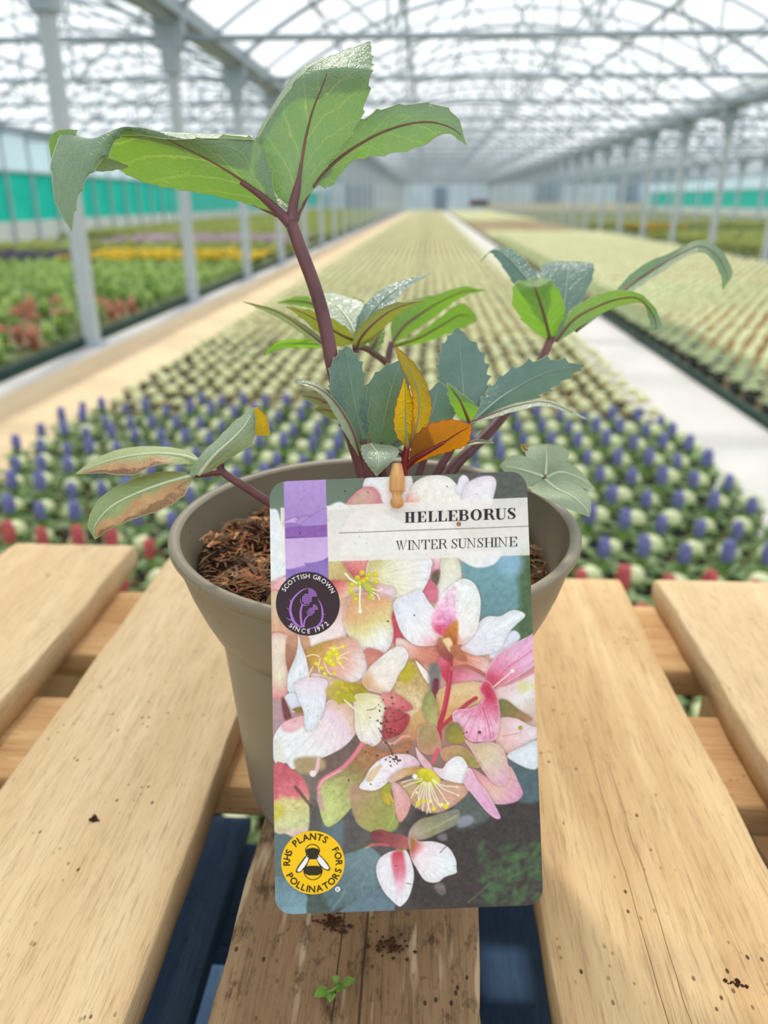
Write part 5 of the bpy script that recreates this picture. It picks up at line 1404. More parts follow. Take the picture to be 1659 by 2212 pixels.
# cream flower between the stems
pet([(862, 1432), (900, 1426), (926, 1468), (934, 1520), (905, 1572), (862, 1556), (842, 1510), (848, 1470)], [(0, (178, 150, 78)), (.5, (206, 180, 130)), (1, (222, 204, 168))], (880, 1440), (880, 1560), soft=3, tex=18)
pet([(868, 1438), (892, 1436), (894, 1462), (874, 1476), (864, 1462)], (186, 168, 40), soft=7)
pet([(898, 1428), (912, 1440), (930, 1462), (928, 1478), (914, 1462)], (236, 228, 224), soft=2.5)
pet([(926, 1440), (950, 1440), (948, 1500), (932, 1500)], (120, 118, 116), soft=8)
pet([(936, 1470), (948, 1470), (944, 1510), (934, 1510)], (112, 44, 58), soft=5)
pet([(948, 1490), (1040, 1474), (1048, 1512), (1004, 1532), (970, 1570), (950, 1560)], [(0, (226, 196, 150)), (1, (204, 150, 84))], (990, 1480), (970, 1560), soft=3)
pet([(880, 1560), (915, 1530), (950, 1560), (945, 1600), (905, 1600), (860, 1600)], [(0, (204, 166, 110)), (1, (184, 130, 92))], (900, 1545), (890, 1600), soft=4)
pet([(914, 1512), (926, 1494), (938, 1502), (946, 1540), (940, 1578), (926, 1562), (912, 1536)], [(0, (150, 152, 92)), (1, (190, 180, 118))], (916, 1510), (944, 1565), soft=2)
# left-hand flower group
pet([(584, 1374), (620, 1372), (626, 1396), (618, 1428), (624, 1466), (620, 1498), (608, 1517), (590, 1508), (584, 1450)], [(0, (232, 214, 196)), (.6, (226, 220, 190)), (1, (220, 120, 130))], (595, 1380), (612, 1515), rim=((226, 160, 170), 5, .7))
pet([(622, 1372), (668, 1378), (662, 1440), (630, 1460), (618, 1430)], [(0, (196, 150, 120)), (1, (150, 100, 74))], (660, 1390), (625, 1440), soft=4)
pet([(664, 1402), (750, 1376), (784, 1405), (793, 1442), (784, 1462), (756, 1475), (715, 1458), (690, 1446), (668, 1440)], [(0, (190, 150, 66)), (.3, (214, 160, 122)), (.6, (228, 180, 166)), (1, (236, 232, 236))], (680, 1405), (782, 1462), soft=2, veins=((236, 206, 190), 3, .25))
pet([(790, 1400), (830, 1412), (818, 1440), (795, 1462), (794, 1440)], [(0, (206, 130, 116)), (1, (214, 150, 128))], (800, 1405), (805, 1450), soft=3)
pet([(672, 1456), (706, 1460), (760, 1478), (748, 1500), (702, 1500), (680, 1490)], [(0, (236, 214, 216)), (1, (190, 160, 84))], (680, 1465), (745, 1490), soft=3)
pet([(644, 1370), (652, 1396), (662, 1424), (668, 1470), (664, 1498), (642, 1503), (622, 1492), (623, 1455), (636, 1424), (643, 1396)], [(0, (236, 220, 224)), (.4, (232, 236, 242)), (1, (226, 234, 242))], (648, 1372), (640, 1500), veins=((214, 222, 234), 3, .3))
pet([(620, 1500), (640, 1500), (652, 1530), (625, 1540), (612, 1520)], (214, 220, 234), soft=3)
pet([(588, 1520), (612, 1512), (640, 1560), (618, 1572), (590, 1590)], (176, 146, 150), soft=8)
pet([(608, 1512), (616, 1512), (630, 1552), (616, 1556)], (112, 58, 56), soft=3)
pet([(632, 1532), (656, 1526), (660, 1536), (645, 1540)], (140, 118, 60), soft=2)
pet([(588, 1628), (592, 1590), (615, 1560), (655, 1546), (690, 1540), (706, 1516), (726, 1510), (758, 1520), (776, 1556), (768, 1584), (744, 1612), (704, 1634), (664, 1648), (632, 1662), (618, 1648), (602, 1656), (592, 1642)], [(0, (216, 176, 140)), (.25, (232, 208, 220)), (.6, (236, 234, 236)), (1, (228, 236, 240))], (745, 1510), (605, 1645), rim=((240, 236, 242), 3, .5), veins=((222, 216, 204), 4, .3))
pet([(612, 1560), (652, 1546), (660, 1560), (640, 1580), (612, 1580)], (228, 150, 160), soft=7, alpha=.6)
pet([(595, 1610), (606, 1600), (618, 1640), (604, 1650), (596, 1640)], (224, 222, 208), soft=4, alpha=.8)
pet([(636, 1478), (664, 1464), (704, 1468), (706, 1492), (701, 1528), (690, 1556), (674, 1577), (660, 1574), (656, 1540), (644, 1508)], [(0, (238, 216, 228)), (.4, (230, 234, 242)), (1, (226, 236, 244))], (690, 1470), (665, 1575), veins=((216, 222, 236), 3, .25))
pet([(704, 1488), (740, 1474), (790, 1480), (790, 1502), (770, 1512), (740, 1520), (712, 1508)], [(0, (198, 176, 96)), (1, (168, 150, 36))], (705, 1490), (750, 1500), soft=4)
pet([(768, 1500), (824, 1504), (834, 1532), (829, 1572), (820, 1603), (794, 1614), (770, 1586), (766, 1542)], [(0, (206, 202, 120)), (.3, (232, 226, 186)), (.7, (238, 232, 220)), (1, (236, 226, 228))], (765, 1500), (810, 1605), rim=((238, 224, 226), 3, .6), veins=((214, 206, 160), 3, .4))
pet([(782, 1470), (800, 1440), (832, 1412), (850, 1400), (868, 1396), (882, 1414), (876, 1436), (862, 1456), (850, 1482), (836, 1503), (822, 1498), (795, 1490)], [(0, (216, 166, 120)), (.35, (236, 224, 212)), (1, (238, 234, 230))], (785, 1480), (870, 1405), rim=((240, 232, 230), 3, .5))
pet([(824, 1500), (850, 1496), (878, 1512), (892, 1530), (870, 1538), (836, 1528)], [(0, (222, 150, 140)), (1, (206, 96, 104))], (830, 1510), (885, 1528), soft=2)
pet([(834, 1530), (872, 1538), (886, 1550), (872, 1580), (845, 1594), (826, 1590)], [(0, (190, 92, 92)), (1, (170, 58, 68))], (835, 1535), (870, 1570), soft=2)
# big green and pink petal, pink flower at the left edge, round olive petal
pet([(592, 1652), (640, 1668), (664, 1698), (668, 1740), (666, 1792), (646, 1812), (620, 1802), (590, 1786)], [(0, (196, 96, 104)), (.42, (214, 116, 124)), (.52, (206, 196, 130)), (.8, (204, 208, 152)), (1, (214, 184, 176))], (620, 1660), (640, 1806), soft=4, tex=16)
pet([(588, 1735), (610, 1738), (614, 1760), (592, 1772)], (200, 190, 60), soft=8, alpha=.7)
pet([(686, 1718), (694, 1690), (738, 1662), (764, 1636), (784, 1606), (834, 1622), (880, 1598), (890, 1612), (850, 1650), (808, 1692), (772, 1730), (746, 1760), (726, 1778), (706, 1786), (694, 1764)], [(0, (176, 118, 84)), (.35, (150, 130, 82)), (.65, (182, 190, 120)), (1, (196, 206, 130))], (810, 1615), (710, 1782), soft=2.5, tex=14)
ln([(688, 1704), (698, 1684), (738, 1660), (758, 1640), (768, 1628), (782, 1606)], (228, 128, 146), 9, .9)
ln([(690, 1700), (700, 1684), (736, 1664)], (238, 190, 200), 3, .8)
ln([(830, 1604), (850, 1606), (868, 1592), (884, 1590)], (228, 160, 150), 5, .9)
pet([(684, 1720), (692, 1708), (700, 1750), (688, 1740)], (206, 150, 160), soft=4, alpha=.8)
pet([(754, 1706), (780, 1694), (838, 1706), (862, 1752), (858, 1788), (832, 1800), (798, 1796), (768, 1772)], [(0, (176, 140, 116)), (.5, (164, 156, 92)), (1, (150, 160, 84))], (762, 1720), (850, 1770), soft=4)
ln([(845, 1720), (852, 1760), (838, 1788)], (196, 200, 110), 4, .5)
pet([(636, 1640), (692, 1636), (700, 1660), (650, 1672)], (170, 150, 110), soft=8)
ln([(688, 1640), (684, 1664), (676, 1674)], (230, 190, 196), 8, .9)
dot(676, 1671, 7, (236, 222, 226))
ln([(638, 1700), (656, 1722), (672, 1742)], (84, 62, 52), 7, .7)
# stalks
ln([(972, 1418), (973, 1440), (968, 1490), (958, 1540), (950, 1566), (948, 1600)], (178, 44, 66), 11)
ln([(970, 1420), (971, 1450), (966, 1490), (957, 1535)], (206, 84, 104), 3, .7)
ln([(952, 1572), (985, 1542), (1010, 1520), (1028, 1508)], (172, 58, 70), 9)
ln([(976, 1444), (1005, 1439), (1030, 1448), (1052, 1462)], (176, 100, 92), 9)
pet([(942, 1398), (948, 1378), (956, 1386), (970, 1408), (980, 1420), (968, 1428), (952, 1416)], [(0, (186, 116, 92)), (1, (150, 66, 66))], (948, 1380), (975, 1425))
# pink flowers at the right
pet([(1060, 1490), (1160, 1430), (1165, 1600), (1100, 1560), (1078, 1520)], [(0, (222, 190, 190)), (.5, (228, 224, 224)), (1, (196, 168, 150))], (1080, 1490), (1150, 1560), soft=10)
dot(1130, 1484, 12, (206, 210, 120), .6, 10); dot(1154, 1482, 8, (206, 210, 120), .6, 8)
pet([(1074, 1482), (1090, 1474), (1160, 1432), (1160, 1450), (1100, 1480)], (206, 140, 150), soft=4)
pet([(1048, 1462), (1060, 1432), (1084, 1406), (1118, 1386), (1146, 1372), (1160, 1362), (1160, 1428), (1118, 1462), (1080, 1482), (1066, 1490), (1054, 1482)], [(0, (200, 70, 96)), (.25, (222, 130, 160)), (.7, (230, 178, 208)), (1, (226, 170, 206))], (1060, 1478), (1140, 1385), rim=((240, 214, 226), 3, .6), veins=((206, 120, 160), 5, .35))
ln([(1066, 1484), (1090, 1464), (1106, 1450)], (240, 214, 196), 3); dot(1107, 1449, 4, (244, 236, 216))
ln([(1062, 1478), (1100, 1440), (1150, 1405)], (200, 90, 130), 3, .5)
pet([(1076, 1514), (1094, 1512), (1120, 1532), (1150, 1552), (1130, 1560), (1090, 1550), (1080, 1536)], [(0, (120, 122, 62)), (1, (176, 130, 96))], (1082, 1520), (1140, 1555), soft=3)
pet([(1072, 1562), (1086, 1550), (1116, 1552), (1142, 1566), (1164, 1574), (1164, 1590), (1130, 1612), (1100, 1628), (1072, 1606)], [(0, (222, 180, 172)), (1, (232, 216, 226))], (1085, 1600), (1140, 1570), soft=2)
ln([(1085, 1590), (1120, 1584), (1125, 1580)], (214, 130, 140), 3, .6)
dot(1124, 1572, 5, (170, 160, 50))
pet([(1096, 1630), (1130, 1612), (1160, 1600), (1168, 1638), (1160, 1660), (1140, 1660), (1104, 1642)], [(0, (226, 232, 240)), (1, (218, 228, 236))], (1110, 1630), (1155, 1650), soft=3)
pet([(1018, 1660), (1060, 1680), (1098, 1652), (1124, 1698), (1129, 1716), (1112, 1733), (1070, 1737), (1034, 1716)], [(0, (226, 150, 156)), (.6, (224, 186, 176)), (1, (214, 150, 190))], (1030, 1665), (1120, 1725), soft=2, rim=((214, 160, 196), 4, .5))
pet([(998, 1592), (1024, 1606), (1060, 1602), (1088, 1620), (1100, 1668), (1096, 1690), (1082, 1698), (1062, 1688), (1036, 1654), (1016, 1618)], [(0, (206, 176, 140)), (.5, (216, 200, 172)), (1, (220, 170, 196))], (1010, 1600), (1080, 1695), rim=((228, 180, 190), 3, .8))
pet([(1036, 1492), (1041, 1474), (1052, 1470), (1064, 1482), (1076, 1512), (1080, 1544), (1076, 1582), (1068, 1599), (1050, 1601), (1020, 1602), (1002, 1588), (982, 1562), (977, 1546), (984, 1534), (1012, 1530), (1034, 1522), (1044, 1506)], [(0, (200, 56, 84)), (.25, (218, 112, 146)), (.6, (234, 188, 210)), (1, (226, 150, 186))], (1042, 1502), (1025, 1600), rim=((238, 196, 216), 3, .8), veins=((186, 60, 96), 5, .45), tex=14)
ln([(1042, 1528), (1054, 1562), (1060, 1594)], (190, 70, 104), 3, .6)
# bracts in the middle
pet([(966, 1568), (990, 1562), (1004, 1592), (994, 1606), (966, 1600)], [(0, (130, 124, 66)), (1, (166, 150, 50))], (970, 1570), (995, 1600), soft=3)
pet([(900, 1594), (906, 1570), (926, 1564), (944, 1576), (953, 1604), (950, 1624), (926, 1630), (905, 1620)], [(0, (158, 148, 92)), (1, (196, 140, 116))], (915, 1572), (940, 1628), rim=((214, 150, 136), 3, .9))
pet([(952, 1620), (984, 1610), (1010, 1619), (1034, 1648), (1036, 1658), (1012, 1656), (986, 1636), (960, 1644)], [(0, (196, 150, 112)), (1, (150, 146, 70))], (956, 1625), (1025, 1652), rim=((210, 150, 130), 2.5, .8))
ln([(945, 1620), (940, 1634), (934, 1646)], (206, 90, 110), 9)
pet([(846, 1500), (850, 1490), (856, 1510), (850, 1520)], (206, 130, 116), soft=3)
# flower turned down, with long pale stamens
pet([(856, 1690), (1002, 1688), (1008, 1716), (960, 1752), (920, 1754), (880, 1730)], [(0, (190, 160, 124)), (1, (206, 160, 140))], (900, 1690), (960, 1750), soft=3)
pet([(840, 1684), (864, 1698), (886, 1728), (882, 1754), (866, 1776), (856, 1760), (850, 1720)], [(0, (232, 190, 190)), (1, (222, 156, 150))], (845, 1690), (868, 1772))
pet([(826, 1694), (842, 1690), (845, 1735), (834, 1738), (824, 1720)], [(0, (150, 170, 60)), (1, (200, 170, 50))], (832, 1690), (838, 1735), soft=3)
ln([(834, 1716), (840, 1738)], (214, 180, 60), 3); ln([(840, 1716), (850, 1732)], (214, 180, 60), 3)
pet([(776, 1701), (788, 1682), (800, 1660), (822, 1640), (850, 1630), (886, 1631), (906, 1648), (900, 1660), (872, 1660), (848, 1680), (822, 1702), (800, 1708)], [(0, (236, 236, 240)), (.6, (238, 226, 234)), (1, (226, 190, 204))], (790, 1700), (900, 1645), rim=((242, 240, 244), 2.5, .6), tex=12)
pet([(790, 1682), (806, 1660), (826, 1652), (812, 1676), (800, 1690)], (214, 182, 140), soft=3, alpha=.8)
pet([(838, 1684), (868, 1662), (908, 1656), (918, 1666), (880, 1676), (850, 1690)], [(0, (228, 196, 176)), (1, (196, 150, 70))], (845, 1685), (912, 1660), soft=2)
pet([(898, 1614), (908, 1626), (930, 1650), (952, 1682), (944, 1684), (922, 1664), (904, 1642)], [(0, (236, 206, 214)), (1, (226, 170, 180))], (900, 1616), (945, 1680))
pet([(936, 1658), (956, 1660), (966, 1646), (986, 1634), (1002, 1640), (1013, 1664), (1010, 1684), (1000, 1692), (966, 1686), (950, 1678)], [(0, (232, 196, 206)), (.4, (240, 238, 240)), (1, WHT)], (938, 1662), (1005, 1670), rim=((244, 242, 244), 2, .6))
pet([(1002, 1690), (1014, 1658), (1030, 1684), (1048, 1706), (1062, 1728), (1081, 1764), (1070, 1768), (1050, 1752), (1022, 1718)], [(0, (232, 186, 206)), (1, (224, 162, 206))], (1012, 1670), (1072, 1764), rim=((238, 200, 222), 2.5, .7))
pet([(896, 1680), (908, 1662), (928, 1662), (944, 1676), (950, 1690), (925, 1700), (900, 1694)], [(0, (150, 140, 30)), (1, (216, 208, 40))], (900, 1700), (925, 1670), soft=4)
for (x0, y0, x1, y1, x2, y2) in ((912, 1682, 890, 1684, 868, 1690), (912, 1686, 890, 1692, 872, 1700), (916, 1688, 898, 1706, 888, 1724), (918, 1690, 908, 1722, 898, 1744), (920, 1690, 915, 1726, 913, 1752), (922, 1692, 922, 1726, 930, 1756), (926, 1690, 930, 1722, 938, 1746), (930, 1690, 940, 1716, 952, 1744), (934, 1686, 948, 1706, 968, 1736), (934, 1682, 954, 1696, 988, 1700), (936, 1686, 958, 1704, 990, 1718), (925, 1692, 927, 1730, 922, 1758), (928, 1690, 936, 1720, 948, 1740), (915, 1690, 905, 1714, 904, 1738)):
    ln([(x0, y0), (x1, y1), (x2, y2)], (238, 236, 206), 2.0)
for (x, y, r) in ((903, 1736, 5), (915, 1731, 4.5), (937, 1747, 5), (963, 1742, 5.5), (954, 1738, 4), (968, 1736, 3.5), (930, 1730, 4), (897, 1678, 4), (988, 1700, 2.5), (990, 1718, 2.5), (900, 1712, 3)):
    dot(x, y, r, (222, 212, 50) if r > 4.2 else (236, 230, 150))
dot(896, 1677, 5, (244, 246, 240))
# lowest flower
pet([(800, 1800), (822, 1792), (850, 1800), (880, 1808), (890, 1826), (872, 1838), (838, 1828), (812, 1826)], [(0, (118, 50, 58)), (1, (176, 96, 96))], (805, 1805), (880, 1825), soft=4)
ln([(762, 1838), (790, 1826), (812, 1820)], (84, 92, 62), 7, .8); ln([(790, 1832), (806, 1824)], (214, 150, 130), 4, .8)
ln([(800, 1826), (822, 1824), (838, 1826)], (206, 96, 100), 6, .7)
pet([(882, 1826), (884, 1796), (904, 1772), (936, 1762), (988, 1748), (990, 1776), (962, 1794), (920, 1812), (900, 1816)], [(0, (186, 166, 156)), (.5, (150, 146, 112)), (1, (132, 136, 120))], (885, 1800), (980, 1765), soft=3)
ln([(905, 1802), (945, 1784), (986, 1762)], (172, 168, 120), 4, .7)
pet([(990, 1770), (1012, 1760), (1024, 1772), (1010, 1784), (990, 1786)], (150, 150, 168), soft=6, alpha=.8)
pet([(945, 1806), (962, 1800), (966, 1814), (952, 1816)], (140, 128, 136), soft=5, alpha=.7)
pet([(938, 1912), (955, 1906), (964, 1925), (955, 1934), (945, 1928)], (136, 120, 126), soft=5, alpha=.7)
pet([(886, 1806), (904, 1817), (938, 1818), (968, 1830), (984, 1856), (986, 1876), (985, 1886), (962, 1894), (944, 1906), (918, 1902), (900, 1876), (886, 1848)], [(0, (170, 110, 60)), (.08, (214, 120, 126)), (.25, (238, 222, 228)), (1, (230, 238, 242))], (886, 1835), (975, 1875), rim=((238, 240, 240), 2.5, .5))
pet([(838, 1842), (862, 1836), (878, 1838), (890, 1866), (894, 1896), (884, 1936), (868, 1956), (856, 1954), (828, 1924), (813, 1886), (818, 1858)], [(0, (236, 230, 238)), (1, (232, 236, 242))], (850, 1842), (865, 1955), rim=((240, 242, 246), 3, .6))
pet([(846, 1846), (868, 1838), (876, 1866), (876, 1900), (868, 1935), (858, 1930), (850, 1890)], [(0, (190, 60, 76)), (.3, (214, 110, 128)), (.7, (232, 190, 208)), (1, (236, 224, 232))], (860, 1842), (866, 1935), soft=8)
ln([(858, 1834), (866, 1838), (876, 1832)], (150, 130, 70), 5, .8)
# anthers of the two upper flowers
for (x, y, r) in ((782, 1237, 6), (796, 1242, 5), (811, 1242, 6), (772, 1248, 6), (812, 1257, 6), (760, 1263, 6), (757, 1277, 5), (768, 1294, 6), (800, 1289, 6), (776, 1260, 8), (786, 1256, 8), (792, 1250, 6), (765, 1284, 4)):
    dot(x, y, r, (196 + prn.uniform(-14, 14), 190 + prn.uniform(-10, 10), 30), 1, 2.5); dot(x + 1, y - 1, r * .45, (232, 226, 80), .8)
pet([(784, 1262), (800, 1260), (812, 1272), (808, 1288), (796, 1280)], [(0, (206, 214, 90)), (1, (186, 190, 50))], (788, 1264), (806, 1284), soft=2)
ln([(746, 1239), (756, 1250), (770, 1259)], (240, 238, 220), 4); ln([(778, 1266), (777, 1300), (778, 1318)], (240, 242, 214), 3.5); dot(778, 1321, 4, (246, 248, 240))
for q in (((804, 1272), (818, 1276), (826, 1272)), ((806, 1280), (816, 1286), (820, 1296)), ((802, 1284), (808, 1290), (806, 1294))): ln(q, (240, 232, 214), 2.4)
for (x, y, r) in ((722, 1404, 9), (712, 1412, 8), (728, 1414, 7), (714, 1428, 8), (705, 1424, 7), (736, 1432, 5), (684, 1434, 5), (695, 1443, 5), (702, 1456, 5), (742, 1397, 5), (722, 1455, 4), (730, 1424, 5), (720, 1436, 6)):
    dot(x, y, r, (216, 206, 32), 1, 2.5); dot(x - 1, y - 1, r * .4, (242, 236, 110), .8)
for q in (((690, 1418), (676, 1414), (662, 1418)), ((692, 1422), (688, 1440), (690, 1452)), ((700, 1432), (708, 1450), (716, 1458)), ((730, 1420), (745, 1412), (754, 1408)), ((728, 1424), (744, 1420), (752, 1426)), ((728, 1428), (738, 1438), (742, 1444)), ((676, 1440), (668, 1456), (666, 1466)), ((712, 1400), (730, 1400), (742, 1396))): ln(q, (244, 226, 180), 2.2)
for i in range(26):
    x, y = 748 + prn.normal(0, 13), 1494 + prn.normal(0, 9)
    dot(x, y, prn.uniform(2.5, 5), (186 + prn.uniform(-30, 34), 178 + prn.uniform(-26, 26), 36), .9, 2.2)
for q in (((742, 1500), (735, 1514), (732, 1520)), ((750, 1502), (752, 1514), (752, 1518)), ((756, 1498), (764, 1508), (766, 1514))): ln(q, (176, 168, 40), 5)
ln([(744, 1512), (762, 1528), (780, 1541)], (240, 228, 204), 3); ln([(690, 1556), (698, 1570), (704, 1582)], (240, 226, 200), 3); ln([(826, 1420), (836, 1412), (846, 1404)], (244, 242, 232), 3, .7)
# title panel, ruled line, purple band with hills
pet([(606, 1097), (1146, 1074.5), (1151, 1199), (606, 1216.5)], (234, 231, 227), smooth=False, soft=1.2, alpha=.87, tex=5)
ln([(733, 1151.3), (1148, 1136.6)], (96, 92, 94), 1.5)
strip = [(612.5, 1030), (703.5, 1026), (709, 1245), (617.5, 1255)]
pet(strip, [(0, (176, 146, 208)), (1, (164, 134, 198))], (660, 1035), (660, 1130), smooth=False, soft=1.2, tex=6)
pet([(616, 1127), (640, 1118), (641, 1128), (632, 1132), (616, 1134)], (200, 164, 226), soft=1.2, tex=4)
pet([(640, 1130), (648, 1118), (664, 1114), (672, 1118), (652, 1134)], (168, 138, 200), soft=1.2, tex=4)
ln([(640, 1128), (650, 1117), (664, 1114), (671, 1118)], (138, 104, 172), 1.3, .7)
pet([(650, 1132), (676, 1112), (694, 1101), (706, 1096), (707, 1137), (648, 1140)], (166, 136, 200), smooth=False, soft=1.2, tex=4)
ln([(650, 1132), (676, 1112), (694, 1101), (706, 1097)], (134, 100, 168), 1.5, .8)
pet([(615.5, 1130), (628, 1128), (650, 1133), (660, 1140), (615.5, 1142)], (152, 116, 186), smooth=False, soft=1.2, tex=4)
pet([(615.6, 1140), (640, 1136.5), (670, 1136), (706.4, 1133), (707.3, 1160.5), (616.3, 1165)], [(0, (134, 90, 168)), (.7, (138, 92, 172)), (1, (106, 76, 138))], (660, 1136), (660, 1165), smooth=False, soft=1.3, tex=6)
pet([(616.3, 1164), (707.3, 1159.5), (709, 1206), (617.3, 1232)], [(0, (196, 166, 216)), (1, (202, 174, 220))], (660, 1164), (660, 1225), smooth=False, soft=1.2, tex=6)
pet([(617.2, 1229), (645, 1228.5), (658, 1225), (661, 1220), (655, 1216.5), (680, 1215), (697, 1211), (703, 1207), (709, 1203), (709.5, 1260), (617.8, 1265)], [(0, (112, 84, 156)), (.2, (138, 110, 184)), (1, (144, 118, 190))], (660, 1212), (664, 1250), smooth=False, soft=1.2, tex=6)
# soil crumbs and specks dusted on the print
for i in range(330):
    x, y = prn.uniform(585, 1170), prn.uniform(1025, 1960); dot(x, y, prn.uniform(.5, 1.1), (92, 78, 70), prn.uniform(.3, .75), 1.0)
for i in range(60):
    x, y = prn.normal(832, 18), prn.normal(1572, 26); dot(x, y, prn.uniform(.7, 2.6), (62, 42, 30), .85, 1.0)
for q in (((822, 1562), (830, 1561)), ((820, 1578), (834, 1600), (850, 1632)), ((838, 1560), (860, 1556), (878, 1545)), ((845, 1636), (852, 1640), (858, 1638)), ((826, 1596), (840, 1612), (846, 1626)), ((950, 1842), (968, 1824)), ((878, 1908), (888, 1910)), ((792, 1534), (806, 1532), (812, 1528))): ln(q, (64, 44, 32), 1.5, .85)
for i in range(22):
    x, y = prn.normal(848, 8), prn.normal(1640, 5); dot(x, y, prn.uniform(1, 2.6), (72, 48, 34), .9, 1.0)
for (x, y, r) in ((895, 1329, 2), (838, 1342, 2.2), (1036, 1582, 3.4), (1008, 1582, 2), (648, 1151, 1.8), (753, 1685, 2.2), (801, 1694, 2), (966, 1051, 1.6), (745, 1061, 1.8), (1002, 1584, 1.6), (795, 1064, 1.2), (855, 1870, 1.6)): dot(x, y, r, (52, 40, 38), .9, .9)
IMG = np.clip(IMG, 0, 255)

def lin(a):
    a = a / 255.0
    return np.where(a <= 0.04045, a / 12.92, ((a + 0.055) / 1.055) ** 2.4)
# the card: printed front face as a fine coloured grid, white back and rim
def label_pts(px, off):
    px = np.asarray(px, float).reshape(-1, 2)
    r = np.array(RIGHT)[None] * ((px[:, 0:1] - W / 2) / F) - np.array(UP)[None] * ((px[:, 1:2] - H / 2) / F) + np.array(FWD)[None]
    t = (LA - CAM).dot(LN) / (r @ np.array(LN))
    return np.array(CAM)[None] + r * t[:, None] + np.array(LN)[None] * off - np.array(LORG)[None]
def print_material():
    t = NT('printed_card')
    a = t.n('ShaderNodeAttribute'); a.attribute_name = 'ink'
    n = t.noise(t.coord(), 900.0, 2.0)
    return t.done(t.bsdf(a.outputs['Color'], 0.42, 0.35, t.bump(n, 0.04, 0.0003)))
M_PRINT = print_material()
M_CARD = flat('white_card_edge', srgb(236, 234, 226), 0.6, 0.3, 0.04, 60)
idx = np.arange(NYL * NXL).reshape(NYL, NXL)
q4 = np.stack([idx[:-1, :-1], idx[1:, :-1], idx[1:, 1:], idx[:-1, 1:]], -1).reshape(-1, 4)
LV = label_pts(GP.reshape(-1, 2), 0.0)
# a gentle bow of the card, hollow towards the pot
def bowed(V):
    return V
me = npmesh('printed_face', LV, q4, M_PRINT, True)
ca = me.color_attributes.new('ink', 'FLOAT_COLOR', 'POINT')
ca.data.foreach_set('color', np.concatenate([lin(IMG).reshape(-1, 3), np.ones((NYL * NXL, 1))], 1).astype(np.float32).ravel())
obj('printed_face', me, label)
ring = np.concatenate([idx[:, 0], idx[-1, 1:], idx[-2::-1, -1], idx[0, -2:0:-1]])
fr = LV[ring]; bk = fr - np.array(LN) * 0.0005
n = len(fr)
mesh('card_back', list(fr) + list(bk), [(k, n + k, n + (k + 1) % n, (k + 1) % n) for k in range(n)] + [tuple(range(2 * n - 1, n - 1, -1))], M_CARD, label)

# ---- lettering and badges: thin flat shapes lying on the card
def flat_mat(name, c, rough=0.5):
    return flat(name, c, rough, 0.3, 0.03, 300)
M_INK = flat_mat('black_ink', srgb(40, 36, 38))
M_BADGE = flat_mat('dark_plum_ink', srgb(52, 34, 42))
M_LILAC = flat_mat('lilac_ink', srgb(164, 112, 196))
M_WHITE = flat_mat('white_ink', srgb(240, 236, 238))
M_GOLD = flat_mat('golden_yellow_ink', srgb(246, 196, 4))
M_BEE = flat_mat('bee_black_ink', srgb(46, 38, 14))
class Ink:
    def __init__(s, off): s.v, s.f, s.off = [], [], off
    def poly(s, pts):
        n0 = len(s.v); s.v += [tuple(p) for p in pts]; s.f.append(tuple(range(n0, n0 + len(pts))))
    def ribbon(s, pts, w, n=18):
        C = crom(pts, n) if len(pts) > 2 else np.array(pts, float)
        m = len(C)
        ws = np.interp(np.linspace(0, 1, m), np.linspace(0, 1, len(w)), w) if hasattr(w, '__len__') else np.full(m, w)
        T_ = np.gradient(C, axis=0); T_ /= np.linalg.norm(T_, axis=1)[:, None] + 1e-9
        N_ = np.stack([-T_[:, 1], T_[:, 0]], 1)
        A_, B_ = C + N_ * ws[:, None] / 2, C - N_ * ws[:, None] / 2
        for i in range(m - 1): s.poly([A_[i], A_[i + 1], B_[i + 1], B_[i]])
    def disc(s, x, y, r, n=72, ry=None, rot=0.0):
        ry = ry or r
        pts = []
        for k in range(n):
            a = 2 * math.pi * k / n; u, w = r * math.cos(a), ry * math.sin(a)
            pts.append((x + u * math.cos(rot) - w * math.sin(rot), y + u * math.sin(rot) + w * math.cos(rot)))
        s.poly(pts)
    def build(s, name, mat):
        V = label_pts(s.v, s.off)
        o = mesh(name, list(V), s.f, mat, label)
        return o
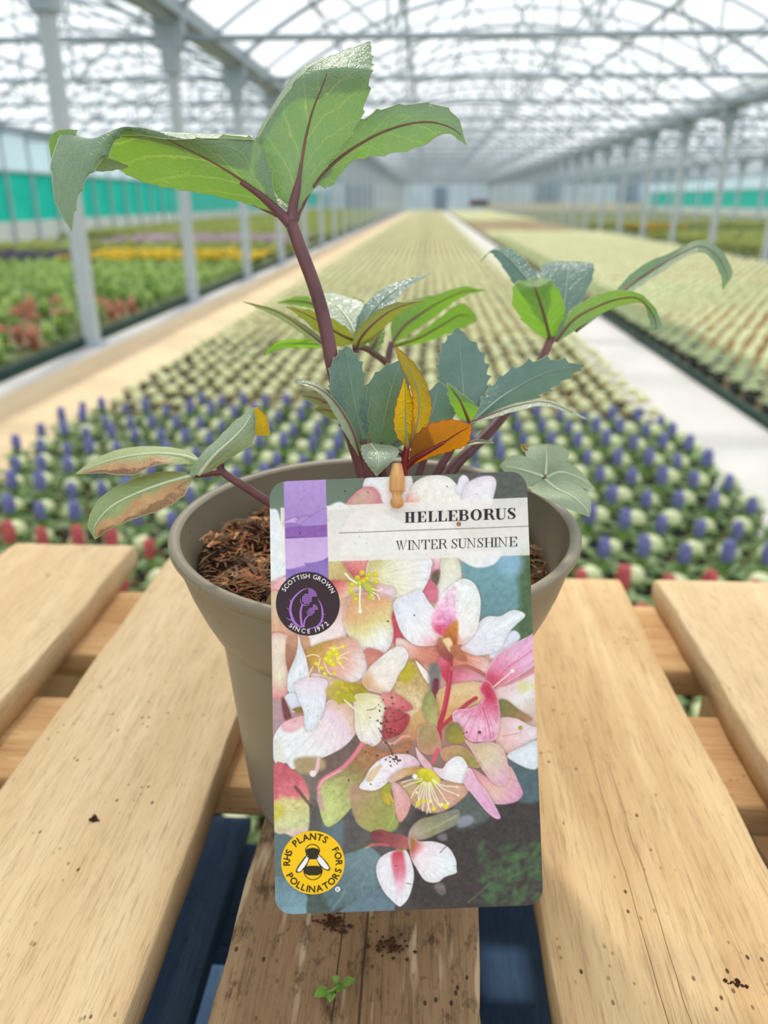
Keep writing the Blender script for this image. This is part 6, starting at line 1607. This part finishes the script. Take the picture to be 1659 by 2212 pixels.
# Didone capitals, unit height, x to the right, y up
def glyph(ch, b):
    st, hr = (0.25, 0.05) if b else (0.13, 0.042)
    out = []
    def rect(x0, y0, x1, y1): out.append([(x0, y0), (x1, y0), (x1, y1), (x0, y1)])
    def serif(xc, y, wd): rect(xc - wd / 2, y if y < .5 else y - hr, xc + wd / 2, y + hr if y < .5 else y)
    def rib(pts, w, n=20):
        C = crom(pts, n); m = len(C)
        ws = np.interp(np.linspace(0, 1, m), np.linspace(0, 1, len(w)), w)
        T_ = np.gradient(C, axis=0); T_ /= np.linalg.norm(T_, axis=1)[:, None] + 1e-9
        N_ = np.stack([-T_[:, 1], T_[:, 0]], 1); A_, B_ = C + N_ * ws[:, None] / 2, C - N_ * ws[:, None] / 2
        for i in range(m - 1): out.append([tuple(A_[i]), tuple(A_[i + 1]), tuple(B_[i + 1]), tuple(B_[i])])
    sw = st + 0.24
    s0 = sw / 2
    if ch == 'H':
        w = 0.98 if b else 0.92
        for x in (s0, w - s0): rect(x - st / 2, 0, x + st / 2, 1); serif(x, 0, sw); serif(x, 1, sw)
        rect(s0, .5 - hr / 2, w - s0, .5 + hr / 2)
    elif ch == 'I':
        w = sw; rect(s0 - st / 2, 0, s0 + st / 2, 1); serif(s0, 0, sw); serif(s0, 1, sw)
    elif ch in 'EL':
        w = 0.84 if b else 0.76
        rect(s0 - st / 2, 0, s0 + st / 2, 1); serif(s0, 1, sw); rect(0, 0, w, hr)
        out.append([(w, hr * .5), (w, .34), (w - .04, .34), (w - .16, hr)])
        if ch == 'E':
            rect(0, 1 - hr, w - .03, 1); out.append([(w - .03, 1), (w - .03, .7), (w - .07, .7), (w - .18, 1 - hr)])
            rect(s0, .5 - hr / 2, w - .26, .5 + hr / 2); out.append([(w - .24, .68), (w - .24, .32), (w - .28, .4), (w - .33, .5), (w - .28, .6)])
    elif ch == 'T':
        w = 0.86; rect(w / 2 - st / 2, 0, w / 2 + st / 2, 1); serif(w / 2, 0, sw); rect(0, 1 - hr, w, 1)
        out.append([(0, 1), (0, .68), (.04, .68), (.15, 1 - hr)]); out.append([(w, 1), (w, .68), (w - .04, .68), (w - .15, 1 - hr)])
    elif ch in 'BR':
        w = 0.90 if b else 0.82
        rect(s0 - st / 2, 0, s0 + st / 2, 1); serif(s0, 0, sw); rect(0, 1 - hr, s0, 1)
        e = w - st / 2 - (0.05 if ch == 'B' else 0.08)
        rib([(s0, 1 - hr / 2), (e - .12, .985 - hr / 2), (e, .765), (e - .12, .54), (s0, .525)], (hr, hr * 1.6, st * .95, hr * 1.6, hr))
        if ch == 'B':
            e = w - st / 2; rect(0, 0, s0, hr)
            rib([(s0, .525), (e - .13, .515), (e, .27), (e - .13, .03), (s0, hr / 2)], (hr, hr * 1.6, st, hr * 1.6, hr))
        else:
            rib([(s0 + .12, .53), (w - .30, .47), (w - .18, .24), (w - .10, .04), (w + .06, .05)], (hr, st * .6, st * .9, st * .5, hr))
    elif ch == 'O':
        w = 0.94; cx = w / 2
        pts = [(cx + (w / 2 - st / 2) * math.cos(a), .5 + (.5 - hr / 2 + .01) * math.sin(a)) for a in np.linspace(0, 2 * math.pi, 13)]
        ws = [hr + (st - hr) * abs(math.cos(a)) ** 1.6 for a in np.linspace(0, 2 * math.pi, 13)]
        rib(pts, ws, 48)
    elif ch == 'U':
        w = 0.96 if b else 0.86
        rect(s0 - st / 2, .3, s0 + st / 2, 1); serif(s0, 1, sw); xr = w - .14
        rect(xr - hr / 2, .3, xr + hr / 2, 1); serif(xr, 1, .28)
        rib([(s0, .32), (s0 + .05, .10), ((s0 + xr) / 2 + .02, .015), (xr - .05, .11), (xr, .32)], (st, st * .8, hr * 1.4, hr * 1.1, hr))
    elif ch == 'S':
        w = 0.66 if b else 0.60
        rib([(w - .09, .74), (w - .16, .93), (w * .5, .985), (.16, .90), (.10, .74), (.22, .60), (w * .5, .50), (w - .20, .40), (w - .10, .25), (w - .18, .08), (w * .48, .015), (.15, .08), (.06, .28)],
            (hr, hr, hr * 1.2, st * .55, st * .7, st * .9, st * 1.0, st * .9, st * .7, st * .5, hr * 1.2, hr, hr), 40)
        out.append([(w - .10, 1), (w - .05, 1), (w - .05, .68), (w - .09, .68)]); out.append([(.04, 0), (.09, 0), (.08, .32), (.04, .32)])
    elif ch == 'N':
        w = 0.92; rect(.13, 0, .13 + hr, 1); rect(w - .15 - hr, 0, w - .15, 1); serif(.15, 0, .28); serif(w - .17, 1, .28)
        out.append([(.05, 1), (.19, 1), (w - .15, 0), (w - .15 - hr, 0)]); rect(0, 1 - hr, .2, 1)
    elif ch == 'W':
        w = 1.28
        for x0 in (.08, .50): out.append([(x0, 1), (x0 + st + .02, 1), (x0 + .36, 0), (x0 + .32, 0)])
        out.append([(.40, 0), (.44, 0), (.62, 1), (.58, 1)][::1]); out.append([(.82, 0), (.86, 0), (1.20, 1), (1.16, 1)])
        serif(.15, 1, .34); serif(.57, 1, .32); serif(1.18, 1, .24)
    return out, w
def set_word(ink, letters, base0, base1, capx0, b, h0, h1):
    """letters: (char, x0, x1) in pixels along the baseline from base0 to base1"""
    (xa, ya), (xb, yb) = base0, base1
    sl = (yb - ya) / (xb - xa)
    for ch, x0, x1 in letters:
        polys, w = glyph(ch, b)
        hh = h0 + (h1 - h0) * (x0 - xa) / (xb - xa)
        for q in polys:
            pts = []
            for (u, v) in q:
                x = x0 + (x1 - x0) * u / w
                pts.append((x + 0.03 * v * 0 , ya + sl * (x - xa) - v * hh))
            ink.poly(pts)
c5 = lambda c: 860 + c / 5.53
ink = Ink(0.00012)
set_word(ink, [(ch, c5(a), c5(b_)) for ch, a, b_ in (('H', 75, 207), ('E', 225, 336), ('L', 355, 462), ('L', 470, 582), ('E', 593, 708), ('B', 718, 844), ('O', 866, 1001), ('R', 1014, 1150), ('U', 1158, 1292), ('S', 1306, 1405))], (873.5, 1129.4), (1114, 1120.6), 0, True, 22.8, 23.6)
o = ink.build('title_lettering', M_INK); o['label'] = 'bold black HELLEBORUS lettering'
ink = Ink(0.00012)
set_word(ink, [('W', 855, 879)] + [(ch, c5(a), c5(b_)) for ch, a, b_ in (('I', 112, 158), ('N', 158, 272), ('T', 278, 378), ('E', 388, 472), ('R', 478, 584), ('S', 634, 712), ('U', 714, 820), ('N', 822, 932), ('S', 942, 1022), ('H', 1030, 1146), ('I', 1144, 1190), ('N', 1190, 1312), ('E', 1324, 1422))], (855, 1188.6), (1117, 1180.0), 0, False, 20.4, 20.6)
o = ink.build('variety_lettering', M_INK); o['label'] = 'thin black WINTER SUNSHINE lettering'
ink = Ink(0.0001); ink.disc(991, 1132, 5.2, 24)
o = ink.build('pin_hole', flat_mat('brown_board', srgb(160, 118, 84)))

# sans capitals for the round badges come from Blender's own built-in font
_gcache = {}
def font_glyph(ch, bold=0.0):
    if (ch, bold) in _gcache: return _gcache[(ch, bold)]
    cu = bpy.data.curves.new('t', 'FONT'); cu.body = ch; cu.size = 1.0; cu.resolution_u = 4; cu.offset = bold
    to = bpy.data.objects.new('t', cu); COL.objects.link(to)
    dg = bpy.context.evaluated_depsgraph_get(); dg.update()
    ev = to.evaluated_get(dg); m_ = ev.to_mesh()
    vs_ = np.array([tuple(v.co)[:2] for v in m_.vertices]) if len(m_.vertices) else np.zeros((0, 2))
    fs = [tuple(p.vertices) for p in m_.polygons]
    ev.to_mesh_clear(); bpy.data.objects.remove(to); bpy.data.curves.remove(cu)
    _gcache[(ch, bold)] = (vs_, fs)
    return vs_, fs
def arc_text(ink, text, cx, cy, r, a0, a1, h, inward=False, wide=1.0, bold=0.0):
    """letters spread from angle a0 to a1 (degrees, 0 = right, 90 = up); inward: tops point to the centre"""
    ws = []
    for ch in text:
        if ch == ' ': ws.append(0.45); continue
        v, f = font_glyph(ch, bold); ws.append((v[:, 0].max() - v[:, 0].min()) + 0.16)
    tot = sum(ws); pos = 0
    for ch, w in zip(text, ws):
        a = math.radians(a0 + (a1 - a0) * (pos + w / 2) / tot); pos += w
        if ch == ' ': continue
        v, f = font_glyph(ch, bold)
        cap = 0.70
        gx = (v[:, 0] - (v[:, 0].max() + v[:, 0].min()) / 2) / cap * h * wide
        gy = v[:, 1] / cap * h
        if not inward: ux, uy, tx, ty, rr = math.cos(a), -math.sin(a), math.sin(a), math.cos(a), r
        else: ux, uy, tx, ty, rr = -math.cos(a), math.sin(a), -math.sin(a), -math.cos(a), -r
        n0 = len(ink.v)
        for x, y in zip(gx, gy):
            ink.v.append((cx + ux * (rr + y) + tx * x, cy + uy * (rr + y) + ty * x))
        ink.f += [tuple(k + n0 for k in q) for q in f]
# --- round plum badge with the thistle
BX, BY, BR = 665, 1304, 69
ink = Ink(0.00010); ink.disc(BX, BY, BR); o = ink.build('round_badge', M_BADGE); o['label'] = 'dark plum round badge with a lilac thistle'
ink = Ink(0.00020)
arc_text(ink, 'SCOTTISH GROWN', BX, BY, 55.0, 153, 23, 9.6, bold=0.006)
arc_text(ink, 'SINCE 1972', BX, BY, 64, 228, 318, 9.6, True, bold=0.006)
o = ink.build('badge_lettering', M_WHITE); o['label'] = 'white SCOTTISH GROWN SINCE 1972 lettering'
ink = Ink(0.00018)
t3 = lambda x, y: (580 + x / 5.53, 1240 + y / 5.53)
ink.ribbon([t3(478, 168), t3(400, 195), t3(300, 290), t3(262, 400), t3(275, 500), t3(320, 590), t3(400, 640)], (0.6, 2.6, 4.2, 5.2, 5.6, 6.0, 1.5), 30)
ink.ribbon([t3(590, 295), t3(630, 370), t3(645, 450), t3(640, 540), t3(590, 620), t3(480, 655)], (0.6, 2.6, 4.2, 4.4, 4.0, 0.8), 26)
for a, b_ in (((253, 300), (272, 335)), ((215, 398), (262, 425)), ((205, 515), (280, 550)), ((225, 610), (330, 630))): ink.ribbon([t3(*a), t3((a[0] + b_[0]) / 2, (a[1] + b_[1]) / 2 + 8), t3(*b_)], (0.4, 1.6, 3.0))
for a, b_ in (((675, 470), (650, 495)), ((668, 558), (635, 570))): ink.ribbon([t3(*a), t3(*b_)], (0.5, 2.6))
ink.ribbon([t3(405, 365), t3(385, 450), t3(390, 550), t3(405, 640)], (3.6, 4.6, 4.8, 5.0))
ink.ribbon([t3(480, 490), t3(435, 550), t3(420, 640)], (2.2, 3.0, 3.4))
ink.ribbon([t3(382, 290), t3(388, 340), t3(430, 372), t3(490, 370)], (0.6, 1.7, 1.9, 0.5))
ink.ribbon([t3(455, 440), t3(465, 475), t3(495, 493), t3(525, 490)], (0.5, 1.4, 1.5, 0.5))
def thistle(cx, cy, rx, ry, nx, ny):
    for i in range(nx):
        for j in range(ny):
            u, v = (i + .5) / nx * 2 - 1, (j + .5) / ny * 2 - 1
            if u * u + v * v > 1.08: continue
            x, y = cx + u * rx - v * 3, cy + v * ry + u * 0
            a, b_ = rx / nx * .78, ry / ny * .78
            ink.poly([t3(x - a, y - b_), t3(x + a, y - b_), t3(x + a, y + b_), t3(x - a, y + b_)])
def tuft(cx, cy, r0, r1, a0, a1, n):
    for k in range(n):
        a = math.radians(a0 + (a1 - a0) * k / (n - 1)); da = math.radians(abs(a1 - a0) / n * .36)
        ink.poly([t3(cx + r0 * math.cos(a - da), cy - r0 * math.sin(a - da)), t3(cx + r1 * math.cos(a - da), cy - r1 * math.sin(a - da)), t3(cx + r1 * math.cos(a + da), cy - r1 * math.sin(a + da)), t3(cx + r0 * math.cos(a + da), cy - r0 * math.sin(a + da))])
thistle(460, 297, 58, 62, 5, 5); tuft(480, 268, 22, 100, 88, 4, 9)
thistle(512, 442, 40, 42, 5, 5); tuft(528, 425, 14, 66, 82, 2, 9)
o = ink.build('thistle_emblem', M_LILAC); o['label'] = 'lilac thistle emblem'
# --- round yellow badge with the bee
CX, CY, CR = 676, 1863, 68.5
ink = Ink(0.00010); ink.disc(CX, CY, CR); o = ink.build('round_badge', M_GOLD); o['label'] = 'yellow round badge with a bee'
ink = Ink(0.00020)
arc_text(ink, 'RHS', CX, CY, 49.5, 187, 151, 14.2, bold=0.022)
arc_text(ink, 'PLANTS', CX, CY, 49.5, 138, 56, 14.2, bold=0.022)
arc_text(ink, 'FOR', CX, CY, 49.5, 35, -8, 14.2, bold=0.022)
arc_text(ink, 'POLLINATORS', CX, CY, 64, 204, 348, 14.2, True, bold=0.022)
o = ink.build('badge_lettering', M_BEE); o['label'] = 'black RHS PLANTS FOR POLLINATORS lettering'
t8 = lambda x, y: (580 + x / 8.295, 1770 + y / 8.295)
ink = Ink(0.00018)
def band_arc(cx, cy, rx, ry, a0, a1, n=20):
    return [t8(cx + rx * math.cos(math.radians(a0 + (a1 - a0) * k / n)), cy - ry * math.sin(math.radians(a0 + (a1 - a0) * k / n))) for k in range(n + 1)]
ink.ribbon(band_arc(790, 570, 128, 125, 0, 180), 1.9, 40)
ink.poly([t8(662, 570), t8(690, 525), t8(790, 503), t8(890, 525), t8(918, 570), t8(905, 640), t8(860, 710), t8(725, 710), t8(680, 640)])
ink.ribbon(band_arc(798, 905, 165, 172, 180, 360), 1.9, 40)
ink.poly([t8(665, 850), t8(730, 828), t8(870, 828), t8(935, 850), t8(968, 890), t8(958, 960), t8(880, 1000), t8(720, 1000), t8(640, 960), t8(630, 890)])
ink.ribbon([t8(735, 700), t8(700, 780), t8(672, 860)], 1.4); ink.ribbon([t8(865, 700), t8(900, 780), t8(930, 860)], 1.4)
wingL = [t8(700, 615), t8(640, 680), t8(530, 830), t8(483, 925), t8(510, 955), t8(575, 945), t8(650, 880), t8(715, 760), t8(735, 690)]
wingR = [t8(880, 610), t8(950, 660), t8(1060, 780), t8(1113, 880), t8(1085, 918), t8(1020, 905), t8(930, 850), t8(880, 760), t8(858, 680)]
ink.poly(wingL); ink.poly(wingR)
o = ink.build('bee_emblem', M_BEE); o['label'] = 'black and yellow bee emblem'
ink = Ink(0.00024)
ink.poly([t8(705, 630), t8(640, 720), t8(560, 830), t8(513, 910), t8(530, 932), t8(575, 925), t8(640, 850), t8(700, 760), t8(722, 680), t8(690, 680)])
ink.poly([t8(885, 625), t8(960, 690), t8(1040, 790), t8(1088, 865), t8(1070, 893), t8(1020, 885), t8(950, 830), t8(890, 750), t8(866, 680), t8(900, 685)])
ink.disc(580 + 1240 / 8.295, 1770 + 1247 / 8.295, 5.6, 28)
o = ink.build('bee_wings', M_WHITE); o['label'] = 'white bee wings and registered mark disc'
ink = Ink(0.00030)
v, f = font_glyph('R'); n0 = 0
for x, y in v: ink.v.append((729.5 + (x - .33) / .7 * 6.2, 1923.6 - y / .7 * 6.2))
ink.f += [tuple(q) for q in f]
ink.build('registered_mark', M_BEE)

# ------------------------------------------------------------------ turned wooden peg that holds the label
def peg_wood():
    t = NT('peg_wood')
    n = t.noise(t.mapping(t.coord(), (700, 700, 60)), 1.0, 3.0)
    c = t.ramp(n, [(0.3, srgb(176, 122, 70)), (0.7, srgb(222, 172, 114))])
    return t.done(t.bsdf(c, 0.55, 0.3, t.bump(n, 0.2, 0.0003)))
M_PEG = peg_wood()
PEG0 = on_label(857.5, 1099, 0.0016); PEG1 = on_label(857.5, 1003, 0.0016)
ax = PEG1 - PEG0; Lp = ax.length
peg = tag(empty('wooden_peg', PEG0), 'small turned wooden peg pushed through the top of the label', 'peg')
peg.rotation_euler = ax.to_track_quat('Z', 'Y').to_euler()
pp = 0.2575 / F                                  # metres per pixel at the label
v, f = lathe_data([(0.0, 0.0), (8 * pp, 1.2 * pp), (13.5 * pp, 6 * pp), (15 * pp, 13 * pp), (14 * pp, 19 * pp), (10.5 * pp, 24 * pp)], 20); mesh('ball', v, f, M_PEG, peg, True)
v, f = lathe_data([(10.5 * pp, 23 * pp), (9.8 * pp, 29 * pp), (12 * pp, 33 * pp), (16.8 * pp, 38 * pp), (17.3 * pp, 44 * pp), (17.2 * pp, 62 * pp), (16.0 * pp, 70 * pp), (12.2 * pp, 88 * pp), (10.6 * pp, Lp * .985), (9.6 * pp, Lp), (0.0, Lp)], 12); mesh('tip', v, f, M_PEG, peg, False)
# the stake behind the card, down into the compost
s0_ = on_label(857.5, 1060, -0.003); s1_ = Vector((PX + 0.004, PY - 0.045, HZ0 - 0.02))
mw = peg.rotation_euler.to_matrix().transposed()
v, f = tube_data([mw @ (s0_ - PEG0), mw @ (s1_ - PEG0)], [.0017, .0015], 8); mesh('stake', v, f, M_PEG, peg, True)
v, f = tube_data([mw @ (on_label(857.5, 1086, 0.001) - PEG0), mw @ (on_label(857.5, 1078, -0.004) - PEG0)], .0015, 8); mesh('shank', v, f, M_PEG, peg, True)

# ------------------------------------------------------------------ small things lying on the boards
def sprig():
    r = tag(empty('plant_sprig', at_z(720, 2140, Z_TOP)), 'tiny green plant sprig lying on the middle pallet board', 'sprig')
    base = r.location
    g = leafy('sprig_green', srgb(112, 150, 62), srgb(140, 180, 50), .3, .45, .2, 300)
    m = []
    v, f = tube_data([at_z(682, 2150, Z_TOP + .002) - base, at_z(715, 2140, Z_TOP + .005) - base, at_z(735, 2128, Z_TOP + .004) - base, at_z(724, 2108, Z_TOP + .006) - base], .0006, 6); mesh('stalk', v, f, g, r, True)
    for (a, b, w, z) in (((712, 2140), (679, 2152), 9, .004), ((718, 2142), (712, 2165), 7, .003), ((735, 2130), (768, 2118), 7, .006), ((725, 2130), (726, 2106), 5, .007), ((722, 2138), (740, 2142), 5, .003), ((733, 2130), (750, 2134), 6, .003)):
        A, B = at_z(*a, Z_TOP + .004) - base, at_z(*b, Z_TOP + z) - base
        d = (B - A); s = Vector((-d.y, d.x, 0)).normalized() * w * .00026
        V = []
        for i in range(7):
            t = i / 6; ww = math.sin(math.pi * min(.98, t * .9 + .06)); p = A + d * t + Vector((0, 0, .0012 * math.sin(math.pi * t)))
            V += [p - s * ww, p - Vector((0, 0, .0004)), p + s * ww]
        F_ = [(i * 3 + k, i * 3 + k + 1, i * 3 + k + 4, i * 3 + k + 3) for i in range(6) for k in range(2)]
        mesh('leaflet', V, F_, g, r, True)
sprig()
M_CRUMB = flat('peat_crumb', srgb(70, 46, 30), .9, .1, .3, 500)
def crumb(name, px, py, z, rpx, lab, n=26, seed=0):
    rr = random.Random(seed); c = at_z(px, py, z); m = MB()
    for i in range(n):
        a = rr.uniform(0, 6.28); q = abs(rr.gauss(0, .45)) * rpx * .00017
        x, y = q * math.cos(a) * 1.3, q * math.sin(a); s = rr.uniform(.0003, .0011)
        m.add([(x + s, y, s * .6), (x, y + s, s * .5), (x - s, y, s * .6), (x, y - s, s * .5), (x, y, s * 1.6), (x, y, 0)], [(0, 1, 4), (1, 2, 4), (2, 3, 4), (3, 0, 4), (1, 0, 5), (2, 1, 5), (3, 2, 5), (0, 3, 5)])
    o = m.build(name, M_CRUMB); o.location = (c.x, c.y, z)
    tag(o, lab, 'soil', kind=None)
crumb('soil_crumb', 716, 1992, Z_TOP - .0004, 44, 'dark peat crumb on the middle board just below the label', 90, 1)
crumb('soil_crumb', 848, 2046, Z_TOP - .0004, 42, 'flattened brown peat smear on the middle board beside its crack', 70, 2)
crumb('soil_crumb', 205, 1770, Z_TOP - .0002, 16, 'dark peat crumb on the pale board left of the pot', 22, 3)
crumb('soil_crumb', 1590, 2124, Z_TOP - .0002, 20, 'dark peat crumb on the cracked board right of the label', 18, 4)

# dark crate on a trestle far off by the end wall
cr = tag(empty('wooden_crate', (5.2, 88.0, 0.56)), 'dark brown slatted crate on a trestle near the far end wall', 'crate')
M_CRATE = flat('dark_crate_wood', srgb(96, 74, 58), .8, .2, .15, 3)
for k in range(3): box('slat', -0.95, 0.95, -0.33, -0.30, 0.03 + 0.19 * k, 0.17 + 0.19 * k, M_CRATE, cr)
for sx_ in (-0.93, 0.93): box('corner_post', sx_ - 0.04, sx_ + 0.04, -0.30, -0.22, 0, 0.58, M_CRATE, cr)
box('back_board', -0.95, 0.95, 0.28, 0.31, 0, 0.58, M_CRATE, cr)
box('base_board', -0.95, 0.95, -0.30, 0.28, 0, 0.03, M_CRATE, cr)
tt = tag(empty('trestle_table', (5.2, 88.0, 0.012)), 'low steel trestle under the dark crate by the end wall', 'trestle')
box('table_top', -1.0, 1.0, -0.36, 0.34, 0.508, 0.548, M_STEEL, tt)
for sx_ in (-0.9, 0.9):
    for sy_ in (-0.3, 0.3): box('leg', sx_ - 0.03, sx_ + 0.03, sy_ - 0.03, sy_ + 0.03, 0, 0.51, M_STEEL, tt)
